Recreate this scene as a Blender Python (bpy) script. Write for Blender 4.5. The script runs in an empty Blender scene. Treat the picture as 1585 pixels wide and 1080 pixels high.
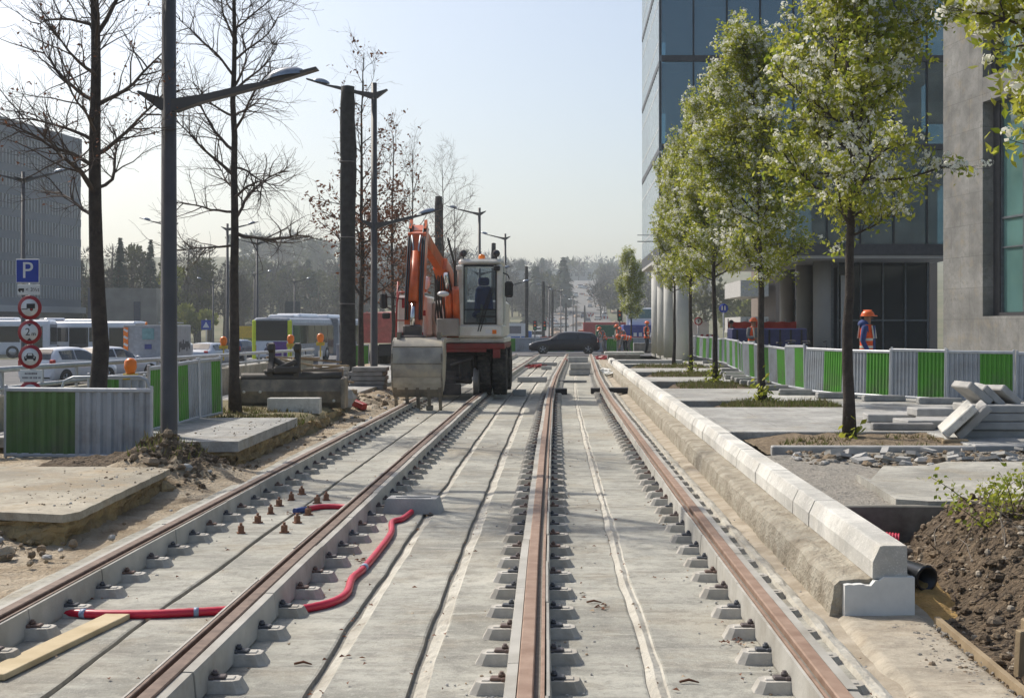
import bpy, bmesh, math, random
from mathutils import Vector, Matrix, noise

sc = bpy.context.scene
COL = sc.collection
R = math.radians
PI = math.pi
# ------------------------------------------------------------------ camera, sky, sun, exposure
EYE = 1.87
cam_d = bpy.data.cameras.new('camera')
cam = bpy.data.objects.new('camera', cam_d)
COL.objects.link(cam)
cam.location = (0, 0, EYE)
cam.rotation_euler = (R(90), 0, 0)
cam_d.sensor_width = 36
cam_d.lens = 36 * 2000 / 1585
cam_d.shift_x = (792.5 - 876) / 1585
cam_d.shift_y = (505 - 540) / 1585
cam_d.clip_start = 0.1
cam_d.clip_end = 9000
sc.camera = cam

SUN_AZ = R(-48)      # measured from +Y, negative = to the left
SUN_EL = R(46)
w = bpy.data.worlds.new('World'); sc.world = w; w.use_nodes = True
nt = w.node_tree
bg = nt.nodes['Background']
sky = nt.nodes.new('ShaderNodeTexSky')
sky.sky_type = 'NISHITA'; sky.sun_disc = False
sky.sun_elevation = SUN_EL
sky.sun_rotation = SUN_AZ
sky.air_density = 1.0; sky.dust_density = 3.2; sky.ozone_density = 1.0
nt.links.new(sky.outputs[0], bg.inputs[0])
bg.inputs[1].default_value = 0.15
sun_d = bpy.data.lights.new('sun', 'SUN'); sun = bpy.data.objects.new('sun', sun_d); COL.objects.link(sun)
sun_d.energy = 4.3; sun_d.angle = R(0.5); sun_d.color = (1.0, 0.935, 0.83)
sd = Vector((math.sin(SUN_AZ) * math.cos(SUN_EL), math.cos(SUN_AZ) * math.cos(SUN_EL), math.sin(SUN_EL)))
sun.rotation_euler = (-sd).to_track_quat('-Z', 'Y').to_euler()
sc.view_settings.view_transform = 'Standard'
sc.view_settings.look = 'None'
sc.view_settings.gamma = 1
sc.view_settings.exposure = 0.0
try:
    sc.cycles.use_denoising = True
    sc.cycles.max_bounces = 8
    sc.cycles.transparent_max_bounces = 16
    sc.cycles.volume_bounces = 1
    sc.cycles.caustics_reflective = False
    sc.cycles.caustics_refractive = False
except Exception:
    pass


# ------------------------------------------------------------------ helpers
def ax(px, Y): return (px - 876) * Y / 2000.0
def az(py, Y): return EYE - (py - 505) * Y / 2000.0
def gp(px, py, z=0.0):
    s = (py - 505) / (EYE - z)
    return ((px - 876) / s, 2000 / s)

def lerp(a, b, t): return a + (b - a) * t
def interp(tab, x):
    if x <= tab[0][0]: return tab[0][1]
    for (x0, y0), (x1, y1) in zip(tab, tab[1:]):
        if x <= x1: return lerp(y0, y1, (x - x0) / (x1 - x0))
    return tab[-1][1]
def sstep(a, b, x):
    t = max(0, min(1, (x - a) / (b - a))); return t * t * (3 - 2 * t)
def nz(x, y, z=0.0): return noise.noise(Vector((x, y, z)))

class MB:
    def __init__(s): s.v = []; s.f = []; s.m = []; s.s = []
    def add(s, vs, fs, mi=0, sm=False):
        b = len(s.v); s.v.extend(vs)
        for f in fs:
            s.f.append([b + i for i in f]); s.m.append(mi); s.s.append(sm)
        return s
    def box(s, c, d, rz=0, rx=0, ry=0, mi=0, bev=0.0, taper=(1, 1)):
        hx, hy, hz = d[0] / 2, d[1] / 2, d[2] / 2
        M = None
        if rz or rx or ry:
            M = Matrix.Rotation(rz, 3, 'Z') @ Matrix.Rotation(ry, 3, 'Y') @ Matrix.Rotation(rx, 3, 'X')
        vs = []; fs = []
        def put(x, y, z):
            k = (z / hz + 1) / 2 if hz else 0
            x *= lerp(1, taper[0], k); y *= lerp(1, taper[1], k)
            p = Vector((x, y, z))
            if M: p = M @ p
            vs.append((p.x + c[0], p.y + c[1], p.z + c[2]))
        if bev <= 0:
            for x in (-hx, hx):
                for y in (-hy, hy):
                    for z in (-hz, hz): put(x, y, z)
            fs = [(0, 1, 3, 2), (4, 6, 7, 5), (0, 4, 5, 1), (2, 3, 7, 6), (0, 2, 6, 4), (1, 5, 7, 3)]
        else:
            b = min(bev, hx * .95, hy * .95, hz * .95); idx = {}
            h = (hx, hy, hz)
            for a in range(3):
                for sx in (-1, 1):
                    for sy in (-1, 1):
                        for sz in (-1, 1):
                            sg = (sx, sy, sz)
                            p = [sg[i] * (h[i] if i == a else h[i] - b) for i in range(3)]
                            idx[(a, sg)] = len(vs); put(*p)
            for a in range(3):
                o = [i for i in range(3) if i != a]
                for s1 in (-1, 1):
                    q = []
                    for (u, v2) in ((-1, -1), (1, -1), (1, 1), (-1, 1)):
                        sg = [0, 0, 0]; sg[a] = s1; sg[o[0]] = u; sg[o[1]] = v2
                        q.append(idx[(a, tuple(sg))])
                    fs.append(q)
            for a, b2 in ((0, 1), (0, 2), (1, 2)):
                c2 = 3 - a - b2
                for s1 in (-1, 1):
                    for s2 in (-1, 1):
                        g = [0, 0, 0]; g[a] = s1; g[b2] = s2
                        g1 = list(g); g1[c2] = -1; g2 = list(g); g2[c2] = 1
                        fs.append((idx[(a, tuple(g1))], idx[(a, tuple(g2))], idx[(b2, tuple(g2))], idx[(b2, tuple(g1))]))
            for sx in (-1, 1):
                for sy in (-1, 1):
                    for sz in (-1, 1):
                        g = (sx, sy, sz); fs.append((idx[(0, g)], idx[(1, g)], idx[(2, g)]))
        return s.add(vs, fs, mi)
    def span(s, a, b, mi=0, bev=0.0):
        return s.box([(a[i] + b[i]) / 2 for i in range(3)], [abs(b[i] - a[i]) for i in range(3)], mi=mi, bev=bev)
    def tube(s, pts, rad, n=8, mi=0, cap=True, sm=True):
        pts = [Vector(p) for p in pts]
        if not hasattr(rad, '__len__'): rad = [rad] * len(pts)
        t0 = (pts[1] - pts[0]).normalized()
        up = Vector((0, 0, 1)) if abs(t0.z) < .9 else Vector((1, 0, 0))
        u = t0.cross(up).normalized()
        vs = []; fs = []
        for i, p in enumerate(pts):
            if i == 0: t = t0
            elif i == len(pts) - 1: t = (pts[i] - pts[i - 1])
            else: t = (pts[i + 1] - pts[i - 1])
            if t.length < 1e-9: t = t0
            t = t.normalized()
            u = (u - t * u.dot(t))
            if u.length < 1e-6: u = t.orthogonal()
            u.normalize(); v2 = t.cross(u)
            for k in range(n):
                a = 2 * PI * k / n
                q = p + (u * math.cos(a) + v2 * math.sin(a)) * rad[i]
                vs.append((q.x, q.y, q.z))
        for i in range(len(pts) - 1):
            for k in range(n):
                k2 = (k + 1) % n
                fs.append((i * n + k, i * n + k2, (i + 1) * n + k2, (i + 1) * n + k))
        s.add(vs, fs, mi, sm)
        if cap:
            b = len(s.v) - len(vs)
            s.f.append([b + k for k in range(n)][::-1]); s.m.append(mi); s.s.append(False)
            s.f.append([b + (len(pts) - 1) * n + k for k in range(n)]); s.m.append(mi); s.s.append(False)
        return s
    def lathe(s, prof, n=20, c=(0, 0, 0), axis='Z', mi=0, sm=True):
        vs = []; fs = []
        for (r, h) in prof:
            for k in range(n):
                a = 2 * PI * k / n; x, y = r * math.cos(a), r * math.sin(a)
                p = {'Z': (x, y, h), 'X': (h, x, y), 'Y': (x, h, y)}[axis]
                vs.append((p[0] + c[0], p[1] + c[1], p[2] + c[2]))
        for i in range(len(prof) - 1):
            for k in range(n):
                k2 = (k + 1) % n
                fs.append((i * n + k, i * n + k2, (i + 1) * n + k2, (i + 1) * n + k))
        if prof[0][0] > 1e-6: fs.append(tuple(range(n))[::-1])
        if prof[-1][0] > 1e-6: fs.append(tuple((len(prof) - 1) * n + k for k in range(n)))
        return s.add(vs, fs, mi, sm)
    def prism(s, poly, axis, a, b, mi=0, inset=0.0):
        n = len(poly); vs = []
        for h in (a, b):
            for (u, v2) in poly:
                vs.append({'X': (h, u, v2), 'Y': (u, h, v2), 'Z': (u, v2, h)}[axis])
        fs = [tuple(range(n))[::-1], tuple(range(n, 2 * n))]
        for k in range(n):
            k2 = (k + 1) % n; fs.append((k, k2, n + k2, n + k))
        return s.add(vs, fs, mi)
    def ball(s, c, r, n=12, m=8, mi=0):
        if not hasattr(r, '__len__'): r = (r, r, r)
        vs = []; fs = []
        for i in range(m + 1):
            th = PI * i / m
            for k in range(n):
                a = 2 * PI * k / n
                vs.append((c[0] + r[0] * math.sin(th) * math.cos(a), c[1] + r[1] * math.sin(th) * math.sin(a), c[2] + r[2] * math.cos(th)))
        for i in range(m):
            for k in range(n):
                k2 = (k + 1) % n
                fs.append((i * n + k, i * n + k2, (i + 1) * n + k2, (i + 1) * n + k))
        return s.add(vs, fs, mi, True)
    def grid(s, rows, mi=0, sm=False, mis=None):
        n = len(rows[0]); vs = [p for r in rows for p in r]; fs = []
        b = len(s.v); s.v.extend(vs)
        for i in range(len(rows) - 1):
            for j in range(n - 1):
                s.f.append([b + i * n + j, b + i * n + j + 1, b + (i + 1) * n + j + 1, b + (i + 1) * n + j])
                s.m.append(mis[j] if mis else mi); s.s.append(sm)
        return s
    def rock(s, c, r, rng, mi=0, flat=.7):
        # an angular stone: jittered low icosphere
        vs = []; n, m = 6, 4
        ph = rng.random() * 6
        sq = [rng.uniform(.7, 1.2) for _ in range(3)]
        for i in range(m + 1):
            th = PI * i / m
            for k in range(n):
                a = 2 * PI * k / n + ph
                j = rng.uniform(.78, 1.15)
                vs.append((c[0] + r * sq[0] * j * math.sin(th) * math.cos(a), c[1] + r * sq[1] * j * math.sin(th) * math.sin(a), c[2] + r * sq[2] * flat * j * math.cos(th)))
        fs = [(i * n + k, i * n + (k + 1) % n, (i + 1) * n + (k + 1) % n, (i + 1) * n + k) for i in range(m) for k in range(n)]
        return s.add(vs, fs, mi)
    def tr(s, M, start=0):
        for i in range(start, len(s.v)):
            p = M @ Vector(s.v[i]); s.v[i] = (p.x, p.y, p.z)
        return s
    def build(s, name, mats, parent=None, loc=None, kind=None, recalc=False, matfix=None):
        me = bpy.data.meshes.new(name)
        me.from_pydata(s.v, [], s.f)
        if not isinstance(mats, (list, tuple)): mats = [mats]
        for m in mats: me.materials.append(m)
        me.polygons.foreach_set('material_index', s.m)
        me.polygons.foreach_set('use_smooth', s.s)
        if recalc:
            bm = bmesh.new(); bm.from_mesh(me)
            bmesh.ops.recalc_face_normals(bm, faces=bm.faces)
            bm.to_mesh(me); bm.free()
        me.update()
        o = bpy.data.objects.new(name, me); COL.objects.link(o)
        if parent: o.parent = parent
        if loc: o.location = loc
        if kind: o['kind'] = kind
        return o

def tag(o, label, cat, group=None, kind=None):
    o['label'] = label; o['category'] = cat
    if group: o['group'] = group
    if kind: o['kind'] = kind
    return o
def thing(name, label, cat, loc=(0, 0, 0), rz=0, group=None):
    o = bpy.data.objects.new(name, None); COL.objects.link(o)
    o.empty_display_size = .2
    o.location = loc; o.rotation_euler = (0, 0, rz)
    return tag(o, label, cat, group)
def kids(o): return [c for c in bpy.data.objects if c.parent == o]
def dup(o, loc=None, rz=None, label=None, scale=None, parent=None, _k=None):
    c = o.copy(); COL.objects.link(c); c.parent = parent
    if loc is not None: c.location = loc
    if rz is not None: c.rotation_euler = (c.rotation_euler[0], c.rotation_euler[1], rz)
    if scale is not None: c.scale = scale if hasattr(scale, '__len__') else (scale,) * 3
    if label: c['label'] = label
    for ch in o.children: dup(ch, parent=c)
    return c

# ------------------------------------------------------------------ materials
MC = {}
def mat(name, col, rough=.65, var=.18, scale=6.0, bump=0.0, bscale=None, metal=0.0, spec=.5, col2=None, detail=5, trans=0.0, coat=0.0, dist=0.01, emit=None, grime=None, gscale=1.3, rnd=None):
    if name in MC: return MC[name]
    m = bpy.data.materials.new(name); m.use_nodes = True; MC[name] = m
    t = m.node_tree; N = t.nodes; L = t.links
    p = N['Principled BSDF']
    p.inputs['Roughness'].default_value = rough
    p.inputs['Metallic'].default_value = metal
    p.inputs['Specular IOR Level'].default_value = spec
    if coat: p.inputs['Coat Weight'].default_value = coat; p.inputs['Coat Roughness'].default_value = .08
    tc = N.new('ShaderNodeTexCoord')
    nzn = N.new('ShaderNodeTexNoise'); nzn.inputs['Scale'].default_value = scale; nzn.inputs['Detail'].default_value = detail
    L.new(tc.outputs['Object'], nzn.inputs['Vector'])
    cr = N.new('ShaderNodeValToRGB')
    a = [c * (1 - var) for c in col]; b = [min(1, c * (1 + var)) for c in (col2 or col)]
    if col2: a = list(col); b = list(col2)
    cr.color_ramp.elements[0].position = .3; cr.color_ramp.elements[1].position = .7
    cr.color_ramp.elements[0].color = (*a, 1); cr.color_ramp.elements[1].color = (*b, 1)
    L.new(nzn.outputs['Fac'], cr.inputs['Fac'])
    out = cr.outputs['Color']
    if grime:
        n2 = N.new('ShaderNodeTexNoise'); n2.inputs['Scale'].default_value = gscale; n2.inputs['Detail'].default_value = 7; n2.inputs['Roughness'].default_value = .65
        L.new(tc.outputs['Object'], n2.inputs['Vector'])
        r2 = N.new('ShaderNodeValToRGB'); r2.color_ramp.elements[0].position = .46; r2.color_ramp.elements[1].position = .72
        L.new(n2.outputs['Fac'], r2.inputs['Fac'])
        mx = N.new('ShaderNodeMix'); mx.data_type = 'RGBA'
        L.new(r2.outputs['Color'], mx.inputs[0]); L.new(out, mx.inputs[6]); mx.inputs[7].default_value = (*grime, 1)
        out = mx.outputs[2]
    if rnd:
        oi = N.new('ShaderNodeObjectInfo'); r3 = N.new('ShaderNodeMapRange'); r3.inputs[3].default_value = rnd[0]; r3.inputs[4].default_value = rnd[1]
        L.new(oi.outputs['Random'], r3.inputs[0]); m3 = N.new('ShaderNodeMix'); m3.data_type = 'RGBA'
        L.new(r3.outputs[0], m3.inputs[0]); L.new(out, m3.inputs[6]); m3.inputs[7].default_value = (*rnd[2], 1); out = m3.outputs[2]
    L.new(out, p.inputs['Base Color'])
    if bump:
        n3 = N.new('ShaderNodeTexNoise'); n3.inputs['Scale'].default_value = bscale or scale * 4; n3.inputs['Detail'].default_value = 6
        L.new(tc.outputs['Object'], n3.inputs['Vector'])
        bp = N.new('ShaderNodeBump'); bp.inputs['Strength'].default_value = bump; bp.inputs['Distance'].default_value = dist
        L.new(n3.outputs['Fac'], bp.inputs['Height']); L.new(bp.outputs['Normal'], p.inputs['Normal'])
    if trans:
        tb = N.new('ShaderNodeBsdfTranslucent'); ms = N.new('ShaderNodeMixShader'); ms.inputs[0].default_value = trans
        L.new(out, tb.inputs['Color']); L.new(p.outputs[0], ms.inputs[1]); L.new(tb.outputs[0], ms.inputs[2])
        L.new(ms.outputs[0], N['Material Output'].inputs['Surface'])
    if emit:
        p.inputs['Emission Color'].default_value = (*emit[0], 1); p.inputs['Emission Strength'].default_value = emit[1]
    return m

def concrete(name, col, stain=(.30, .25, .17), dark=(.2, .2, .19), streak=True, sc1=.7):
    """weathered concrete: cloudy tone, brown stains, fine speckle, faint cross streaks"""
    m = bpy.data.materials.new(name); m.use_nodes = True; MC[name] = m
    t = m.node_tree; N = t.nodes; L = t.links; p = N['Principled BSDF']
    p.inputs['Roughness'].default_value = .85; p.inputs['Specular IOR Level'].default_value = .3
    tc = N.new('ShaderNodeTexCoord')
    def noi(scale, det=6, vec=None, ro=.6):
        n = N.new('ShaderNodeTexNoise'); n.inputs['Scale'].default_value = scale; n.inputs['Detail'].default_value = det; n.inputs['Roughness'].default_value = ro
        L.new(vec or tc.outputs['Object'], n.inputs['Vector']); return n.outputs['Fac']
    def ramp(f, p0, p1):
        r = N.new('ShaderNodeMapRange'); r.inputs[1].default_value = p0; r.inputs[2].default_value = p1
        L.new(f, r.inputs[0]); return r.outputs[0]
    def mixc(f, a, b, k=1.0):
        mx = N.new('ShaderNodeMix'); mx.data_type = 'RGBA'
        if k != 1.0:
            mm = N.new('ShaderNodeMath'); mm.operation = 'MULTIPLY'; L.new(f, mm.inputs[0]); mm.inputs[1].default_value = k; f = mm.outputs[0]
        L.new(f, mx.inputs[0])
        for i, c in ((6, a), (7, b)):
            if isinstance(c, tuple): mx.inputs[i].default_value = (*c, 1)
            else: L.new(c, mx.inputs[i])
        return mx.outputs[2]
    lo = tuple(c * .60 for c in col); hi = tuple(min(1, c * 1.22) for c in col)
    c = mixc(ramp(noi(sc1, 8), .35, .65), lo, hi)
    c = mixc(ramp(noi(sc1 * 2.3, 8), .52, .75), c, stain, .75)
    c = mixc(ramp(noi(7.5, 8, None, .75), .48, .66), c, dark, .62)
    c = mixc(ramp(noi(3.1, 9, None, .8), .50, .62), c, lo, .7)
    c = mixc(ramp(noi(14, 6, None, .8), .55, .68), c, hi, .6)
    if streak:
        mp = N.new('ShaderNodeMapping'); mp.inputs['Scale'].default_value = (.8, 3.2, 1); L.new(tc.outputs['Object'], mp.inputs[0])
        c = mixc(ramp(noi(.9, 9, mp.outputs[0], .7), .50, .66), c, dark, .55)
        c = mixc(ramp(noi(2.1, 8, mp.outputs[0], .7), .52, .66), c, hi, .6)
        c = mixc(ramp(noi(.35, 6, None, .6), .52, .66), c, stain, .55)
    c = mixc(ramp(noi(38, 3), .60, .75), c, dark, .5)
    c = mixc(ramp(noi(95, 2), .58, .72), c, hi, .5)
    L.new(c, p.inputs['Base Color'])
    bp = N.new('ShaderNodeBump'); bp.inputs['Strength'].default_value = .6; bp.inputs['Distance'].default_value = .02
    L.new(noi(22, 8, None, .75), bp.inputs['Height']); L.new(bp.outputs[0], p.inputs['Normal'])
    return m

def glass_mat(name, tint, clear=.5, rough=.02, refl=0.0):
    m = bpy.data.materials.new(name); m.use_nodes = True; MC[name] = m
    t = m.node_tree; N = t.nodes; L = t.links; p = N['Principled BSDF']
    p.inputs['Base Color'].default_value = (*[c * .35 for c in tint], 1); p.inputs['Roughness'].default_value = rough
    p.inputs['Specular IOR Level'].default_value = .7
    tb = N.new('ShaderNodeBsdfTransparent'); tb.inputs[0].default_value = (*tint, 1)
    ms = N.new('ShaderNodeMixShader'); lw = N.new('ShaderNodeFresnel'); lw.inputs[0].default_value = 1.6
    mr = N.new('ShaderNodeMapRange'); mr.inputs[3].default_value = clear; mr.inputs[4].default_value = 0.0
    L.new(lw.outputs[0], mr.inputs[0]); L.new(mr.outputs[0], ms.inputs[0])
    L.new(p.outputs[0], ms.inputs[1]); L.new(tb.outputs[0], ms.inputs[2])
    if refl:
        gs = N.new('ShaderNodeBsdfGlossy'); gs.inputs['Color'].default_value = (.66, .82, .90, 1); gs.inputs['Roughness'].default_value = .03
        m2 = N.new('ShaderNodeMixShader'); m2.inputs[0].default_value = refl
        L.new(ms.outputs[0], m2.inputs[1]); L.new(gs.outputs[0], m2.inputs[2]); ms = m2
    L.new(ms.outputs[0], N['Material Output'].inputs[0])
    return m

SLAB = concrete('slab concrete', (.43, .42, .365), stain=(.25, .205, .14), dark=(.15, .143, .128))
PAVE = concrete('pavement slab', (.44, .425, .375), stain=(.27, .225, .15), streak=False, sc1=.9)
KERB = concrete('pale kerb stone', (.70, .685, .63), stain=(.56, .52, .44), dark=(.52, .50, .46), streak=False)
FOOT = mat('rough footing', (.29, .255, .195), .95, scale=6, col2=(.42, .385, .31), bump=1.0, bscale=34, dist=.03, detail=10, grime=(.215, .18, .13), gscale=3.6)
CREAM = mat('cream mortar', (.40, .375, .315), .9, scale=7, col2=(.62, .595, .52), bump=.8, bscale=30, dist=.02, grime=(.27, .24, .19), gscale=3.5)
WHITE = mat('white plaster', (.74, .74, .70), .85, var=.06, scale=3, bump=.15, bscale=40, grime=(.55, .55, .52), gscale=1.5)
JACKET = mat('rail jacket', (.40, .385, .345), .8, var=.15, scale=3, bump=.25, bscale=60, grime=(.27, .25, .21), gscale=2.0)
RUST = mat('rail rust', (.22, .135, .092), .75, scale=9, col2=(.33, .225, .165), bump=.2, bscale=90)
RUSTD = mat('dark rust', (.075, .040, .026), .7, scale=20, col2=(.14, .075, .05), bump=.2)
GROOVE = mat('groove dirt and shade', (.20, .19, .165), .9, scale=20)  # in the slab grooves this grey also paints the shadow along the left side
BLOCK = mat('block concrete', (.52, .50, .455), .85, scale=9, bump=.3, bscale=60, grime=(.36, .34, .30), gscale=6, rnd=(0, .55, (.30, .26, .20)))
CLIP = mat('clip steel', (.075, .08, .09), .55, scale=30, metal=.2, rnd=(-.25, .6, (.20, .10, .055)))
BLACK = mat('black rubber', (.018, .018, .02), .7, scale=10)
TYRE = mat('tyre rubber', (.03, .029, .028), .85, scale=12, bump=.4, grime=(.10, .09, .075), gscale=5)
SOIL = mat('brown soil', (.065, .045, .028), .95, scale=7, col2=(.20, .145, .09), bump=1.0, bscale=26, dist=.09, detail=12, grime=(.13, .095, .06), gscale=1.2)
SOILL = mat('dry clod', (.17, .125, .08), .95, scale=9, col2=(.27, .21, .145), bump=.8, bscale=50, dist=.02)
SAND = mat('sandy dirt', (.20, .145, .085), .95, scale=3.5, col2=(.42, .345, .245), bump=1.0, bscale=26, dist=.05, detail=11, grime=(.46, .40, .31), gscale=1.2)
OCHRE = mat('ochre sand', (.42, .27, .09), .95, scale=6, col2=(.30, .19, .07), bump=.8, bscale=30, dist=.03)
YSTONE = mat('yellow subbase', (.33, .26, .145), .95, scale=3, col2=(.19, .14, .085), bump=1.0, bscale=14, dist=.06, detail=9)
GRAVEL = mat('gravel', (.20, .185, .16), .95, scale=30, col2=(.40, .37, .32), bump=1.0, bscale=60, dist=.03)
ASPH = mat('asphalt', (.075, .075, .08), .85, var=.25, scale=2, bump=.4, bscale=90, grime=(.13, .125, .12), gscale=.5)
STEELD = mat('dark pole paint', (.072, .066, .066), .5, var=.2, scale=4, grime=(.05, .05, .052), gscale=2)
GALV = mat('galvanised steel', (.42, .44, .46), .45, var=.12, scale=7, metal=.5)
WRAP = mat('felt wrapping', (.038, .036, .034), .95, var=.3, scale=6, bump=.8, bscale=14, dist=.03)
BARK = mat('bark', (.055, .043, .034), .95, scale=9, col2=(.11, .088, .068), bump=.9, bscale=40, dist=.02)
BARKD = mat('dark bark', (.035, .028, .025), .95, scale=9, col2=(.07, .056, .047), bump=.9, bscale=40, dist=.02)
TWIG = mat('twig bark', (.06, .045, .038), .9, scale=9, col2=(.10, .075, .06))
LEAF = mat('young leaf', (.27, .30, .03), .5, scale=1.8, col2=(.46, .46, .08), trans=.62)
PETAL = mat('white blossom', (.86, .86, .78), .7, var=.06, scale=3, trans=.42)
DEADLEAF = mat('dry leaf', (.13, .055, .03), .8, scale=3, col2=(.24, .10, .05), trans=.2)
GRASS = mat('grass', (.085, .13, .018), .8, scale=2, col2=(.19, .19, .05), trans=.25)
STRAW = mat('dry grass', (.26, .21, .10), .9, scale=3, col2=(.15, .12, .06), trans=.15)
GREEN_SHADED = mat('shaded green sheet', (.085, .165, .05), .55, var=.15, scale=3, grime=(.10, .13, .07), gscale=2.2)  # green darkened for the shade on the camera-facing front barrier, with grime over it
GREEN = mat('green sheet', (.085, .30, .03), .45, var=.10, scale=2.5, grime=(.11, .19, .07), gscale=1.8)
GREY = mat('grey sheet', (.37, .40, .44), .42, var=.08, scale=2.5, metal=.25, grime=(.25, .25, .25), gscale=1.8)
FRAMEM = mat('barrier frame', (.45, .47, .50), .45, var=.1, metal=.35)
ORANGE = mat('orange paint', (.62, .105, .012), .38, var=.12, scale=4, coat=.2, grime=(.30, .075, .025), gscale=2.5)
CABW = mat('cream white paint', (.70, .69, .63), .4, var=.05, scale=3, grime=(.48, .45, .38), gscale=2.0)
REDP = mat('red paint', (.36, .018, .015), .45, var=.15, scale=4, grime=(.14, .03, .025), gscale=2.5)
BLUEP = mat('blue sign', (.015, .045, .33), .4, var=.08)
REDS = mat('red sign', (.30, .010, .018), .4, var=.08)
WHITES = mat('white sign', (.66, .67, .67), .45, var=.05)
DARKS = mat('black print', (.02, .02, .022), .5, var=.1)
CONDUIT = mat('red conduit', (.52, .006, .035), .38, var=.15, scale=6, spec=.6)
WOOD = mat('fresh timber', (.40, .31, .17), .75, scale=4, col2=(.55, .45, .28), bump=.3, bscale=30)
WOODO = mat('old timber', (.22, .16, .09), .85, scale=5, col2=(.34, .26, .16), bump=.4, bscale=30)
MUDMET = mat('muddy steel', (.13, .115, .095), .6, scale=3, col2=(.25, .22, .175), metal=.35, bump=.4, bscale=20, grime=(.33, .28, .2), gscale=3)
STONE = mat('grey kerb stone', (.30, .30, .29), .85, scale=4, col2=(.44, .43, .41), bump=.4, bscale=40)
STONED = mat('dark slab stone', (.17, .17, .17), .85, scale=4, col2=(.29, .285, .275), bump=.4, bscale=40)
HIVIS = mat('orange vest', (.85, .10, .012), .7, var=.12, scale=14)
REFL = mat('reflective band', (.62, .60, .52), .4, var=.1)
HELM = mat('orange helmet', (.72, .125, .02), .35, var=.06)
SKIN = mat('skin', (.30, .16, .10), .55, var=.1, scale=10)
CLOTHB = mat('blue jacket', (.035, .06, .19), .85, var=.2, scale=14)
CLOTHD = mat('dark trousers', (.03, .033, .045), .9, var=.2, scale=14)
CLOTHK = mat('black jacket', (.016, .016, .018), .85, var=.2, scale=14)
CLOTHG = mat('grey work trousers', (.16, .16, .165), .9, var=.2, scale=14)
CARW = mat('white car paint', (.66, .68, .72), .3, var=.03, coat=.6)
CARS = mat('silver car paint', (.42, .44, .48), .3, var=.05, metal=.4, coat=.6)
CARB = mat('black car paint', (.010, .009, .018), .3, var=.1, coat=.25, spec=.3)
CARDB = mat('dark blue car paint', (.03, .05, .11), .25, var=.1, coat=.8)
CARR = mat('red car paint', (.35, .02, .02), .3, var=.1, coat=.6)
CGLASS = mat('dark window glass', (.015, .018, .022), .06, var=.1, spec=.8)
LAMPR = mat('red lamp lens', (.45, .012, .012), .25, var=.1)
LAMPO = mat('amber lamp lens', (.85, .20, .012), .3, var=.1)
LAMPW = mat('clear lamp lens', (.7, .7, .7), .2, var=.05)
ALLOY = mat('alloy wheel', (.42, .43, .45), .35, var=.1, metal=.7)
# ------------------------------------------------------------------ terrain
def elev(Y):
    return interp([(-100, 0), (95, 0), (160, -1.2), (300, -1.5), (500, 6), (650, 17), (800, 29), (1000, 38), (1250, 47), (1500, 61), (1700, 62)], Y)
def gz(X, Y):
    z = elev(Y)
    z -= interp([(0, .2), (30, .35), (100, .62), (160, .3), (300, 0)], Y) * sstep(8.4, 9.4, -X)
    z += 9 * sstep(12, 130, -X) * sstep(230, 480, Y)
    z += 10 * sstep(25, 160, X) * sstep(250, 520, Y)
    z += 6 * sstep(90, 220, -X) * sstep(60, 200, Y)
    if Y > 900: z += 8 * nz(X / 320, Y / 400, 3)
    return z
GRND = mat('grassy ground', (.10, .10, .045), .95, scale=.09, col2=(.17, .15, .085), bump=.5, bscale=2, detail=9, grime=(.07, .085, .03), gscale=.03)
xs = sorted(set([-1500, -1000, -700] + list(range(-500, -100, 25)) + list(range(-100, 101, 6)) + list(range(125, 501, 25)) + [700, 1000, 1500] + [-9.4, -8.4]))
ys = sorted(set([-300, -100, -40] + list(range(-20, 160, 6)) + list(range(160, 1000, 20)) + list(range(1000, 1700, 60)) + [1700]))
g = MB(); g.grid([[(x, y, gz(x, y) - .28 if -40 < y < 170 else gz(x, y) - .05) for x in xs] for y in ys], sm=True)
g.build('ground', GRND, kind='structure')

def sheet(name, m, x0, x1, y0, y1, off, nx=12, ny=30, side=None):
    b = MB(); b.grid([[((lerp(x0(y) if callable(x0) else x0, x1(y) if callable(x1) else x1, i / nx)),
                        y, 0) for i in range(nx + 1)] for y in [lerp(y0, y1, j / ny) for j in range(ny + 1)]])
    b.v = [(x, y, gz(x, y) + off) for x, y, _ in b.v]
    return b.build(name, m, kind='structure')
sheet('boulevard', ASPH, -44, -9.6, -30, 150, 0.02, 24, 60)
sheet('cross_road', ASPH, -9.5, 40, 80.5, 108, 0.03, 20, 12)
# the far avenue climbing the opposite hill
acx = lambda y: interp([(105, -3), (300, 2), (500, 5), (800, 12), (1000, 24)], y)
sheet('avenue', mat('far avenue', (.10, .098, .095), .9, scale=.15, col2=(.16, .15, .14)), lambda y: acx(y) - 11, lambda y: acx(y) + 11, 109, 1000, .35, 10, 70)
lm = mat('road marking paint', (.62, .62, .60), .7, var=.1, scale=3)
mk = MB()
for X in (-13.2, -16.6, -23.4, -26.8):
    for k in range(16):
        y = 20 + k * 7.5
        mk.box((X, y, gz(X, y) + .027), (.13, 3, .006))
for X in (-20.05, -19.8): mk.box((X, 75, gz(X, 75) + .027), (.11, 100, .006))
mk.build('lane_markings', lm, kind='structure')

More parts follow.
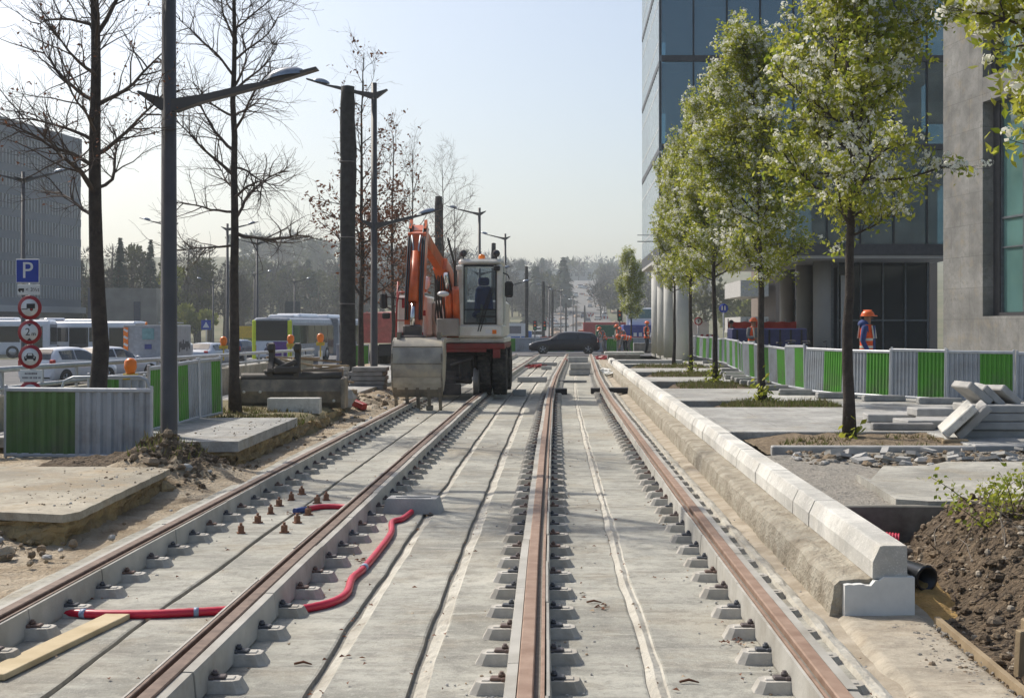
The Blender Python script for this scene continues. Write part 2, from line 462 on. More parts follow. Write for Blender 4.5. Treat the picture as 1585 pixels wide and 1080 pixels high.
# ------------------------------------------------------------------ track slab
DX = [(0, .02), (5.9, -.03), (9.5, -.083), (17.3, -.16), (25, -.213), (29.4, -.245), (35.6, -.248), (45, -.195), (61, -.0), (73, .15), (80, .24)]
def dx(Y): return interp(DX, Y)
RAILX = [-3.28, -1.90, -.15, 1.30]
def wob(k, y): return .02 * nz(k * 7.1, y * .55) + .012 * nz(k * 3.3, y * 2.3)
rows = []; y = 2.5
GRV = [(-2.60, .020), (-1.25, .048), (-.73, .054), (.52, .048)]
cols = None
while y < 80.3:
    pts = []; mis = []
    def pt(x, z): pts.append((x + dx(y), y, z))
    e = .02 * nz(y * 1.3, 4.2)
    pt(-3.86 + e * 3, -.25); mis.append(0)
    pt(-3.84 + e * 3, -.02); mis.append(0)
    x0 = -3.8
    for k, (gx, hw) in enumerate(GRV):
        a = gx - hw + wob(k, y); b = gx + hw + wob(k + 9, y)
        for j in range(4):
            xx = lerp(x0, a - .012, j / 3); pt(xx, .006 * nz(xx * 1.4, y * .8, 2)); mis.append(0)
        pt(a, -.004); mis.append(1)
        pt(a + .006, -.03 if k < 3 else -.01); mis.append(1 if k < 3 else 2)
        pt(lerp(a, b, .3 + .1 * nz(y * 2.2, k)), -.028 if k < 3 else .0); mis.append(2)
        pt(lerp(a, b, .5), -.022 + .012 * nz(y * 5, k) if k < 3 else .010 + .014 * nz(y * 4, k)); mis.append(2)
        pt(b - .012, -.012 if k < 3 else -.008); mis.append(2)
        pt(b, -.002); mis.append(0)
        x0 = b + .01
    for j in range(5):
        xx = lerp(x0, 1.58, j / 4); pt(xx, .006 * nz(xx * 1.4, y * .8, 2)); mis.append(0)
    pt(1.585, .002); mis.append(2)
    pt(1.60, .03 + .02 * nz(y * 3.1, 8)); mis.append(2)
    pt(1.65 + .02 * nz(y * 2, 9), .022 + .022 * nz(y * 4.3, 6)); mis.append(2)
    pt(1.69 + .03 * nz(y * 2, 11), .0); mis.append(0)
    pt(1.72, -.25)
    rows.append(pts); cols = mis
    y += .16 if y < 20 else (.4 if y < 40 else .9)
tb = MB(); tb.grid(rows, mis=cols)
tb.build('track_slab', [SLAB, GROOVE, CREAM], kind='structure')

# dirt strip between slab and footing, and the front working strip
def dsheet(name, m, x0, x1, y0, y1, zf, nx, ny, kind='structure'):
    b = MB(); b.grid([[(lerp(x0, x1, i / nx), lerp(y0, y1, j / ny), zf(lerp(x0, x1, i / nx), lerp(y0, y1, j / ny))) for i in range(nx + 1)] for j in range(ny + 1)], sm=True)
    return b.build(name, m, kind=kind)
STRIPM = mat('pale sandy strip', (.30, .25, .18), .95, scale=4, col2=(.48, .425, .34), bump=.6, bscale=40, dist=.015, detail=10, grime=(.24, .195, .14), gscale=2.4)
dsheet('dirt_strip', STRIPM, 1.25, 2.36, 2.5, 80.4, lambda x, y: -.045 + .036 * sstep(1.5, 1.68, x - min(0, dx(y))*0) + .014 * nz(x * 4, y * 2) + (-.0 if y > 8.3 else -.02), 12, 300)
dsheet('working_strip', concrete('sandy concrete', (.46, .41, .325), stain=(.33, .25, .16), dark=(.22, .19, .15)), 1.71, 2.315, 2.5, 8.34, lambda x, y: .008 + .008 * nz(x * 3, y * 2) - .03 * sstep(2.26, 2.315, x) - .05 * (1 - sstep(1.71, 1.80, x + .03 * nz(y * 3, 2))), 24, 90)

# ------------------------------------------------------------------ rails
def strip(mb, y0, y1, step, poly, mi=0, jx=0, jz=0):
    """loft of an open/closed (x,z) profile along the curved track"""
    n = max(1, int((y1 - y0) / step)); rows = []
    for i in range(n + 1):
        y = lerp(y0, y1, i / n); rows.append([(x + dx(y) + jx, y, z + jz) for x, z in poly])
    mb.grid(rows, mi=mi)
    b = len(mb.v) - len(rows) * len(poly)
    for base, rev in ((b, False), (b + n * len(poly), True)):
        f = [base + k for k in range(len(poly))]
        mb.f.append(f[::-1] if rev else f); mb.m.append(mi); mb.s.append(False)
rl = ['leftmost rail of the four, dark grooved top beside the sandy dirt', 'second rail from the left, with the red conduit passing under it',
      'straight brown-topped grooved rail in the middle, bending beside the stacked kerb stones', 'rightmost grooved rail with rust brown top, next to the rough footing']
rng = random.Random(4)
for k, rx in enumerate(RAILX):
    sgn = 1 if k in (0, 2) else -1
    t = thing('tram_rail', rl[k], 'rail', (0, 0, 0), group='grooved rails in the slab')
    P = lambda pts: [(rx + sgn * x, z) for x, z in pts]
    h = MB()
    strip(h, 2.6, 79, .8, P([(-.046, 0), (-.046, .176), (-.040, .182), (.024, .182), (.030, .176), (.031, .139), (.062, .139), (.063, .172), (.067, .176), (.082, .176), (.083, .0)]))
    hm = RUST if k >= 2 else mat('brown rail top', (.105, .065, .045), .7, scale=14, col2=(.20, .135, .10), bump=.2)
    hd = h.build('rail_head', hm, t)
    gr = MB(); strip(gr, 2.6, 79, .8, P([(.0312, .1385), (.0312, .1425), (.0618, .1425), (.0618, .1385)])); gr.build('groove', RUSTD if k < 2 else GROOVE, hd)
    j = MB(); y = 2.6
    while y < 78.6:
        ln = rng.uniform(1.5, 2.1) if y < 40 else 4
        y2 = min(y + ln, 79); wj = rng.uniform(-.004, .004); zj = rng.uniform(-.006, .004)
        strip(j, y, y2 - .008, .8, P([(-.105, .0), (-.118, .02), (-.106, .15), (-.100, .171), (-.0475, .173), (-.0475, 0)]), jx=wj - .001, jz=zj)
        y = y2
    y = 2.6
    while y < 78.6:
        ln = rng.uniform(.8, 1.4) if y < 40 else 4
        y2 = min(y + ln, 79); wj = rng.uniform(-.001, .006) * sgn; zj = rng.uniform(-.004, .006)
        strip(j, y, y2 - .006, .8, P([(.085, 0), (.085, .172), (.100, .170), (.112, .02), (.106, 0)]), jx=wj, jz=zj)
        y = y2
    j.build('jacket', JACKET, t)

# fastening blocks
def block_mesh():
    b = MB()
    # x = away from rail
    lo = [(.10, -.072), (.265, -.078), (.305, -.045), (.305, .045), (.265, .078), (.10, .072)]
    hi = [(.10, -.058), (.235, -.062), (.265, -.036), (.265, .036), (.235, .062), (.10, .058)]
    vs = [(x, y, -.01) for x, y in lo] + [(x, y, .062) for x, y in hi]
    n = 6
    b.add(vs, [tuple(range(n))[::-1], tuple(range(n, 2 * n))] + [(k, (k + 1) % n, n + (k + 1) % n, n + k) for k in range(n)])
    b.box((.215, 0, .0635), (.045, .06, .010), bev=.004)
    return b
def clip_mesh():
    b = MB()
    b.box((.15, 0, .070), (.085, .062, .018), bev=.005)
    b.box((.120, 0, .048), (.03, .085, .066), bev=.005)
    b.tube([(.135, 0, .06), (.135, 0, .106)], .012, 6)
    b.tube([(.135, 0, .080), (.135, 0, .096)], .019, 6)
    return b
bm0 = block_mesh().build('rail_fastening_block', BLOCK); cm0 = clip_mesh().build('clip', CLIP, bm0)
SIDES = [(0, 1), (1, 1), (2, -1), (2, 1), (3, -1), (3, 1)]
SL = {(0, 1): 'small concrete fastening block with steel clip beside the leftmost rail', (1, 1): 'small concrete fastening block with steel clip right of the second rail',
      (2, -1): 'small concrete fastening block with steel clip left of the middle brown rail', (2, 1): 'small concrete fastening block in the shade right of the middle brown rail',
      (3, -1): 'small concrete fastening block with bolted clip left of the rightmost rail', (3, 1): 'small concrete fastening block half sunk in mortar right of the rightmost rail'}
rest = MB(); rb = block_mesh(); first = True
for (k, s) in SIDES:
    for i in range(110):
        Y = 6.05 + i * .577
        if Y > 68: break
        x = RAILX[k] + dx(Y); r = random.Random(k * 999 + i * 7 + s)
        zz = -.02 if (k, s) == (3, 1) else r.uniform(-.006, .004)
        if i < 50:
            if first: o = bm0; first = False
            else:
                o = bm0.copy(); COL.objects.link(o); c = cm0.copy(); COL.objects.link(c); c.parent = o
            o.location = (x + r.uniform(-.006, .006) * s, Y + r.uniform(-.02, .02), zz); o.rotation_euler = (0, 0, (0 if s > 0 else PI) + r.uniform(-.05, .05))
            tag(o, SL[(k, s)], 'block', SL[(k, s)].replace('small concrete fastening block', 'fastening blocks'))
        else:
            for q in (rb,):
                c, sn = (1 if s > 0 else -1), 0
                rest.add([(x + c * vx, Y + c * vy, vz + zz) for vx, vy, vz in q.v], q.f)
tag(rest.build('far_fastening_blocks', BLOCK), 'far run of small concrete fastening blocks along the rails', 'blocks', kind='stuff')

# ------------------------------------------------------------------ footing and kerb on the right
ft = MB(); rows = []; y = 8.40
prof = [(1.715, -.05), (1.722, .05), (1.73, .12), (1.745, .19), (1.78, .215), (1.84, .222), (1.90, .225), (1.96, .232), (1.985, .236), (2.26, .236), (2.26, -.1)]
while y < 58:
    rows.append([(x + (0 if i > 7 else .016 * nz(y * 1.7, i * .35, 5) + .013 * nz(y * 6, i * .9, 7)), y, z + (0 if i > 7 else .011 * nz(y * 2.9, i * .5, 1) + .012 * nz(y * 9, i * 1.3, 3))) for i, (x, z) in enumerate(prof)])
    y += .09 if y < 20 else .3
ft.grid(rows)
r0 = rows[0]; b0 = len(ft.v); ft.v.extend(r0); ft.f.append([b0 + i for i in range(len(r0))]); ft.m.append(0); ft.s.append(False)
tag(ft.build('concrete_footing', FOOT), 'long rough brown concrete footing under the pale kerb stones', 'footing')
wc = MB(); rr = random.Random(3)
top = [(1.80 + .45 * i / 16, (.205 + rr.uniform(-.008, .008)) if i < 7 else .252 - (0 if i > 8 else .02)) for i in range(17)]
wc.prism([(1.795, -.02), (2.25, -.02)][::1] + top[::-1], 'Y', 8.335, 8.398)
tag(wc.build('end_plate', WHITE), 'smooth white plastered end of the footing under the kerb', 'plaster end')
y = 8.36; i = 0; rr = random.Random(11)
while y < 57.2:
    ln = (.72 if i % 2 == 0 else 1.48) if y < 16 else (1.48 if y < 40 else 2.9)
    b = MB(); jx = rr.uniform(-.004, .004); jz = rr.uniform(-.003, .004)
    pr = [(1.985, .238), (1.988, .345), (2.035, .445), (2.05, .45), (2.205, .45), (2.21, .443), (2.21, .238)]
    b.prism([(x + jx - .002 * (y - 8), z + jz) for x, z in pr], 'Y', y + .004, y + ln - .004)
    nm = b.build('kerb_stone', KERB)
    tag(nm, 'pale chamfered kerb stone at the near end, its cut face to the viewer' if i == 0 else ('short pale chamfered kerb stone, second short one from the near end' if i == 2 else ('pale chamfered kerb stone right behind the end stone' if i == 1 else 'pale chamfered kerb stone in the long row on the brown footing')), 'kerb stone', 'kerb stones along the footing')
    y += ln; i += 1

# ------------------------------------------------------------------ right pavement
def brick_paver(name, col, sx, sz, joint, rough=.8, ax_='XY', dark=.5):
    m = concrete(name, col, streak=False, sc1=.8); t = m.node_tree; N = t.nodes; L = t.links; p = N['Principled BSDF']
    src = p.inputs['Base Color'].links[0].from_socket
    tc = N.new('ShaderNodeTexCoord'); br = N.new('ShaderNodeTexBrick')
    v = tc.outputs['Object']
    if ax_ == 'XZ':
        sp = N.new('ShaderNodeSeparateXYZ'); cb = N.new('ShaderNodeCombineXYZ'); L.new(v, sp.inputs[0]); L.new(sp.outputs[0], cb.inputs[0]); L.new(sp.outputs[2], cb.inputs[1]); v = cb.outputs[0]
    L.new(v, br.inputs['Vector'])
    br.inputs['Scale'].default_value = 1; br.inputs['Brick Width'].default_value = sx; br.inputs['Row Height'].default_value = sz; br.inputs['Mortar Size'].default_value = joint
    br.inputs['Color1'].default_value = (1, 1, 1, 1); br.inputs['Color2'].default_value = (.86, .86, .86, 1); br.inputs['Mortar'].default_value = (dark, dark, dark, 1)
    mx = N.new('ShaderNodeMix'); mx.data_type = 'RGBA'; mx.blend_type = 'MULTIPLY'; mx.inputs[0].default_value = 1
    L.new(src, mx.inputs[6]); L.new(br.outputs['Color'], mx.inputs[7]); L.new(mx.outputs[2], p.inputs['Base Color'])
    return m
PAVEJ = brick_paver('jointed paving', (.46, .455, .43), 1.6, 1.15, .006)
dsheet('planting_soil', SOIL, 2.2, 12.5, 11.05, 60, lambda x, y: .13 + .05 * nz(x * 1.1, y * 1.1) + .02 * nz(x * 5, y * 5) - .12 * (1 - sstep(9, 11, y)), 70, 260)
dsheet('gravel_bed', GRAVEL, 2.215, 3.4, 11.12, 15.7, lambda x, y: .305 + .03 * nz(x * 3, y * 3) + .015 * nz(x * 11, y * 11) - .2 * sstep(2.75, 3.3, x) * sstep(11.6, 13, y) * 0, 40, 130)
def slab(x0, x1, y0, y1, zt=.35, th=.26, m=None, name='pavement', edge=None):
    b = MB(); b.box(((x0 + x1) / 2, (y0 + y1) / 2, zt - th / 2), (x1 - x0, y1 - y0, th), bev=.012); return b.build(name, m or PAVEJ, kind='structure')
bb = MB()
bb.prism([(2.97, 12.6), (2.95, 13.15), (2.86, 11.2), (3.1, 11.06), (12, 11.0), (12, 14.4), (4.2, 14.3), (3.9, 13.9), (3.4, 13.85)], 'Z', .16, .375)
bb.build('pavement', PAVE, kind='structure')
tw = MB(); tw.box((3.35, 11.06, .16), (2.3, .1, .36), bev=.01); tw.build('trench_wall', mat('damp concrete', (.22, .21, .18), .9, scale=2, grime=(.10, .09, .07), gscale=3, bump=.4), kind='structure')
for k, (a, b) in enumerate(((18.66, 24.3), (26.5, 31.7), (35.9, 39.0), (43.5, 47.4), (52.5, 60))):
    slab(2.24 if k else 2.24, 12.5, a, b, .35 - .004 * k, .3)
slab(5.35, 12.5, 24.31, 26.49, .349, .3); slab(5.25, 12.5, 31.71, 35.89, .348, .3); slab(5.35, 12.5, 39.01, 43.49, .347, .3); slab(5.6, 12.5, 47.41, 52.49, .346, .3)
slab(5.2, 12.5, 16.7, 18.65, .348, .3)
# plaza behind the fence
slab(12.51, 40, 20, 80, .34, .3, name='plaza'); slab(5.3, 12.5, 60.01, 80, .34, .3, name='plaza')
# tree pit kerb beams
for k, (x0, x1, y, h, lb) in enumerate(((2.6, 5.15, 16.35, .14, 'long low concrete beam edging the nearest tree pit'), (5.2, 8.4, 16.5, .15, 'low concrete beam under the tumbled slab stack'))):
    b = MB(); b.box(((x0 + x1) / 2, y, .35 - h / 2 + .01), (x1 - x0, .17, h), bev=.015, rz=R(-.6))
    tag(b.build('edging_beam', STONE), lb, 'beam')

# soil humps in pits with grass
def tufts(mb, n, x0, x1, y0, y1, zf, rng, hmin=.04, hmax=.13, mi=0, keep=lambda x, y: True):
    for _ in range(n):
        x = rng.uniform(x0, x1); y = rng.uniform(y0, y1)
        if not keep(x, y): continue
        z = zf(x, y)
        for _k in range(3):
            a = rng.uniform(0, 2 * PI); h = rng.uniform(hmin, hmax); w2 = rng.uniform(.006, .016); l = rng.uniform(-.06, .06); l2 = rng.uniform(-.06, .06)
            c, s = math.cos(a) * w2, math.sin(a) * w2
            mb.add([(x - c, y - s, z - .01), (x + c, y + s, z - .01), (x + l, y + l2, z + h)], [(0, 1, 2)], rng.choice(mi) if isinstance(mi, tuple) else mi)
rng = random.Random(21)
gm = MB()
for (x0, x1, y0, y1, n) in ((3.0, 5.3, 24.35, 26.45, 900), (2.9, 5.2, 31.8, 35.8, 1100), (2.7, 5.2, 39.1, 43.4, 900), (2.6, 5.3, 47.5, 52.4, 700)):
    hz = lambda x, y: .24 + .08 * sstep(x0, x0 + .5, x) + .03 * nz(x * 2, y * 2)
    dsheet('tree_pit_soil', SOIL, x0 - .25, x1 + .06, y0 - .04, y1 + .04, lambda x, y: (.15 if x < x0 else 0) + (hz(x, y) if x >= x0 else .0), 16, 16)
    tufts(gm, n, x0 + .1, x1, y0, y1, hz, rng, mi=(0, 0, 1), keep=lambda x, y: nz(x * 1.7, y * 1.7) > -.25)
pz = lambda x, y: .25 + .07 * sstep(2.6, 3.3, x) * sstep(16.4, 17, y) + .03 * nz(x * 3, y * 3) + .02 * nz(x * 8, y * 8)
dsheet('tree_pit_soil', mat('mulch', (.12, .085, .05), .95, scale=14, col2=(.28, .215, .14), bump=1.0, bscale=40, dist=.04), 2.55, 5.35, 16.4, 18.68, pz, 50, 40)
tufts(gm, 420, 2.9, 5.2, 16.6, 18.5, pz, rng, .03, .09, mi=(1, 1, 0), keep=lambda x, y: nz(x * 1.3, y * 1.3) > .05)
tag(gm.build('pit_grass', [GRASS, STRAW]), 'tufts of young and dry grass in the tree pits beside the kerb', 'grass', kind='stuff')
# ------------------------------------------------------------------ left pavement and dirt
def lz(x, y):
    z = -.035 + .16 * sstep(4.55, 5.1, -x) + .012 * nz(x * 3, y * 3)
    d = math.hypot((x + 4.75) / .55, (y - 15.7) / 1.1); z += .34 * math.exp(-d * d * 1.1) * (1 + .45 * nz(x * 4.5, y * 3.5) + .25 * nz(x * 11, y * 9))
    d = math.hypot((x + 5.6) / 1.3, (y - 15.9) / .8); z += .12 * math.exp(-d * d) * (1 + .5 * nz(x * 6, y * 6))
    d = math.hypot((x + 4.7) / .4, (y - 12.0) / .5); z += .07 * math.exp(-d * d)
    d = math.hypot((x + 4.6) / .7, (y - 29) / 2.4); z += .30 * math.exp(-d * d) * (1 + .6 * nz(x * 4, y * 3))
    return z + (.02 * nz(x * 9, y * 9) + .015 * nz(x * 21, y * 21)) * (1 if x < -4.1 else .3)
dsheet('dirt_verge', SAND, -9.3, -3.72, 6.5, 46, lz, 110, 460)
dm = MB()
n = 44
dm.grid([[(lerp(-6.6, -4.05, i / n), lerp(14.95, 17.1, j / n), lz(lerp(-6.6, -4.05, i / n), lerp(14.95, 17.1, j / n)) + .012 - .06 * sstep(.35, .5, max(abs(i / n - .5), abs(j / n - .5)))) for i in range(n + 1)] for j in range(n + 1)], sm=False)
dm.build('dark_dirt_heap', SOIL, kind='structure')
def jag(poly, step=.16, amp=.014, seed=1):
    out = []; rj = random.Random(seed)
    for i, a in enumerate(poly):
        c = poly[(i + 1) % len(poly)]; L_ = math.hypot(c[0] - a[0], c[1] - a[1]); n_ = max(1, int(L_ / step)); chip = 0
        for k in range(n_):
            t_ = k / n_; dd = rj.gauss(0, amp * .5); 
            if rj.random() < .12: dd += amp * 2.2 * rj.random()
            nx_, ny_ = -(c[1] - a[1]) / L_, (c[0] - a[0]) / L_
            out.append((lerp(a[0], c[0], t_) + nx_ * abs(dd), lerp(a[1], c[1], t_) + ny_ * abs(dd)))
    return out
p = MB(); p.prism(jag([(-9.3, 11.35), (-5.0, 11.3), (-4.33, 11.12), (-4.25, 11.3), (-4.5, 14.7), (-4.8, 14.95), (-9.3, 14.95)]), 'Z', .18, .25)
p.build('pavement', concrete('ochre stained slab', (.43, .39, .31), stain=(.34, .23, .11), dark=(.2, .17, .12), streak=False), kind='structure')
p = MB()
def crumble(mb, pts, z0, z1, inset, seed):
    rows = []
    for j in range(7):
        k = j / 6; rows.append([(x + (inset * (1 - k) + .10 * nz(x * 2.3 + seed, y * 2.3, k * 3) + .06 * nz(x * 8, y * 8, k * 7)) * nx_, y + (inset * (1 - k) + .10 * nz(x * 2.3 + seed, y * 2.3, k * 3) + .06 * nz(x * 8, y * 8, k * 7)) * ny_, lerp(z0, z1, k)) for (x, y, nx_, ny_) in pts])
    mb.grid(rows)
def along(a, b, n, nx_, ny_): return [(lerp(a[0], b[0], i / n), lerp(a[1], b[1], i / n), nx_, ny_) for i in range(n + 1)]
crumble(p, along((-9.3, 11.36), (-4.35, 11.2), 50, 0, 1) + along((-4.33, 11.3), (-4.55, 14.75), 40, -1, 0), -.1, .183, .04, 1)
crumble(p, along((-8.2, 17.96), (-5.3, 17.22), 30, 0, 1) + along((-5.3, 17.22), (-4.4, 17.26), 14, 0, 1), -.1, .202, .03, 5)
crumble(p, along((-4.42, 17.3), (-4.56, 21.7), 50, -1, 0), -.1, .202, .02, 2)
crumble(p, along((-4.56, 21.7), (-4.62, 27.5), 60, -1, 0), -.1, .19, -.03, 3)
p.build('pavement_subbase', mat('yellow layer', (.40, .30, .145), .95, scale=4, col2=(.20, .145, .08), bump=1.0, bscale=16, dist=.08, detail=10), kind='structure')
p = MB(); p.prism(jag([(-8.2, 17.9), (-5.3, 17.15), (-4.36, 17.2), (-4.5, 21.65), (-8.2, 21.65)]), 'Z', .20, .34)
p.build('pavement', PAVEJ, kind='structure')
vz = lambda x, y: .22 + .05 * nz(x * 1.5, y * 1.5) + .05 * sstep(4.5, 5.2, -x) - .35 * sstep(.0, .35, x + 4.75)
dsheet('grass_verge', mat('verge earth', (.20, .16, .085), .95, scale=3, col2=(.13, .115, .05), bump=.8, bscale=22, dist=.03), -8.2, -4.4, 21.66, 27.8, vz, 40, 60)
gm = MB(); rng = random.Random(8)
tufts(gm, 1500, -8, -4.75, 21.8, 25.2, vz, rng, .03, .10, mi=(0, 1, 1), keep=lambda x, y: nz(x * 1.3, y * 1.3) > -.1)
tufts(gm, 130, -5.2, -4.5, 15.2, 16.4, lz, rng, .05, .14, mi=(0, 1))
tufts(gm, 90, -4.9, -4.5, 20.5, 23, lambda x, y: .2, rng, .04, .10, mi=(0, 1))
tag(gm.build('verge_grass', [GRASS, STRAW]), 'thin grass on the verge around the bare tree by the pavement', 'grass', kind='stuff')
slab(-8.2, -5.2, 27.9, 60, .22, .3)
dsheet('work_yard', SAND, -9.4, -3.9, 46.1, 80.4, lambda x, y: .0 + .03 * nz(x, y) + .1 * sstep(4.5, 5.2, -x), 20, 60)

# rubble as loose stuff
rng = random.Random(5); rb = MB()
for _ in range(420):
    q = rng.random()
    if q < .30: x, y = -4.75 + rng.gauss(0, .35), 11.0 + rng.gauss(0, .7)
    elif q < .55: x, y = -4.7 + rng.gauss(0, .25), 15.6 + rng.gauss(0, .8)
    elif q < .9: x, y = -4.7 + rng.gauss(0, .5), 29 + rng.gauss(0, 2)
    else: x, y = rng.uniform(-4.6, -3.95), rng.uniform(9, 28)
    if x > -3.95: continue
    r = abs(rng.gauss(0, .026)) + .008
    if q > .55 and q < .9: r *= 1.9
    if 11.2 < y < 14.9 and x < -4.25: continue
    rb.rock((x, y, max(lz(x, y), 0) + r * .25), r, rng, rng.choice((0, 0, 3, 3, 1, 2)))
for _ in range(260):
    q = rng.random(); r = abs(rng.gauss(0, .007)) + .003
    if q < .4: e = abs(rng.gauss(0, .5)); y = rng.uniform(11.4, 14.9); x = -4.42 - e; z = .25
    elif q < .7: y = rng.uniform(11.4, 14.9); x = rng.uniform(-8, -4.5); z = .25
    else: y = rng.uniform(17.4, 21.5); x = -4.55 - abs(rng.gauss(0, .5)); z = .34
    rb.rock((x, y, z + r * .3), r, rng, rng.choice((0, 1, 3)), flat=.6)
tag(rb.build('verge_rubble', [SAND, STONE, YSTONE, SOILL]), 'broken stone and clods lying along the cut pavement edge', 'rubble', kind='stuff')
for k, (x, y, r, m, lb) in enumerate(((-4.55, 14.5, .14, YSTONE, 'big ochre lump of broken subbase under the slab corner'), (-4.42, 15.05, .09, STONE, 'grey broken boulder beside the dark dirt heap'),
                                    (-4.62, 13.7, .10, YSTONE, 'smaller ochre clod under the slab edge'))):
    b = MB(); rr = random.Random(k); b.rock((x, y, .06), r, rr, flat=.9); b.rock((x + r * .7, y + .1, .03), r * .6, rr)
    tag(b.build('broken_stone', m), lb, 'stone')

rng = random.Random(61); rb = MB()
for _ in range(340):
    x = -4.68 + rng.gauss(0, .24); y = 15.7 + rng.gauss(0, .75); 
    if x > -4.02 or y < 14.98 and x < -4.45: continue
    r = abs(rng.gauss(0, .026)) + .012
    rb.rock((x, y, lz(x, y) + r * .3), r, rng, rng.choice((0, 0, 1)), flat=.8)
tag(rb.build('heap_clods', [SOIL, SOILL]), 'dark clods tumbled over the dirt heap at the pavement corner', 'clods', kind='stuff')
# right: gravel rubble band and soil mound
rng = random.Random(6); rb = MB()
for _ in range(700):
    x = rng.uniform(2.7, 8); y = rng.gauss(15.2, .5)
    if not 14.4 < y < 16.25: continue
    if x < 3.3 and y < 14.6: continue
    r = abs(rng.gauss(0, .03)) + .012
    rb.rock((x, y, .30 + r * .2), r, rng, rng.choice((0, 2, 2, 1, 1)), flat=.55)
for _ in range(30):
    x = rng.uniform(3.2, 7); y = rng.uniform(14.6, 16.1)
    rb.box((x, y, .34), (rng.uniform(.12, .3), rng.uniform(.08, .2), rng.uniform(.03, .06)), rz=rng.random() * 3, rx=rng.uniform(-.3, .3), ry=rng.uniform(-.3, .3), mi=0)
for _ in range(900):
    x = rng.uniform(1.95, 2.33); y = rng.uniform(6, 8.1)
    if rng.random() > sstep(1.9, 2.3, x): continue
    r = abs(rng.gauss(0, .008)) + .003
    rb.rock((x, y, .004), r, rng, rng.choice((2, 1, 1)), flat=.6)
dsheet('rubble_bed', mat('grey rubble soil', (.17, .15, .12), .95, scale=7, col2=(.32, .29, .24), bump=1., bscale=30, dist=.04), 2.7, 12, 14.2, 16.3, lambda x, y: .29 + .03 * nz(x * 3, y * 3) - .09 * (1 - sstep(2.7, 3.1, x)), 60, 24)
tag(rb.build('stone_rubble', [STONE, GRAVEL, SOILL]), 'grey stone rubble between the pavement slab and the tree pit', 'rubble', kind='stuff')
def mz(x, y):
    k = sstep(2.5, 3.35, x + .12 * nz(y * 1.5, 3)) * sstep(6.9, 9.6, y + .25 * nz(x * 1.3, 7))
    z = -.10 + .52 * k - .10 * sstep(10.2, 11, y)
    z += (.07 * nz(x * 2.3, y * 2.3) + .055 * (.4 - abs(nz(x * 5, y * 5))) + .035 * (.4 - abs(nz(x * 11, y * 11))) + .03 * nz(x * 17, y * 17) + .016 * nz(x * 34, y * 34)) * (.4 + k)
    return z
dsheet('soil_mound', SOIL, 2.30, 7.6, 4.5, 11.0, mz, 210, 260)
dsheet('ochre_sand_patch', OCHRE, 2.27, 2.95, 8.5, 10.6, lambda x, y: -.10 + .25 * math.exp(-(((x - 2.5) / .22) ** 2 + ((y - 9.5) / .6) ** 2)) + .03 * nz(x * 7, y * 7) + .02 * nz(x * 17, y * 17), 26, 50)
rng = random.Random(17); rb = MB()
for _ in range(3600):
    x = rng.uniform(2.4, 5.5); y = rng.uniform(6.2, 10.9)
    r = abs(rng.gauss(0, .015)) + .006
    if rng.random() < .05: r *= 2.6
    rb.rock((x, y, mz(x, y) + r * .2), r, rng, rng.choice((0, 0, 3, 3, 3, 0, 0, 3, 1)) if rng.random() > .03 else 1, flat=.75)
for _ in range(60):
    x = rng.uniform(2.5, 4.8); y = rng.uniform(6.5, 10); z = mz(x, y) + .015; a = rng.random() * 6; l = rng.uniform(.05, .2)
    rb.tube([(x, y, z), (x + l * math.cos(a), y + l * math.sin(a), mz(x + l * math.cos(a), y + l * math.sin(a)) + rng.uniform(.01, .05))], [.006, .003], 5, mi=2)
tag(rb.build('mound_clods', [SOIL, mat('tan pebble', (.30, .25, .18), .9, scale=10, col2=(.42, .37, .30)), TWIG, SOILL]), 'clods, pebbles and dry stalks scattered over the soil mound', 'clods', kind='stuff')
# pieces around the mound
b = MB(); b.box((2.325, 7.2, .012), (.035, 1.9, .06), rz=R(-.8)); tag(b.build('form_board', WOODO), 'thin timber form board lying along the edge of the front strip', 'board')
for (x, y, h, lb) in ((2.56, 7.25, .17, 'short timber stake nearer the black pipe by the form board'), (2.56, 6.95, .12, 'shorter leaning timber stake lower beside the form board')):
    b = MB(); b.box((x, y, h / 2 - .05), (.07, .05, h + .1), rz=.3, rx=.08, bev=.004); tag(b.build('timber_stake', WOODO), lb, 'stake')
b = MB(); b.box((2.80, 7.30, .10), (.44, .10, .24), rz=.10, bev=.008); tag(b.build('timber_block', WOODO), 'thick weathered timber block standing in the soil by the stakes', 'timber')
b = MB()
pts = [(2.86 + .03 * math.sin(i * 2.1), 6.9 - .05 * i, .01 + .03 * abs(math.sin(i * 1.3))) for i in range(6)]
for i in range(5):
    (x, y, z), (x2, y2, z2) = pts[i], pts[i + 1]; b.add([(x - .05, y, z), (x + .05, y, z + .02), (x2 + .05, y2, z2 + .02), (x2 - .05, y2, z2)], [(0, 1, 2, 3)])
b.v = [(x, y, z + (.004 if k % 2 else 0)) for k, (x, y, z) in enumerate(b.v)]
tag(b.build('torn_sheet', WHITES), 'torn scrap of white plastic in the soil by the stakes', 'plastic scrap')
# black pipe (hollow)
b = MB(); A = Vector((2.28, 9.6, .13)); D = Vector((.24, -.58, -.02))
n = 20; u = D.normalized().cross(Vector((0, 0, 1))).normalized(); v = u.cross(D.normalized())
rows = []
for (k, r) in ((0, .085), (.97, .085), (.985, .092), (1, .092), (1, .072), (.3, .07), (.0, .0)):
    rows.append([tuple(A + D * k + (u * math.cos(2 * PI * i / n) + v * math.sin(2 * PI * i / n)) * r) for i in range(n + 1)])
b.grid(rows, sm=True); tag(b.build('black_pipe', mat('black plastic', (.014, .015, .018), .35)), 'black plastic pipe end sticking out beside the kerb end', 'pipe')
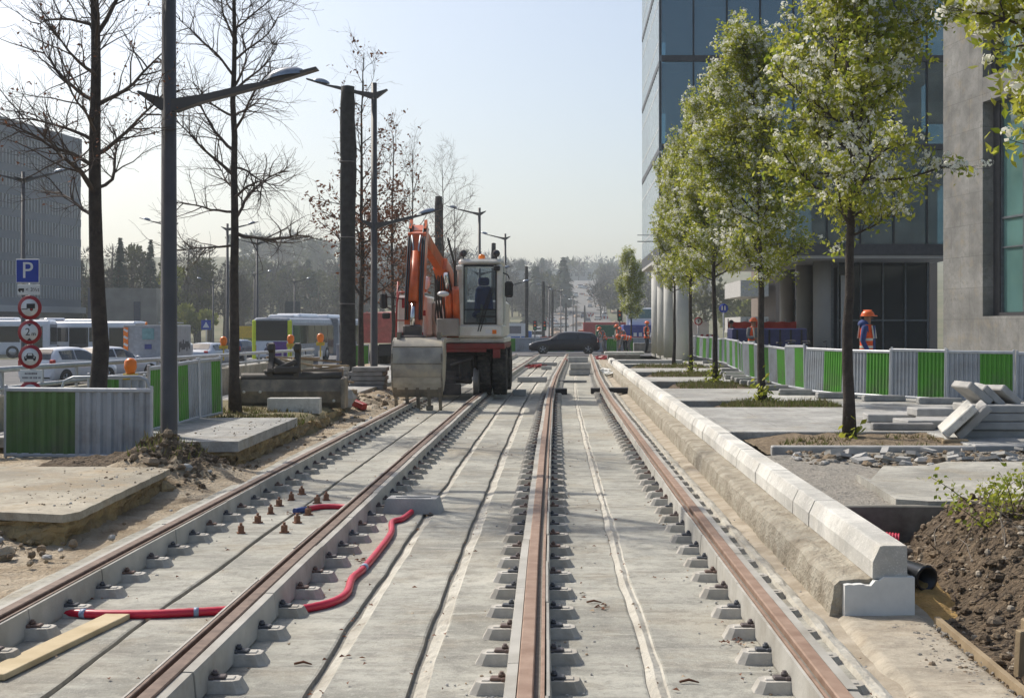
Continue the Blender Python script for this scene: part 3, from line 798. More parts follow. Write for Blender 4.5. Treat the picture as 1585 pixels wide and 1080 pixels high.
# red corrugated pipe in trench
b = MB(); pts = []; rad = []
for i in range(90):
    k = i / 89; pts.append((2.05 + .68 * k, 10.75 - .15 * k, .10 + .02 * math.sin(k * 3))); rad.append(.072 if i % 3 else .060)
b.tube(pts, rad, 14); tag(b.build('corrugated_pipe', mat('red corrugated plastic', (.55, .02, .06), .4)), 'short red corrugated pipe lying in the trench behind the kerb', 'pipe')

# ------------------------------------------------------------------ things lying on the track slab
def conduit(pts, lb, r=.029):
    # smooth with catmull-rom
    P_ = [Vector(p) for p in pts]; out = []
    for i in range(len(P_) - 1):
        p0 = P_[max(i - 1, 0)]; p1 = P_[i]; p2 = P_[i + 1]; p3 = P_[min(i + 2, len(P_) - 1)]
        for k in range(8):
            t = k / 8; out.append(.5 * ((2 * p1) + (p2 - p0) * t + (2 * p0 - 5 * p1 + 4 * p2 - p3) * t * t + (3 * p1 - p0 - 3 * p2 + p3) * t ** 3))
    out.append(P_[-1])
    rad = [r * (1.0 if i % 2 else .95) for i in range(len(out))]
    t = MB(); t.tube(out, rad, 10); o = t.build('red_conduit', CONDUIT); tag(o, lb, 'conduit', 'red conduits on the slab')
    return o, out
def slabp(px, py, z=.027): x, y = gp(px, py, z); return (x, y, z)
o, path = conduit([slabp(455, 945), slabp(510, 933), slabp(536, 918), slabp(545, 895), slabp(562, 880), slabp(585, 853), slabp(605, 825), slabp(607, 808), slabp(622, 803), slabp(637, 792)], 'long winding red conduit from the second rail to the hollow concrete block')
b = MB(); i = int(len(path) * .45); b.tube([path[i], path[i + 1]], 0.0312, 10); b.build('tape_band', mat('blue grey tape', (.25, .32, .45), .5), o)
o, path = conduit([slabp(96, 947), slabp(150, 950), slabp(230, 950), slabp(300, 947), slabp(352, 944)], 'straight red conduit crossing between the two left rails past the plank')
b = MB(); b.tube([path[5], path[6]], 0.0312, 10); b.tube([path[24], path[25]], 0.0312, 10); b.build('tape_band', mat('blue grey tape', (.25, .32, .45), .5), o)
o, path = conduit([slabp(474, 788), slabp(498, 784), slabp(530, 784), slabp(562, 787)], 'short red conduit with a blue end among the rusty bolts')
b = MB(); b.tube([slabp(456, 791), slabp(475, 788)], .032, 10); b.build('blue_end', mat('dark blue tape', (.02, .05, .2), .5), o)
# hollow concrete block
b = MB(); X, Y = gp(640, 792, 0)
def ring(o_, i_, z0, z1, taper):
    lo = [(-o_[0], -o_[1]), (o_[0], -o_[1]), (o_[0], o_[1]), (-o_[0], o_[1])]
    v = [(x, y, z0) for x, y in lo] + [(x * taper, y * taper, z1) for x, y in lo] + [(math.copysign(i_[0], x), math.copysign(i_[1], y), z1) for x, y in lo] + [(math.copysign(i_[0], x), math.copysign(i_[1], y), z0 + .02) for x, y in lo]
    f = []
    for base in (0, 4, 8):
        for k in range(4): f.append((base + k, base + (k + 1) % 4, base + 4 + (k + 1) % 4, base + 4 + k))
    f.append((12, 13, 14, 15)); return v, f
v, f = ring((.29, .15), (.18, .045), 0, .15, .86); b.add(v, f); b.tr(Matrix.Translation((X, Y, .0)) @ Matrix.Rotation(-.06, 4, 'Z'))
tag(b.build('concrete_block', STONE), 'hollow grey concrete block with a slot, beside the second rail', 'block')
# plank
b = MB(); a = Vector(slabp(-15, 1047, .02)); c = Vector(slabp(183, 953, .02)); d = c - a
b.box(((a + c) / 2), (d.length, .16, .035), rz=math.atan2(d.y, d.x), bev=.004); tag(b.build('wood_plank', WOOD), 'fresh yellow timber plank lying on the slab near the red conduit', 'plank')
# rusty bolts
bolts = [(373, 821), (399, 805), (419, 791), (432, 779), (451, 770), (467, 761), (440, 820), (460, 805), (491, 775), (505, 770), (477, 793)]
for k, (px, py) in enumerate(bolts):
    X, Y = gp(px, py + 4, 0)
    if k == 0:
        b = MB(); b.box((0, 0, .035), (.05, .05, .07), bev=.006, rz=.4); b.tube([(0, 0, .05), (0, 0, .095)], .013, 8); b.box((0, 0, .006), (.07, .07, .012), rz=.4); bo = b.build('anchor_bolt', mat('bolt rust', (.15, .065, .035), .8, scale=30, col2=(.26, .13, .075)))
        o = bo
    else: o = bo.copy(); COL.objects.link(o)
    o.location = (X, Y, 0); o.rotation_euler = (0, 0, k * .7)
    tag(o, 'small square rusty anchor bolt standing on the left track slab', 'bolt', 'rusty bolts between the left rails')
# kerb stones left lying far down the track
def lump(name, lb, px, py, w_, d_, h_, rz=0, m=STONE, z=0, cat='stone'):
    X, Y = gp(px, py, z); b = MB(); b.box((0, 0, h_ / 2), (w_, d_, h_), bev=.012)
    o = b.build(name, m); o.location = (X, Y, z); o.rotation_euler = (0, 0, rz); return tag(o, lb, cat)
lump('loose_stone', 'small square stone lying beside the excavator shadow', 804, 612, .36, .3, .16)
lump('loose_stone', 'long low stone across the left track behind the small square one', 824, 591, 1.0, .35, .17)
lump('loose_stone', 'long stone farthest along the left track near the red tape', 843, 566, 1.2, .4, .16)
lump('loose_stone', 'short stone lying behind the red tape on the track', 846, 572, .45, .35, .15)
lump('timber_bar', 'dark bar lying across the right track before the stone stack', 886, 592, .95, .2, .08, m=STONED, cat='bar')
X, Y = gp(897, 581, 0)
for k, (w_, dx_) in enumerate(((.80, 0), (.78, .03), (.76, -.06))):
    b = MB(); b.box((0, 0, .12), (w_, .5, .22), bev=.02); o = b.build('stacked_stone', STONE); o.location = (X + dx_, Y + .4 * (k > 1), .235 * k); o.rotation_euler = (0, 0, .02 * k)
    tag(o, ('lowest grey block of the stack between the right rails', 'middle grey block of the stack between the right rails', 'topmost grey block of the stack between the right rails')[k], 'block')
lump('cable_trough', 'dark trough sleeper right of the middle rail at the bend', 866, 610, .42, .5, .16, m=BLACK, cat='trough')
lump('cable_trough', 'dark trough sleeper left of the rightmost rail at the bend', 926, 609, .42, .5, .16, m=BLACK, cat='trough')
lump('cable_trough', 'dark trough sleeper right of the rightmost rail at the bend', 956, 608, .6, .5, .15, m=BLACK, cat='trough')
# red tape scraps and white sheet near the crossing
rng = random.Random(31)
for (px, py, lb, m_) in ((826, 570, 'crumpled red tape on the left track near the far stones', REDP), (884, 561, 'crumpled red tape behind the stone stack', REDP), (936, 556, 'tangled red netting beside the rightmost rail by the crossing', REDP), (948, 580, 'crumpled white sheeting beside the rightmost rail', WHITE)):
    X, Y = gp(px, py, 0); b = MB(); L_ = 4.5 if px > 930 else .9
    for _ in range(60 if px > 930 else 26):
        c = Vector((X + rng.uniform(-.35, .35), Y + rng.uniform(-L_, L_) * .6, .05)); 
        b.add([tuple(c + Vector((rng.uniform(-.3, .3), rng.uniform(-.3, .3), rng.uniform(-.04, .16)))) for _k in range(4)], [(0, 1, 2, 3)])
    tag(b.build('crumpled_sheet', m_), lb, 'sheet')
# leaf litter and twigs on the slab
rng = random.Random(9); b = MB()
for _ in range(420):
    y = 5.8 + rng.random() ** 1.6 * 24; x = rng.uniform(-3.6, 1.6)
    if rng.random() < .45:
        gx = rng.choice((-1.25, -.73, .52)); x = gx + rng.gauss(0, .03)
    x += dx(y); z = .012; a = rng.random() * 6; s = rng.uniform(.008, .022)
    b.add([(x + s * math.cos(a), y + s * math.sin(a), z), (x - s * .5 * math.sin(a), y + s * .5 * math.cos(a), z + .012), (x - s * math.cos(a), y - s * math.sin(a), z), (x + s * .5 * math.sin(a), y - s * .5 * math.cos(a), z + .006)], [(0, 1, 2, 3)], rng.choice((0, 0, 1)))
for _ in range(14):
    cx, cy = rng.uniform(-2.8, 1.4), rng.uniform(6, 14); 
    for _k in range(14):
        x, y = cx + rng.gauss(0, .04), cy + rng.gauss(0, .05); s = rng.uniform(.01, .025); a = rng.random() * 6
        b.add([(x + s * math.cos(a), y + s * math.sin(a), .008), (x - s * .5 * math.sin(a), y + s * .5 * math.cos(a), .02), (x - s * math.cos(a), y - s * math.sin(a), .008), (x + s * .5 * math.sin(a), y - s * .5 * math.cos(a), .012)], [(0, 1, 2, 3)], rng.choice((0, 0, 1)))
for _ in range(900):
    y = 5.8 + rng.random() ** 1.5 * 22; k = rng.choice((0, 1, 2, 2, 3, 3)); x = RAILX[k] + dx(y) + rng.choice((-1, 1)) * (.14 + abs(rng.gauss(0, .14))); s = rng.uniform(.004, .012)
    b.rock((x, y, s * .5), s, rng, rng.choice((1, 2, 2)), flat=.6)
for (px, py) in ((908, 934), (1052, 1058), (300, 1000), (455, 1030)):
    x, y = gp(px, py); b.tube([(x, y, .012), (x + .05, y + .015, .02), (x + .10, y - .01, .012)], [.007, .008, .004], 5, mi=0)
tag(b.build('leaf_litter', [DEADLEAF, mat('pale leaf', (.40, .30, .20), .8), STONE]), 'dry brown leaves and twigs scattered over the track slab', 'leaves', kind='stuff')
# stacks of paving slabs by the wrapped mast, and the tumbled stack on the right
def slabstack(px, py, n, w_, d_, h_, z, lb, grp, rng, m=STONED):
    X, Y = gp(px, py, z)
    for k in range(n):
        b = MB(); b.box((0, 0, h_ / 2), (w_, d_, h_ * .93), bev=.012); o = b.build('paving_slab', m)
        o.location = (X + rng.uniform(-.05, .05), Y + rng.uniform(-.05, .05), z + k * h_); o.rotation_euler = (0, 0, rng.uniform(-.06, .06))
        tag(o, lb, 'slab', grp)
rng = random.Random(12)
slabstack(572, 609, 6, .95, .8, .125, .0, 'dark paving slab in the stack right of the nearest wrapped mast', 'paving slabs stacked by the wrapped mast', rng)
slabstack(517, 600, 5, .8, .8, .12, .15, 'grey paving slab in the stack left of the nearest wrapped mast', 'paving slabs stacked left of the mast', rng, STONE)
slabstack(1568, 675, 4, 1.5, .75, .115, .33, 'flat grey slab in the neat stack at the right edge', 'slabs lying flat in the stack by the fence', rng, STONE)
def lean(lb, cx, cy, cz, dims, rx, ry, rz, m=STONE):
    b = MB(); b.box((0, 0, 0), dims, bev=.014); o = b.build('tumbled_slab', m); o.location = (cx, cy, cz); o.rotation_euler = (rx, ry, rz); tag(o, lb, 'slab')
lean('pale slab leaning steeply against the stack at the right edge', 5.30, 17.5, .62, (.55, .62, .11), R(5), R(-44), R(-14), KERB)
lean('grey slab leaning just behind the pale leaning slab', 5.52, 17.6, .60, (.58, .62, .11), R(5), R(-46), R(-14))
lean('grey slab tilted up on top of the stack', 5.75, 18.3, .93, (.42, .55, .11), R(0), R(38), R(8))
lean('second grey slab tilted on top of the stack, right of the first', 5.98, 18.3, .90, (.38, .5, .10), R(3), R(44), R(3))
lean('third small grey slab tilted on top of the stack', 6.18, 18.3, .90, (.36, .5, .10), R(-3), R(40), R(10))
lean('flat grey slab on the ground behind the leaning pale slab', 5.35, 19.4, .42, (.7, .6, .12), 0, 0, R(8))
lean('second flat slab lying behind the leaning slabs near the fence', 5.15, 20.6, .42, (.75, .5, .12), 0, 0, R(-4))
lean('flat slab raised on the second one behind the leaning slabs', 5.7, 20.2, .54, (.6, .5, .12), 0, 0, R(4))
lean('long dark slab edge lying beside the mulch of the tree pit', 4.95, 19.0, .40, (.9, .22, .10), 0, 0, R(-4), STONED)
lean('small timber wedge under the leaning pale slab', 5.15, 17.1, .34, (.35, .1, .07), 0, 0, R(5), WOODO)
# ------------------------------------------------------------------ glass tower
TG = glass_mat('tower glass', (.34, .52, .60), clear=.72, refl=.15)
TGL = mat('sky toned side glass', (.50, .61, .66), .12, var=.10, scale=.5, spec=.9)  # pale base colour stands in for the bright sky this face reflects
DGL = glass_mat('lobby glass', (.22, .25, .27), clear=.6, refl=.04)
MULL = mat('grey mullion', (.16, .18, .20), .4, metal=.5)
MULLD = mat('dark mullion', (.035, .04, .05), .4, metal=.4)
WFR = mat('white facade frame', (.58, .60, .60), .5, var=.08)
FASC = mat('dark fascia', (.06, .065, .075), .5)
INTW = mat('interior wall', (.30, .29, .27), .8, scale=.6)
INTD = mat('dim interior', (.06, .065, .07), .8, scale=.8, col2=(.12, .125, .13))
CEIL = mat('soffit panels', (.42, .42, .41), .7, var=.08, scale=1)
X0, X1, Y0, Y1 = 4.16, 17.4, 57.0, 71.0
t = thing('glass_tower', 'tall glass office tower with dark floor bands on round columns, behind the blossoming trees', 'office tower', (X0, Y0, 0))
LEV = [5.0, 9.65, 13.55, 17.45, 21.35]
b = MB(); c = MB(); f = MB()
W_ = X1 - X0; D_ = Y1 - Y0
for k, z in enumerate(LEV):
    hb = .5 if k == 0 else .26
    b.box((W_ / 2, .03, z - .0 + hb / 2), (W_ + .1, .16, hb))                    # front band
    b.box((.03, D_ / 2 + .05, z + hb / 2), (.05, D_ - .2, hb))
    c.box((W_ / 2 + .1, D_ / 2, z + .1), (W_ - .4, D_ - .4, .3), mi=0)            # floor slab
    if k: c.box((W_ / 2 + .1, 1.2, z - .42), (W_ - .5, 2.0, .10), mi=0)
b.build('floor_band', FASC, t); c.build('floor_slab', CEIL, t)
b = MB(); b.box((W_ / 2 + .3, 6, 15), (W_ - .8, .2, 20)); b.box((9, 3.4, 15), (.2, 5, 20)); b.box((5.2, 4.5, 15), (.2, 3, 20)); b.build('core_wall', INTW, t)
rng = random.Random(2)
pane = None
for k in range(4):
    za, zb = LEV[k] + (.5 if k == 0 else .26), LEV[k + 1]
    for i in range(9):
        xa, xb = i * 1.47 + .03, (i + 1) * 1.47 - .03
        q = MB(); q.box(((xa + xb) / 2, .05, (za + zb) / 2), (xb - xa, .024, zb - za)); q.build('glass_pane', TG, t)
    m2 = MB()
    for i in range(10): m2.box((i * 1.47, .0, (za + zb) / 2), (.055, .18, zb - za - .004))
    m2.build('mullion', MULLD, t)
    # pale blinds behind some panes
    bl = MB()
    for i in range(9):
        if rng.random() < .6:
            h = rng.uniform(.3, .8) * (zb - za); bl.box((i * 1.47 + .73, .35, zb - h / 2), (1.3, .02, h))
    for i in range(4): bl.box((rng.uniform(.5, 12), rng.uniform(1.4, 2.6), za + .5), (1.2, .6, .75))
    bl.build('blind', mat('grey blind', (.16, .20, .23), .8, scale=1), t)
    q = MB(); q.box((.05, D_ / 2 + .05, (za + zb) / 2), (.024, D_ - .2, zb - za)); q.build('side_glazing', TGL, t)
    m3 = MB()
    for i in range(20): m3.box((.035, .1 + i * (D_ - .2) / 19, (za + zb) / 2), (.02, .07, zb - za - .004))
    for zz in (za + .9, zb - .9): m3.box((.036, D_ / 2, zz), (.018, D_ - .24, .06))
    m3.build('side_mullion', WFR, t)
b = MB(); b.box((0, 0, 13), (.12, .12, 17)); b.build('corner_post', MULL, t)
b = MB(); b.box((W_ / 2, D_ / 2, 4.93), (W_ - .02, D_ - .02, .13)); b.build('soffit', CEIL, t)
b = MB(); b.box((W_ / 2 - 1, .2, 5.62), (W_, .05, .04)); b.box((W_ / 2 - 1, .2, 5.9), (W_, .03, .03)); b.build('sill_rail', MULL, t)
# lobby: recessed glazing under the tower
b = MB()
for i in range(5): b.box((8.6 + i * 1.05, 3.6, 2.6), (.07, .14, 4.6))
b.box((10.7, 3.6, 2.15), (4.2, .12, .08)); b.box((10.7, 3.6, .45), (4.2, .12, .18))
for i in range(6): b.box((8.35, 3.7 + i * 1.8, 2.6), (.12, .07, 4.6))
b.build('lobby_mullion', MULL, t)
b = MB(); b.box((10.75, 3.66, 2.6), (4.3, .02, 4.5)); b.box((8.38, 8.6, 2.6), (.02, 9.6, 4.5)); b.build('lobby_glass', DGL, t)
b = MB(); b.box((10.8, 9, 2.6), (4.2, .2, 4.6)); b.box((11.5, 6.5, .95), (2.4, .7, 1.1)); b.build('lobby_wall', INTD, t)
b = MB(); b.box((8.95, 3.45, 2.3), (.5, .06, 3.9)); b.build('door_panel', WFR, t)
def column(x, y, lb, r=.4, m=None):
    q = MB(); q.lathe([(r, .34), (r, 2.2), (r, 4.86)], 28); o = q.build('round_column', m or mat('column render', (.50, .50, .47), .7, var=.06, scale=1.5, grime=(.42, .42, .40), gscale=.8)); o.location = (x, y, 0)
    return tag(o, lb, 'column')
column(5.2, 57.9, 'thick pale round column nearest the street trees, front of its row')
column(5.2, 63.5, 'second pale round column in the row by the tram track')
column(5.2, 68, 'third pale round column in the row by the tram track')
column(5.2, 72.6, 'farthest pale round column in the row by the tram track')
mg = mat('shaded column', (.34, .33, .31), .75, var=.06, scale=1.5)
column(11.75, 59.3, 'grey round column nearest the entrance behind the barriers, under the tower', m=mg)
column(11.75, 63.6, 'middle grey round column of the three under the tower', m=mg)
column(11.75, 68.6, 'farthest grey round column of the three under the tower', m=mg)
# white camera / lamp under the soffit
b = MB(); b.ball((0, 0, 0), .1); b.box((.0, 0, .1), (.2, .2, .05)); o = b.build('dome_camera', BLACK); o.location = (9.6, 57.6, 4.75); tag(o, 'small black dome camera under the tower soffit', 'camera')

# ------------------------------------------------------------------ stone building on the right
STB = brick_paver('stone cladding', (.265, .262, .25), 1.25, 1.05, .012, ax_='XZ', dark=.72)
ang = math.atan2(-1, .185)
t = thing('stone_building', 'grey stone-clad building with deep green-glazed windows at the right edge', 'building', (13.14, 45, 0), ang)
b = MB()
def wl(x0, x1, z0, z1, y0=0.0, y1=.7): b.span((x0, y0, z0), (x1, y1, z1))
wl(0, 2.75, .3, 24); wl(2.752, 16, .3, 2.2); wl(2.752, 16, 9.2, 10.0, .003)
b.span((.0, .703, .3), (.5, 9, 24))
b.build('wall', STB, t)
DK = mat('dark reveal', (.05, .05, .055), .5)
b = MB(); b.span((2.753, .38, 2.2), (3.15, .7, 9.2)); b.span((2.753, .30, 10.0), (3.0, .7, 22)); b.span((3.15, .34, 2.203), (16, .5, 2.32)); b.build('reveal', DK, t)
SG = mat('green window glass', (.10, .20, .19), .06, var=.25, scale=.5, spec=.9)
gl = 0
for (za, zb) in ((2.33, 5.35), (5.42, 9.18), (10.02, 13.2), (13.28, 17)):
    for i in range(6):
        q = MB(); q.span((3.2 + i * 1.35, .50, za), (3.2 + i * 1.35 + 1.28, .53, zb)); q.build('glass_pane', SG, t)
b = MB()
for i in range(7): b.span((3.135 + i * 1.35, .43, 2.33), (3.195 + i * 1.35, .56, 9.18)); b.span((3.135 + i * 1.35, .43, 10.02), (3.195 + i * 1.35, .56, 20))
for z in (5.35, 9.1, 13.2): b.span((3.15, .44, z), (16, .56, z + .07))
b.span((3.15, .44, 4.4), (16, .50, 4.45))
b.build('window_frame', MULL, t)
b = MB(); b.span((2.8, .58, .4), (16, .68, 23)); b.build('inner_wall', INTD, t)

# ------------------------------------------------------------------ brown office block seen between the columns
t = thing('brown_office_block', 'brown office block with dark window strips, seen between the columns of the tower', 'building', (19.0, 120, 0))
b = MB(); b.box((8, 8, 7), (15, 16, 15)); b.build('wall', mat('brown facade', (.20, .16, .135), .8, var=.1, scale=.5), t)
b = MB()
for k in range(4): b.box((-.28 - 1.2, 6, 2.0 + k * 3.4), (2.6, 11.9, 1.5))
b.build('balcony_band', mat('pale concrete band', (.46, .45, .43), .8), t)
for k in range(4):
    for i in range(5):
        q = MB(); q.box((2.0 + i * 2.8, -.05, 3.6 + k * 3.3), (1.7, .14, 1.5)); w1 = q.build('window', CGLASS, t)
        q = MB(); q.box((2.0 + i * 2.8, -.14, 2.82 + k * 3.3), (1.8, .1, .06)); q.build('sill', MULL, w1)
b = MB(); b.box((8, 8, 14.75), (15.4, 16.4, .5)); b.build('roof', FASC, t)

# ------------------------------------------------------------------ left office building
ang = math.atan2(-1, -.13)
t = thing('office_slab', 'long grey office building with white ribs between narrow windows, far left', 'office building', (-75.1, 200, 0), ang)
OB = mat('office facade', (.15, .17, .20), .75, var=.06, scale=.4)
OBF = mat('office rib', (.33, .345, .365), .7, var=.05, scale=.4)
OG = mat('office window', (.02, .026, .036), .25, var=.3, scale=.6, spec=.7)
b = MB(); b.span((0, -22, -6), (70, -.6, 30.2)); b.build('core', OB, t)
b = MB(); b.span((-.15, -22, 28.6), (70, .12, 30.8)); 
for k in range(8): b.span((-.1, -.62, 4.8 + k * 3.1), (70, .0, 4.8 + k * 3.1 + 1.15))
b.build('spandrel', OB, t)
for k in range(8):
    q = MB(); q.span((.4, -.55, 5.95 + k * 3.1), (70, -.45, 4.8 + (k + 1) * 3.1)); wi = q.build('ribbon_window', OG, t)
    q = MB()
    for i in range(84): q.span((.1 + i * .82, -.56, 5.95 + k * 3.1), (.1 + i * .82 + .3, .06, 4.8 + (k + 1) * 3.1))
    q.build('rib', OBF, wi)
b = MB(); b.span((-1.5, -22, -6), (70, 1.4, -1.2)); b.span((-.5, -22, 1.6), (70, 1.2, 2.7)); b.span((-.5, -22, 3.9), (70, .6, 4.8)); b.build('podium', OBF, t)
q = MB(); q.span((0, -.5, 2.7), (70, .2, 3.9)); q.build('podium_window', OG, t)
q = MB(); q.span((0, -.5, -1.2), (70, .3, 1.6)); wi = q.build('ground_window', OG, t)
q = MB()
for i in range(60): q.span((i * 1.15, -.45, -1.2), (i * 1.15 + .45, .45, 1.6))
q.build('fin', OBF, wi)
# small kiosk block right of the office
t = thing('concrete_pavilion', 'small beige concrete pavilion with dark end piers beside the left office', 'building', (ax(200, 190), 190, -1))
b = MB(); b.box((0, 3, 4), (8, 6, 9)); b.build('wall', mat('beige wall', (.30, .27, .24), .8, scale=.5), t)
b = MB(); b.box((-5.2, 3, 4.2), (1.8, 6, 8.6)); b.build('pier', mat('navy pier', (.05, .06, .10), .6), t); b = MB(); b.box((1.2, -.1, 3.0), (.9, .3, 7)); b.build('pier', mat('navy pier', (.05, .06, .10), .6), t)

# ------------------------------------------------------------------ barriers
def barrier(p0, p1, z0, h, bands, lb, pitch=.10, name='site_barrier', post=True, amp=.012, foot=False, grp=None):
    d = Vector((p1[0] - p0[0], p1[1] - p0[1])); L_ = d.length; a = math.atan2(d.y, d.x)
    t = thing(name, lb, 'barrier', (p0[0], p0[1], z0), a, grp)
    rj = random.Random(int(p0[0] * 37 + p0[1] * 91)); t.rotation_euler = (R(rj.uniform(-2.2, 2.2)), R(rj.uniform(-.9, .9)), a)
    x = .03
    for (m, fr) in bands:
        w_ = fr * (L_ - .06); n = max(2, int(w_ / pitch)); pr = []
        for i in range(n):
            u = x + w_ * i / n; du = w_ / n
            pr += [(u, -amp), (u + du * .35, -amp), (u + du * .5, amp), (u + du * .85, amp)]
        pr.append((x + w_, -amp))
        q = MB(); q.grid([[(u, v, z) for u, v in pr] for z in (.06, h - .05)])
        k0 = len(q.v); q.grid([[(u, v + .004, z) for u, v in pr] for z in (.06, h - .05)])
        q.build('green_sheet' if m in (GREEN, GREEN_SHADED) else 'grey_sheet', m, t)
        x += w_
    q = MB(); q.box((L_ / 2, 0, h - .03), (L_, .05, .06), bev=.012); q.box((L_ / 2, 0, .04), (L_, .04, .05), bev=.01)
    for u in (.02, L_ - .02): q.box((u, 0, h / 2 + .015), (.036, .045, h + .03), bev=.008)
    q.build('frame', FRAMEM, t)
    if foot:
        q = MB()
        for u in (.25, L_ - .25): q.box((u, 0, .0), (.05, .5, .05)); q.box((u, -.22, -.03), (.05, .05, .1))
        q.build('foot', FRAMEM, t)
    return t
gp1 = barrier((-7.5, 17.25), (-5.42, 16.95), .12, .94, [(GREEN_SHADED, .485), (GREY, .515)], 'big green and grey barrier at the left front by the dirt heap', pitch=.145, amp=.016, foot=True)
barrier((-9.6, 17.0), (-7.56, 17.22), .12, .92, [(BLACK, .3), (GREY, .7)], 'dark barrier cut by the left edge of the picture', pitch=.145, foot=True)
barrier((-7.0, 18.9), (-6.1, 18.75), .3, .86, [(GREEN, .55), (GREY, .45)], 'low green and grey barrier under the orange beacon, behind the big one')
barrier((-6.15, 19.0), (-6.12, 20.3), .3, .98, [(GREEN, .5), (GREY, .5)], 'barrier half hidden behind the tall lamp post, nearest of the side row')
barrier((-6.12, 20.34), (-6.12, 21.55), .3, 1.0, [(GREEN, .5), (GREY, .5)], 'middle barrier of the side row between lamp post and bare tree')
barrier((-6.12, 21.6), (-6.1, 22.9), .3, 1.02, [(GREY, .52), (GREEN, .48)], 'last barrier of the side row next to the bare tree')
fp = [(9.8, 24.2), (8.65, 24.9), (7.5, 25.5), (6.63, 26.4), (5.9, 27.5), (5.35, 28.9), (5.3, 31.0), (5.25, 33.2), (5.2, 35.4), (5.2, 37.5), (5.5, 40), (5.75, 43), (6.0, 48), (6.2, 53), (6.3, 58), (6.3, 64)]
words_ = ['at the right edge behind the slab stack', 'behind the tumbled slabs, second from the right edge', 'right of the nearest tree trunk', 'behind the nearest tree trunk, below the worker', 'just left of the nearest tree trunk', 'at the corner right of the second tree',
          'right behind the second tree trunk', 'directly left of the second tree trunk', 'third panel left of the second tree', 'at the bend between second and third tree', 'just right of the third tree trunk', 'behind the third tree trunk', 'between third and fourth tree', 'behind the fourth tree, long and far', 'farthest by the thick pale column']
for i in range(len(fp) - 1):
    a, c = fp[i + 1], fp[i]
    L_ = math.hypot(a[0] - c[0], a[1] - c[1])
    bands = [(GREY, .5), (GREEN, .5)] if L_ < 3 else [(GREY, .25), (GREEN, .25), (GREY, .25), (GREEN, .25)]
    barrier(a, c, .40, 1.0 + .02 * ((i * 7) % 3 - 1), bands, 'grey and green panel ' + words_[i], pitch=.082)
fw = mat('concrete foot', (.20, .20, .20), .9, scale=6, col2=(.32, .32, .31), bump=.4)
b = MB(); b.box((0, 0, .06), (.85, .24, .13), bev=.02); f0 = b.build('barrier_foot', fw)
for i, (x, y) in enumerate(fp[1:]):
    o = f0 if i == 0 else f0.copy()
    if i: COL.objects.link(o)
    o.location = (x - .18, y - .16, .35); o.rotation_euler = (0, 0, R(-4 + 3 * ((i * 5) % 4)))
    tag(o, 'grey concrete foot block under the green and grey barriers', 'foot block', 'concrete feet of the right barriers')
for i, (px, py, w_) in enumerate(((590, 0, 0),)): pass
for i in range(6):
    o = f0.copy(); COL.objects.link(o); o.location = (4.95 + .05 * i, 33.6 + i * 1.3, .35); o.rotation_euler = (0, 0, R(3 * (i % 3)))
    tag(o, 'grey concrete foot block lying in the row before the barriers near the third tree', 'foot block', 'spare concrete feet on the pavement')
# hoarding beyond the crossing
xx = -6.4; i = 0
hl = ['left of the black car, beside the excavator', 'second from the left, ahead of the black car', 'behind the bonnet of the black car', 'behind the doors of the black car', 'behind the tail of the black car', 'behind the bending workers', 'right end by the columns']
while xx < 8:
    barrier((xx, 93), (xx + 2.1, 93), .0, 1.05, [(GREY, .4), (GREEN, .35), (GREY, .25)] if i % 2 == 0 else [(GREEN, .3), (GREY, .7)], 'hoarding panel beyond the crossing, ' + hl[i], pitch=.12)
    xx += 2.12; i += 1
barrier((-11.2, 63), (-9.6, 63), -.35, 1.35, [(GREY, .5), (GREEN, .5)], 'grey and green panel beside the guard rail end, left of the wrapped mast')

# orange beacons on barriers
def beacon(px, py, Y, lb, s=1.0):
    t = thing('warning_beacon', lb, 'beacon', (ax(px, Y), Y, az(py, Y)))
    q = MB(); q.lathe([(0, .17), (.05, .16), (.085, .12), (.09, .03), (.07, -.02), (.06, -.06)], 18); q.v = [(x * s, y * s, z * s) for x, y, z in q.v]; q.build('lens', LAMPO, t)
    q = MB(); q.box((0, 0, -.10 * s), (.20 * s, .10 * s, .09 * s), bev=.01); q.box((0, 0, -.28 * s), (.04, .04, .3 * s)); q.build('base', mat('yellow battery box', (.55, .40, .05), .6), t)
beacon(202, 572, 18.8, 'round orange warning beacon on the low barrier behind the big one')
beacon(346, 531, 42, 'orange warning lamp by the road left of the bare tree trunk', 1.3)
beacon(450, 528, 46, 'orange warning lamp in front of the green bus rear', 1.4)
beacon(496, 526, 46, 'orange warning lamp on a white post at the guard rail end', 1.4)
b = MB(); b.box((0, 0, .6), (.14, .06, 1.6)); o = b.build('marker_post', WHITES); o.location = (ax(496, 46.2), 46.2, -.4); tag(o, 'white marker post carrying an orange lamp at the guard rail end', 'post')

# ------------------------------------------------------------------ parapet and rail
b = MB()
for k in range(10): b.box((-8.6, 13.0 + k * 3.2, .2), (.24, 3.17, 1.25), bev=.01)
tag(b.build('parapet_wall', concrete('parapet concrete', (.42, .39, .31), stain=(.34, .29, .18), streak=False)), 'long beige concrete parapet along the road ramp on the left', 'parapet')
t = thing('guard_rail', 'grey steel guard rail with round handrail on top of the beige parapet', 'guard rail', (-8.6, 12, .83))
q = MB(); q.tube([(0, 0, .42), (0, 32, .26)], .045, 10); q.tube([(0, 0, .10), (0, 32, .06)], .035, 8); q.build('handrail', GALV, t)
for k in range(22):
    q = MB(); z = .42 - .16 * k / 21; q.box((0, .2 + k * 1.5, z / 2), (.04, .06, z)); q.build('post', GALV, t)
t = thing('hoop_rail', 'small bent steel hoop rail standing before the parapet behind the front barrier', 'hoop rail', (ax(122, 18.2), 18.2, .15))
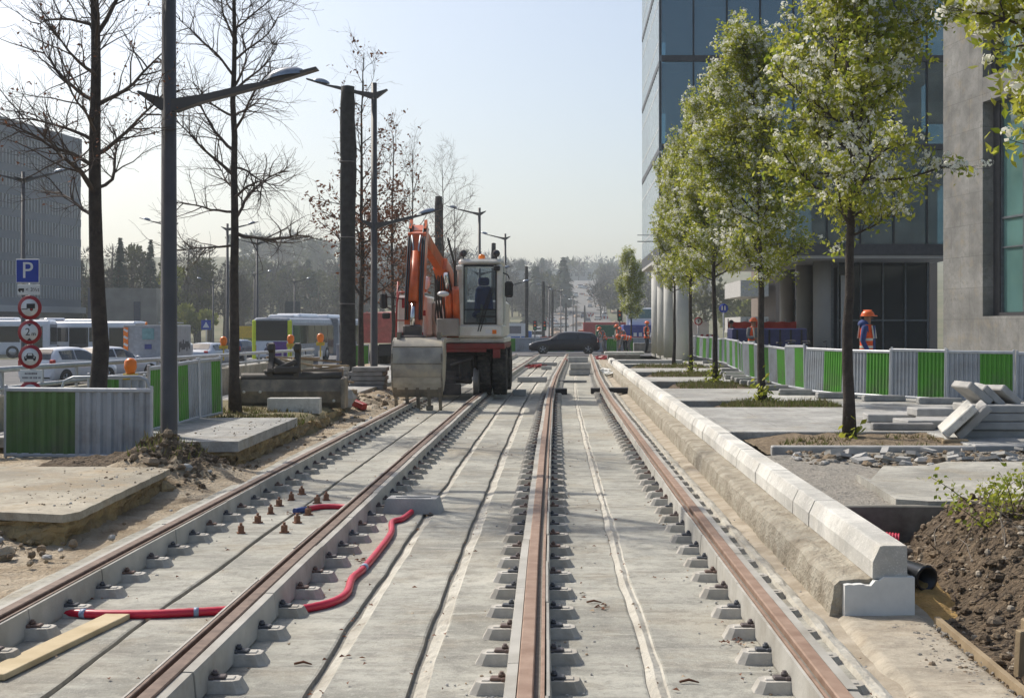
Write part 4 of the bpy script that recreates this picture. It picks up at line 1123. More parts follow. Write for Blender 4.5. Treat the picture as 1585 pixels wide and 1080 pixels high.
q = MB(); q.tube([(-.25, 0, 0), (-.25, 0, .82), (-.2, 0, .95), (-.08, 0, 1.0), (.75, 0.3, 1.0), (.86, .3, .95), (.9, .3, .85), (.9, .3, 0)], .022, 8); q.build('hoop', GALV, t)

# ------------------------------------------------------------------ lamps and masts
def arm(mb, s, z, L_=2.05):
    pr = [(-.42, .17), (-.40, .19), (0, .07), (.5, .14), (1.1, .28), (1.45, .33), (1.46, .37), (L_, .52), (L_ + .02, .49), (1.5, .31), (1.1, .20), (.45, .03), (.12, -.09), (-.1, -.08)]
    k0 = len(mb.v); mb.prism([(s * x, zz + z) for x, zz in pr], 'Y', -.085, .085)
def head(mb, s, z, mi=0):
    n = 14; rows = []
    for i in range(6):
        th = (PI / 2) * i / 5; rows.append([(s * (1.62 + .27 * math.cos(th) * math.cos(2 * PI * k / n)), .15 * math.cos(th) * math.sin(2 * PI * k / n), z + .395 + .045 * math.cos(2 * PI * k / n) * math.cos(th) + .13 * math.sin(th)) for k in range(n + 1)])
    mb.grid(rows, sm=True)
HEADM = mat('lamp dome', (.30, .33, .36), .25, metal=.7)
def lamp(x, y, z0, lb, hi=-1, low=1, h=9.2, rz=0, both=False, lz_=5.0):
    t = thing('street_lamp', lb, 'street lamp', (x, y, z0), rz)
    q = MB(); q.tube([(0, 0, 0), (0, 0, .02), (0, 0, h)], [.125, .115, .085], 14); q.lathe([(.15, 0), (.15, .03), (.12, .04)], 14); q.build('pole', STEELD, t)
    zs = []
    if low: zs.append((low, lz_))
    if hi: zs.append((hi, h - .38))
    if both: zs.append((-hi, h - .38))
    for s, z in zs:
        q = MB(); arm(q, s, z); a_ = q.build('arm', STEELD, t)
        q = MB(); head(q, s, z); q.build('lamp_head', HEADM, a_)
    return t
lamp(-5.5, 17.9, .33, 'tall grey street lamp nearest the front at left, its low arm towards the tracks', lz_=4.6)
lamp(ax(579, 39.5), 39.5, .2, 'tall street lamp right behind the nearest wrapped mast', lz_=4.75, h=9.1)
lamp(ax(742, 80), 80, .1, 'street lamp above the excavator cab, left of its beacon', h=9.1)
lamp(ax(782, 101), 101, 0, 'street lamp just right of the excavator cab', h=9.1)
lamp(ax(850, 190), 190, -1.2, 'small distant street lamp over the black car', hi=-1, low=0)
lamp(ax(868, 215), 215, -1.2, 'distant street lamp beyond the wrapped masts, right of the last', hi=-1, low=0)
lamp(ax(887, 260), 260, -1.2, 'tiny far street lamp in the row down the avenue', hi=-1, low=0)
lamp(ax(893, 300), 300, -1.2, 'farthest tiny street lamp in the row down the avenue', hi=-1, low=0)
lamp(ax(36, 58), 58, -.4, 'double-armed street lamp in front of the left office building', hi=1, low=0, both=True)
lamp(ax(266, 83), 83, -.5, 'road lamp whose arm sticks out left of the front lamp post', hi=-1, low=0)
lamp(ax(352, 86), 86, -.5, 'road lamp half hidden behind the bare tree beside the grass', hi=1, low=0)
lamp(ax(398, 101), 101, -.5, 'double-armed road lamp left of the green bus', hi=1, low=0, both=True)
lamp(ax(394, 140), 140, -.8, 'smaller road lamp behind the double-armed one', hi=1, low=0, h=8.6)
lamp(ax(456, 150), 150, -1.0, 'distant road lamp above the green bus, its arm to the right', hi=1, low=0, h=8.4)
lamp(ax(330, 150), 150, -1.0, 'distant road lamp before the woods left of the grass tree', hi=-1, low=0, h=8.4)
lamp(ax(255, 175), 175, -1.0, 'distant road lamp before the woods at the front lamp post', hi=1, low=0, h=9.4)
def mast(px, Y, z1, lb, z0=0.0, r=.23):
    x = ax(px, Y); t = thing('wrapped_mast', lb, 'mast', (x, Y, z0)); rng = random.Random(int(px))
    h = z1 - z0; n = 16; rows = []; N_ = 40 if Y < 60 else 16
    for i in range(N_ + 1):
        k = i / N_; z = h * k
        tie = max(math.exp(-((k - c) / .012) ** 2) for c in (.28, .50, .75))
        row = []
        for j in range(n + 1):
            a = 2 * PI * (j % n) / n
            rr = r * (1.0 - .12 * k) * (1 + .10 * nz(math.cos(a) * 1.2 + px, math.sin(a) * 1.2, z * .8) + .05 * nz(math.cos(a) * 3 + px, math.sin(a) * 3, z * 3) - .09 * tie)
            if .62 < k < .9: rr *= 1.0 + .22 * max(0, math.cos(a)) * math.sin((k - .62) / .28 * PI)
            if k > .96: rr *= .92 + .1 * nz(a * 2, 3)
            row.append((rr * math.cos(a), rr * math.sin(a), z))
        rows.append(row)
    q = MB(); q.grid(rows, sm=True); c = len(q.v); q.v.append((0, 0, h * 1.005)); base = c - (n + 1)
    for j in range(n): q.f.append([base + j, base + j + 1, c]); q.m.append(0); q.s.append(False)
    q.build('felt_cover', WRAP, t)
    q = MB()
    for kk in (.28, .50, .75): q.lathe([(r * 1.0, h * kk - .015), (r * 1.02, h * kk), (r * 1.0, h * kk + .015)], 16)
    q.build('tie_band', mat('tie strap', (.14, .13, .125), .8), t)
    return t
mast(538, 39, 9.1, 'thick dark wrapped mast nearest the front, left of the excavator', .0, .25)
mast(679, 72, 9.1, 'dark wrapped mast rising behind the orange excavator boom', .0, .24)
mast(764, 111, 9.0, 'dark wrapped mast peeking above the excavator cab', -.2, .22)
mast(815, 152, 8.9, 'distant wrapped mast right of the excavator mirror', -1.1)
mast(841, 185, 8.3, 'distant wrapped mast over the bonnet of the black car', -1.2)
mast(855, 225, 8.2, 'distant wrapped mast over the middle of the black car', -1.2)
mast(876, 285, 7.0, 'small far wrapped mast down the avenue, left of three', -1.2)
mast(892, 320, 7.0, 'small far wrapped mast down the avenue, middle of three', -1.0)
mast(905, 340, 7.4, 'small far wrapped mast down the avenue, right of three', -.8)

# ------------------------------------------------------------------ traffic sign post
def text(s, size, m, parent, loc, name='lettering', ext=.002, al='CENTER'):
    c = bpy.data.curves.new(name, 'FONT'); c.body = s; c.size = size; c.extrude = ext; c.align_x = al; c.align_y = 'CENTER'
    c.materials.append(m)
    tmp = bpy.data.objects.new('tmp_text', c); COL.objects.link(tmp)
    me = bpy.data.meshes.new_from_object(tmp.evaluated_get(bpy.context.evaluated_depsgraph_get()))
    bpy.data.objects.remove(tmp); bpy.data.curves.remove(c)
    o = bpy.data.objects.new(name, me); COL.objects.link(o); o.parent = parent; o.location = loc; o.rotation_euler = (R(90), 0, 0)
    return o
SY = 18.5; S_ = 2000 / SY
t = thing('parking_sign_post', 'sign post with blue P plate and three red ringed signs, behind the front barrier', 'sign post', (ax(46, SY), SY, 0))
def lx(px): return (px - 46) / S_
def lzz(py): return EYE - (py - 505) / S_
q = MB(); q.tube([(0, .04, .2), (0, .04, lzz(402))], .028, 10); q.build('post', GALV, t)
def plate(px0, py0, px1, py1, m, name='plate', y=0.0, bev=.01):
    q = MB(); q.box((lx((px0 + px1) / 2), y, lzz((py0 + py1) / 2)), ((px1 - px0) / S_, .012, (py1 - py0) / S_), bev=.004); return q.build(name, m, t)
pw = plate(25, 401, 61, 438, WHITES, 'parking_plate')
q = MB(); q.box((lx(43), -.009, lzz(419.5)), (34 / S_, .006, 34.5 / S_)); q.build('blue_field', BLUEP, pw)
text('P', .33, WHITES, pw, (lx(43), -.014, lzz(419.5)))
pp = plate(27, 440, 62, 456.5, WHITES, 'weight_plate')
text('< 3½t', .078, DARKS, pp, (lx(50.5), -.008, lzz(448.5)))
q = MB(); q.box((lx(33.5), -.008, lzz(448)), (8 / S_, .004, 3.4 / S_)); q.box((lx(30), -.008, lzz(449)), (3 / S_, .004, 3 / S_)); q.lathe([(.012, -.010), (.012, -.006)], 10, (lx(31), 0, lzz(451)), 'Y'); q.lathe([(.012, -.010), (.012, -.006)], 10, (lx(36), 0, lzz(451)), 'Y'); q.build('truck_symbol', DARKS, pp)
def rsign(px, py, name):
    c = (lx(px), 0, lzz(py)); q = MB(); q.lathe([(.170, -.004), (.172, 0), (.170, .008)], 32, c, 'Y'); o = q.build(name, REDS, t)
    q = MB(); q.lathe([(.122, -.009), (.122, -.006)], 32, c, 'Y'); q.build('white_field', WHITES, o); return o, c
o, c = rsign(46, 476, 'no_trailer_sign')
q = MB(); q.box((c[0] + .02, -.012, c[2] + .022), (.12, .004, .068)); q.box((c[0] - .07, -.012, c[2] - .022), (.085, .004, .012)); q.lathe([(.024, -.014), (.024, -.0105)], 14, (c[0] + .03, 0, c[2] - .025), 'Y'); q.build('trailer_symbol', DARKS, o)
q = MB(); q.lathe([(.014, -.016), (.014, -.0142)], 12, (c[0] + .03, 0, c[2] - .025), 'Y'); q.build('wheel_ring', REDS, o)
o, c = rsign(46, 514, 'height_limit_sign')
text('2', .15, DARKS, o, (c[0] - .025, -.0105, c[2])); text('m', .085, DARKS, o, (c[0] + .06, -.0105, c[2] - .025))
q = MB(); q.prism([(c[0] - .035, c[2] + .118), (c[0] + .035, c[2] + .118), (c[0], c[2] + .085)], 'Y', -.0125, -.0092); q.prism([(c[0] - .035, c[2] - .118), (c[0], c[2] - .085), (c[0] + .035, c[2] - .118)], 'Y', -.0125, -.0092); q.build('arrow_mark', DARKS, o)
o, c = rsign(47, 552, 'no_cars_sign')
q = MB(); q.prism([(c[0] - .085, c[2] - .035), (c[0] - .085, c[2] + .0), (c[0] - .055, c[2] + .012), (c[0] - .04, c[2] + .05), (c[0] + .04, c[2] + .05), (c[0] + .055, c[2] + .012), (c[0] + .085, c[2] + .0), (c[0] + .085, c[2] - .035)], 'Y', -.0125, -.0092)
q.box((c[0] - .062, -.011, c[2] - .045), (.03, .004, .024)); q.box((c[0] + .062, -.011, c[2] - .045), (.03, .004, .024)); q.build('car_symbol', DARKS, o)
q = MB(); q.box((c[0], -.0145, c[2] + .03), (.062, .003, .024)); q.box((c[0] - .06, -.0145, c[2] - .01), (.02, .003, .014)); q.box((c[0] + .06, -.0145, c[2] - .01), (.02, .003, .014)); q.build('car_window', WHITES, o)
pp = plate(31, 572, 66, 591, WHITES, 'text_plate')
q = MB()
for k, (w_, zz) in enumerate(((.18, 578), (.25, 584.5))):
    rr = random.Random(k); u = -w_ / 2
    while u < w_ / 2:
        l = rr.uniform(.008, .016); q.box((lx(48.5) + u + l / 2, -.008, lzz(zz)), (l, .004, .026)); u += l + .007 + (.012 if rr.random() < .12 else 0)
q.build('small_print', mat('grey print', (.16, .15, .17), .6), pp)
o, c = rsign(47, 608, 'lowest_sign')
# ------------------------------------------------------------------ vehicles
PROF = {
 # fraction, bottom, belt, roof, half width, half roof width
 'wagon': (4.75, [(0, .36, .66, .67, .80, .70), (.015, .27, .90, .96, .88, .66), (.05, .24, .96, 1.22, .91, .62), (.11, .22, .97, 1.42, .92, .60), (.3, .20, .97, 1.49, .925, .61), (.48, .20, .95, 1.49, .925, .62), (.58, .20, .94, 1.41, .925, .62), (.66, .20, .93, 1.20, .92, .66), (.745, .20, .92, .945, .915, .70), (.86, .21, .85, .87, .90, .66), (.95, .24, .74, .755, .86, .62), (.99, .28, .60, .61, .76, .60), (1.0, .36, .52, .53, .70, .6)], (.165, .80), .33, (.12, .31, .50, .62)),
 'hatch': (3.95, [(0, .38, .66, .67, .76, .66), (.02, .26, .88, .92, .83, .64), (.06, .24, .98, 1.24, .85, .58), (.12, .22, .99, 1.44, .855, .57), (.3, .20, .97, 1.49, .855, .58), (.46, .20, .94, 1.49, .855, .58), (.56, .20, .92, 1.40, .855, .59), (.66, .20, .92, 1.18, .85, .62), (.77, .20, .91, .93, .845, .66), (.88, .21, .84, .86, .83, .62), (.96, .26, .70, .715, .78, .6), (1.0, .36, .55, .56, .66, .56)], (.18, .82), .31, (.12, .34, .54, .66)),
 'sedan': (4.6, [(0, .38, .70, .71, .80, .70), (.015, .28, .94, .96, .87, .66), (.10, .24, 1.0, 1.02, .89, .68), (.16, .22, .99, 1.12, .90, .64), (.26, .21, .97, 1.40, .905, .58), (.40, .20, .95, 1.45, .905, .59), (.52, .20, .94, 1.43, .905, .60), (.61, .20, .93, 1.22, .90, .64), (.71, .20, .92, .945, .895, .68), (.85, .21, .84, .86, .88, .64), (.95, .25, .72, .735, .83, .62), (1.0, .36, .52, .53, .68, .58)], (.17, .81), .32, (.24, .40, .53, .60)),
}
def car(kind, m, loc, rz, lb, grp=None, name='parked_car'):
    L_, ST, wx, wr, win = PROF[kind]
    t = thing(name, lb, 'car', loc, rz, grp)
    def ring(s, e=0.0):
        f, zb, zl, zr, w_, r_ = s; x = (f - .5) * L_
        half = [(w_ * .86, zb), (w_ * .985, zb + .10), (w_ + e, lerp(zb, zl, .55)), (w_ * .975 + e, zl), (lerp(w_ * .975, r_, .85) + e, lerp(zl, zr, .85)), (r_ * .9, lerp(zl, zr, .97) + e), (0, zr + .012 + e)]
        return [(x, y, z) for y, z in half], x
    rows = []
    fine = []
    for a, c in zip(ST, ST[1:]):
        for k in range(3): fine.append(tuple(lerp(a[i], c[i], k / 3) for i in range(6)))
    fine.append(ST[-1])
    for s in fine:
        h, x = ring(s)
        rows.append(h + [(x_, -y, z) for x_, y, z in h[-2::-1]])
    q = MB(); q.grid(rows, sm=True)
    for r_ in (rows[0], rows[-1]): b0 = len(q.v); q.v.extend(r_); q.f.append([b0 + i for i in range(len(r_))]); q.m.append(0); q.s.append(False)
    q.box((0, 0, .26), (L_ * .94, 1.5, .12))
    q.build('body', m, t)
    at_ = lambda f: tuple(interp([(s[0], s[i]) for s in ST], f) for i in range(6))
    fs = [win[0] + .012, (win[0] + win[1]) / 2, win[1] - .008]
    for side in (1, -1):
        for (fa, fb) in ((win[0] + .01, win[1] - .008), (win[1] + .008, win[2] + .10)):
            q = MB(); rr = []
            for k in range(7):
                s = at_(lerp(fa, fb, k / 6)); x = (s[0] - .5) * L_; zl, zr, w_, r_ = s[2], s[3], s[4], s[5]
                lo, hi = .10, .80
                if zr - zl < .12: continue
                rr.append([(x, side * (lerp(w_ * .975, r_, u * .95) + .012), lerp(zl, zr, u)) for u in (lo, .5, hi)])
            if len(rr) > 1: q.grid(rr); q.build('side_window', CGLASS, t)
    for nm, fa, fb in (('windscreen', win[2] + .03, ST[8][0] - .012), ('rear_window', ST[1][0] + .012, ST[3][0] - .01)):
        if kind == 'sedan' and nm == 'rear_window': fa, fb = .125, .25
        q = MB(); rr = []
        for k in range(7):
            s = at_(lerp(fa, fb, k / 6)); x = (s[0] - .5) * L_; hw = lerp(s[4] * .8, s[5] * .9, min(1, max(0, (s[3] - s[2]) / .45)))
            rr.append([(x, hw * v, s[3] + .022 - .012 * abs(v)) for v in (-.92, -.5, 0, .5, .92)])
        q.grid(rr); q.build(nm, CGLASS, t)
    for wxx in wx:
        for side in (1, -1):
            wy = at_(wxx)[4]; x = (wxx - .5) * L_
            q = MB(); q.lathe([(wr * .55, -.20), (wr * .97, -.20), (wr, -.17), (wr, -.03), (wr * .95, .0), (wr * .68, .004), (wr * .66, -.03), (0, -.03)], 24, (x, 0, wr), 'Y')
            q.v = [(a, side * (b_ + wy + .012), c) for a, b_, c in q.v]; wo = q.build('wheel', TYRE, t)
            q = MB(); q.lathe([(wr * .66, -.02), (wr * .62, .0), (wr * .60, -.02)], 24, (x, 0, wr), 'Y'); q.lathe([(.07, -.03), (.06, .0), (0, .004)], 10, (x, 0, wr), 'Y')
            for k in range(5):
                a = 2 * PI * k / 5 + .3; q.tube([(x, -.012, wr), (x + wr * .62 * math.cos(a), -.012, wr + wr * .62 * math.sin(a))], [.035, .03], 6)
            q.v = [(a, side * (b_ + wy + .014), c) for a, b_, c in q.v]; q.build('rim', ALLOY, wo)
            q = MB(); q.lathe([(wr * 1.13, -.12), (wr * 1.13, -.004), (wr * .9, -.004)], 24, (x, 0, wr + .015), 'Y'); q.v = [(a, side * (b_ + wy + .01), c) for a, b_, c in q.v]; q.build('wheel_arch', BLACK, t)
    for side in (1, -1):
        s = at_(.955); q = MB(); q.ball(((s[0] - .5) * L_ , side * s[4] * .74, s[2] - .09), (.20, .17, .07), 12, 8); q.build('headlight', LAMPW, t)
        s = at_(.03); q = MB(); q.box(((s[0] - .5) * L_ - .015, side * s[4] * .86, s[2] - .02), (.14, .22, .30 if kind != 'sedan' else .16), bev=.03); q.build('taillight', LAMPR, t)
        s = at_(ST[8][0] - .07); q = MB(); q.box(((s[0] - .5) * L_, side * (s[4] + .09), s[2] + .06), (.12, .18, .12), bev=.03); q.build('mirror', m, t)
    q = MB(); q.box((-.5 * L_ - .004, 0, .62), (.02, .5, .11)); q.build('number_plate', WHITES, t)
    q = MB(); q.box((.5 * L_ - .02, 0, .42), (.05, 1.0, .14), bev=.02); q.build('grille', BLACK, t)
    return t
car('wagon', CARB, (ax(873.5, 87), 87, .02), PI, 'black estate car standing across the track crossing', name='estate_car')
rz_ = R(86)
car('hatch', CARW, (ax(101, 50), 50.5, -.42), R(72), 'white hatchback with red tail lamp driving away, behind the guard rail', name='hatchback')
car('sedan', CARW, (ax(171, 56), 56, -.44), R(62), 'white saloon ahead of the hatchback, half hidden by the bare tree trunk', name='saloon_car')
car('sedan', CARS, (ax(326, 74), 74, -.5), R(80), 'silver saloon behind the ladder truck, left of the amber road lamp', name='saloon_car')
car('hatch', CARDB, (ax(374, 92), 92, -.55), R(78), 'dark blue car left of the green bus', name='small_car')
car('hatch', CARS, (ax(206, 118), 118, -.3), R(12), 'silver car parked far behind the ladder truck, left of the post', name='small_car')
car('wagon', CARDB, (ax(228, 122), 122, -.3), R(8), 'dark car parked beyond the truck roof, beside the silver one', name='estate_car')
car('hatch', CARW, (ax(789, 190), 190, -1.2), R(100), 'small white car far beyond the excavator mirror, left of two', name='small_car')
car('hatch', CARW, (ax(806, 196), 196, -1.2), R(95), 'small white car far beyond the excavator mirror, right of two', name='small_car')
car('hatch', CARR, (ax(797, 210), 210, -1.2), R(95), 'small red car far away between two white cars', name='small_car')

def bus(L_, W_, H_, m_side, m_rear, loc, rz, lb, bands=True, joint=None, roofu=(), disp=False, name='city_bus', band=None, advert=False):
    t = thing(name, lb, 'bus', loc, rz)
    w_ = W_ / 2
    pr = [(w_ * .97, .32), (w_, .5), (w_, 1.25), (w_ * .985, H_ - .35), (w_ * .93, H_ - .10), (w_ * .8, H_), (0, H_ + .04)]
    pr = pr + [(-y, z) for y, z in pr[-2::-1]]
    q = MB(); n = 8; rows = []
    for i in range(n + 1):
        f = i / n; x = (f - .5) * L_
        rows.append([(x, y, z) for y, z in pr])
    e = .12
    rows.insert(0, [(-.5 * L_ - .08, y * .95, lerp(z, 1.5, .06)) for y, z in pr]); rows.append([(.5 * L_ + .12, y * .94, lerp(z, 1.4, .08)) for y, z in pr])
    q.grid(rows)
    for r_ in (rows[0], rows[-1]): b0 = len(q.v); q.v.extend(r_); q.f.append([b0 + i for i in range(len(r_))]); q.m.append(0); q.s.append(False)
    q.build('body', m_side, t)
    for side in (1, -1):
        x = -.5 * L_ + .35; nwin = int((L_ - .7) / 1.5); dw = (L_ - .7) / nwin
        for k in range(nwin):
            door = k in (nwin - 1, nwin // 2)
            if joint and abs(x + dw / 2 - joint) < .8: x += dw; continue
            q = MB(); z0 = .45 if door else 1.25
            q.box((x + dw / 2, side * (w_ - .004), (z0 + H_ - .48) / 2), (dw - .07, .03, H_ - .48 - z0), bev=.012); q.build('door_window' if door else 'side_window', CGLASS, t); x += dw
    if joint is not None:
        q = MB()
        for k in range(7): q.box((joint - .6 + k * .2, 0, H_ / 2 + .16), (.11, W_ + .03, H_ - .3), bev=.03)
        q.build('bellows', mat('bellows', (.22, .23, .25), .8), t)
    for x in ([-.5 * L_ + 2.6, .5 * L_ - 2.6] + ([joint - 2.0] if joint is not None else [])):
        for side in (1, -1):
            q = MB(); q.lathe([(.2, -.28), (.48, -.28), (.5, -.24), (.5, -.04), (.47, .0), (.3, .004), (.26, -.05), (0, -.05)], 20, (x, 0, .5), 'Y'); q.v = [(a, side * (b_ + w_ + .012), c) for a, b_, c in q.v]; q.build('wheel', TYRE, t)
            q = MB(); q.lathe([(.27, -.02), (.22, .0), (.12, .02), (0, .025)], 14, (x, 0, .5), 'Y'); q.v = [(a, side * (b_ + w_ + .012), c) for a, b_, c in q.v]; q.build('hub', ALLOY, t)
    q = MB(); q.box((-.5 * L_ - .075, 0, 1.95 if not advert else 2.12), (.03, W_ * .84, 1.35 if not advert else 1.3), bev=.02); q.build('rear_window', CGLASS, t)
    q = MB(); q.box((.5 * L_ + .11, 0, 1.85), (.04, W_ * .86, 1.6), bev=.02); q.build('windscreen', CGLASS, t)
    if disp:
        q = MB(); q.box((.5 * L_ + .135, 0, H_ - .42), (.02, W_ * .5, .2)); q.build('destination_display', mat('lit display', (.5, .16, .03), .4, emit=((1, .3, .06), .5)), t)
    for side in (1, -1):
        q = MB(); q.box((-.5 * L_ - .08, side * w_ * .84, 1.0), (.03, .12, .4), bev=.01); q.build('taillight', LAMPR, t)
        q = MB(); q.box((.5 * L_ + .12, side * w_ * .78, .72), (.03, .3, .16), bev=.01); q.build('headlight', LAMPW, t)
    for (x, l, h_) in roofu:
        q = MB(); q.box((x, 0, H_ + h_ / 2), (l, W_ * .74, h_), bev=.08, taper=(.94, .85)); q.build('roof_unit', CARW, t)
    if m_rear:
        for side in (1, -1):
            q = MB(); q.box((-.5 * L_ - .03, side * (w_ - .12), 1.55), (.14, .32, 2.5), bev=.06); q.build('corner_panel', m_rear, t)
    if advert:
        q = MB(); q.box((-.5 * L_ - .078, 0, .95), (.03, W_ * .84, .95), bev=.01); ad = q.build('rear_panel', mat('pale poster', (.50, .56, .66), .5, scale=2, col2=(.62, .66, .72)), t)
        q = MB(); q.box((-.5 * L_ - .097, -.55, .95), (.01, .9, .93)); q.build('purple_field', mat('purple print', (.10, .03, .22), .5), ad)
        q = MB(); q.ball((-.5 * L_ - .09, .25, 1.18), (.02, .13, .17)); q.ball((-.5 * L_ - .09, .25, .82), (.02, .27, .26)); q.build('figure_print', mat('dark print', (.10, .10, .15), .6), ad)
    return t
LIME = mat('lime panel', (.58, .68, .02), .4, var=.06)
bus(17.5, 2.55, 2.95, mat('bus silver', (.34, .36, .40), .4, metal=.3), LIME, (ax(427, 83) + .7, 91.6, -.52), R(84), 'green and white articulated bus seen from behind, in front of the woods', joint=1.2, roofu=((-6.4, 1.2, .22), (-3.5, 4.2, .30), (2.5, 3.4, .3), (6, 2.5, .26)), advert=True, name='articulated_bus')
bus(14, 2.5, 2.95, CARW, None, (ax(-66, 100), 100, -.6), R(8), 'white bus at the left edge behind the no entry signs', roofu=((-4, 3, .22), (3, 3, .22)))
bus(12, 2.5, 2.95, mat('navy bus paint', (.04, .045, .10), .4), CARW, (ax(70, 110), 112, -.6), R(-62), 'dark fronted bus with orange display between two white buses', disp=True, roofu=((-2, 5, .25),))
bus(9, 2.45, 2.85, CARW, None, (ax(133, 104), 104, -.6), R(-6), 'white coach just left of the bare tree trunk', roofu=((0, 3, .2),), name='coach')

def box_truck():
    t = thing('box_truck', 'grey box truck with orange chevrons and a ladder, beside the white saloon', 'truck', (ax(233, 58), 58, -.42), R(99))
    q = MB(); q.span((0, -1.17, .75), (4.6, 1.17, 2.35), bev=.03); q.build('cargo_box', mat('truck box', (.36, .37, .39), .5, grime=(.28, .28, .29), gscale=2), t)
    q = MB(); q.span((4.65, -1.05, .5), (6.5, 1.05, 1.5), bev=.12); q.prism([(4.7, 1.45), (6.1, 1.45), (5.6, 2.2), (4.75, 2.25)], 'Y', -.98, .98); q.build('cab', CARW, t)
    for s in (1, -1):
        q = MB(); q.prism([(4.9, 1.5), (5.95, 1.5), (5.52, 2.1), (4.9, 2.12)], 'Y', s * .985, s * .995); q.build('side_window', CGLASS, t)
    q = MB(); q.span((.1, -.95, .35), (6.4, .95, .72)); q.span((-.1, -1.1, .35), (.0, 1.1, .62)); q.build('chassis', BLACK, t)
    for s in (1, -1):
        q = MB(); q.box((-.03, s * 1.06, 1.62), (.05, .2, 1.25)); p_ = q.build('chevron_panel', LAMPO, t)
        q = MB()
        for k in range(4): q.box((-.06, s * 1.06, 1.15 + k * .32), (.012, .2, .09), rx=s * R(30))
        q.build('chevron_stripe', WHITES, p_)
    q = MB(); q.box((-.02, .1, 1.95), (.04, .52, .5), bev=.02); q.build('rear_hatch', mat('hatch teal', (.20, .36, .37), .3), t)
    q = MB(); q.box((-.02, .1, 1.38), (.03, .3, .22)); q.build('rear_emblem', mat('emblem blue', (.05, .06, .22), .5), t)
    q = MB()
    for y in (-.75, -.35): q.box((2.6, y, 2.46), (4.9, .05, .06))
    for k in range(14): q.box((.4 + k * .35, -.55, 2.46), (.04, .4, .04))
    q.build('roof_ladder', GALV, t)
    q = MB(); 
    for k in range(9): q.box((.6 + k * .42, -1.185, 1.35 + .1 * (k % 2)), (.28, .012, .28 if k % 3 else .45))
    q.build('side_print', mat('dark side print', (.08, .08, .09), .6), t)
    for x in (1.3, 5.3):
        for s in (1, -1):
            q = MB(); q.lathe([(.2, -.26), (.42, -.26), (.44, -.22), (.44, -.03), (.41, .0), (.27, .0), (.25, -.06), (0, -.05)], 18, (x, 0, .44), 'Y'); q.v = [(a, s * (b_ + 1.14), c) for a, b_, c in q.v]; q.build('wheel', TYRE, t)
    q = MB(); q.lathe([(.06, 2.36), (.06, 2.46), (.03, 2.5), (0, 2.5)], 12, (4.5, .9, 0)); q.build('beacon', LAMPO, t)
box_truck()
def dump_truck(loc, rz, lb, m, scale=1.0, name='dump_truck'):
    t = thing(name, lb, 'truck', loc, rz)
    q = MB(); q.prism([(0, 1.15), (5.2, 1.15), (5.4, 2.6), (-.35, 2.45)], 'Y', -1.2, 1.2); 
    for k in range(6): q.box((.4 + k * .92, -1.23, 1.85), (.09, .06, 1.3)); q.box((.4 + k * .92, 1.23, 1.85), (.09, .06, 1.3))
    q.build('tipper_body', m, t)
    q = MB(); q.span((5.6, -1.2, .7), (7.6, 1.2, 2.9), bev=.15); q.build('cab', m, t)
    q = MB(); q.box((7.6, 0, 2.2), (.06, 2.1, .9), bev=.02); q.build('windscreen', CGLASS, t)
    q = MB(); q.span((.1, -.5, .6), (7.4, .5, 1.1)); q.build('chassis', BLACK, t)
    for x in (1.0, 2.35, 6.5):
        for s in (1, -1):
            q = MB(); q.lathe([(.2, -.5), (.5, -.5), (.52, -.46), (.52, -.03), (.49, .0), (.32, .0), (.3, -.1), (0, -.08)], 18, (x, 0, .52), 'Y'); q.v = [(a, s * (b_ + 1.2), c) for a, b_, c in q.v]; q.build('wheel', TYRE, t)
    if scale != 1: t.scale = (scale,) * 3
    return t
dump_truck((ax(598, 55), 55.5, 0), R(70), 'faded red dump truck hidden behind the excavator and the wrapped mast', mat('faded red', (.40, .12, .11), .6, grime=(.28, .12, .10), gscale=2))
dump_truck((ax(948, 210), 210, -1.2), R(100), 'red tipper truck at the distant roadworks right of the far masts', mat('far red', (.45, .05, .04), .5), 1.2)
dump_truck((ax(905, 240), 240, -1.3), R(80), 'orange red tipper truck far down the avenue', mat('far orange', (.42, .12, .05), .5))

# ------------------------------------------------------------------ excavator
EX = thing('wheeled_excavator', 'orange and cream wheeled excavator resting its bucket on the left track', 'excavator', (-2.97, 33, .12))
def tyre(x0, x1, y, r=.6, name='wheel'):
    q = MB(); q.lathe([(r * .5, x0), (r * .9, x0), (r, x0 + .05), (r, x1 - .05), (r * .9, x1), (r * .55, x1), (r * .5, x1 - .06), (0, x1 - .08)], 30, (0, y, r), 'X')
    for k in range(22):
        a = 2 * PI * k / 22
        for (xa, xb) in ((x0, (x0 + x1) / 2), ((x0 + x1) / 2, x1)):
            q.box(((xa + xb) / 2, y + r * 1.0 * math.cos(a), r + r * 1.0 * math.sin(a)), (abs(xb - xa) * .85, .07, .05), rx=a + PI / 2)
    w_ = q.build(name, TYRE, EX)
    q = MB(); q.lathe([(r * .52, x0 - .004), (r * .45, x0 + .05), (.14, x0 + .06), (.12, x0 - .02), (0, x0 - .02)], 20, (0, y, r), 'X'); q.build('rim', REDP, w_)
for y in (.65, 3.3):
    for (a, c) in ((-1.44, -1.07), (-1.02, -.66), (.70, 1.04), (1.08, 1.44)): tyre(a, c, y)
UC = mat('undercarriage paint', (.035, .03, .028), .7, scale=4, grime=(.10, .085, .07), gscale=2)
q = MB(); q.span((-.62, .2, .45), (.66, 3.8, 1.05), bev=.06); q.span((-1.0, .5, .48), (1.0, .8, .72)); q.span((-1.0, 3.15, .48), (1.0, 3.45, .72)); q.lathe([(.62, 1.05), (.62, 1.28)], 28, (0, 2.0, 0))
q.span((-.2, -.15, .30), (.55, .25, .95), bev=.04); q.tube([(.05, -.3, .75), (.6, -.25, .95)], .05, 8); q.tube([(-.1, -.3, .5), (.5, -.35, .35)], .06, 8); q.build('undercarriage', UC, EX)
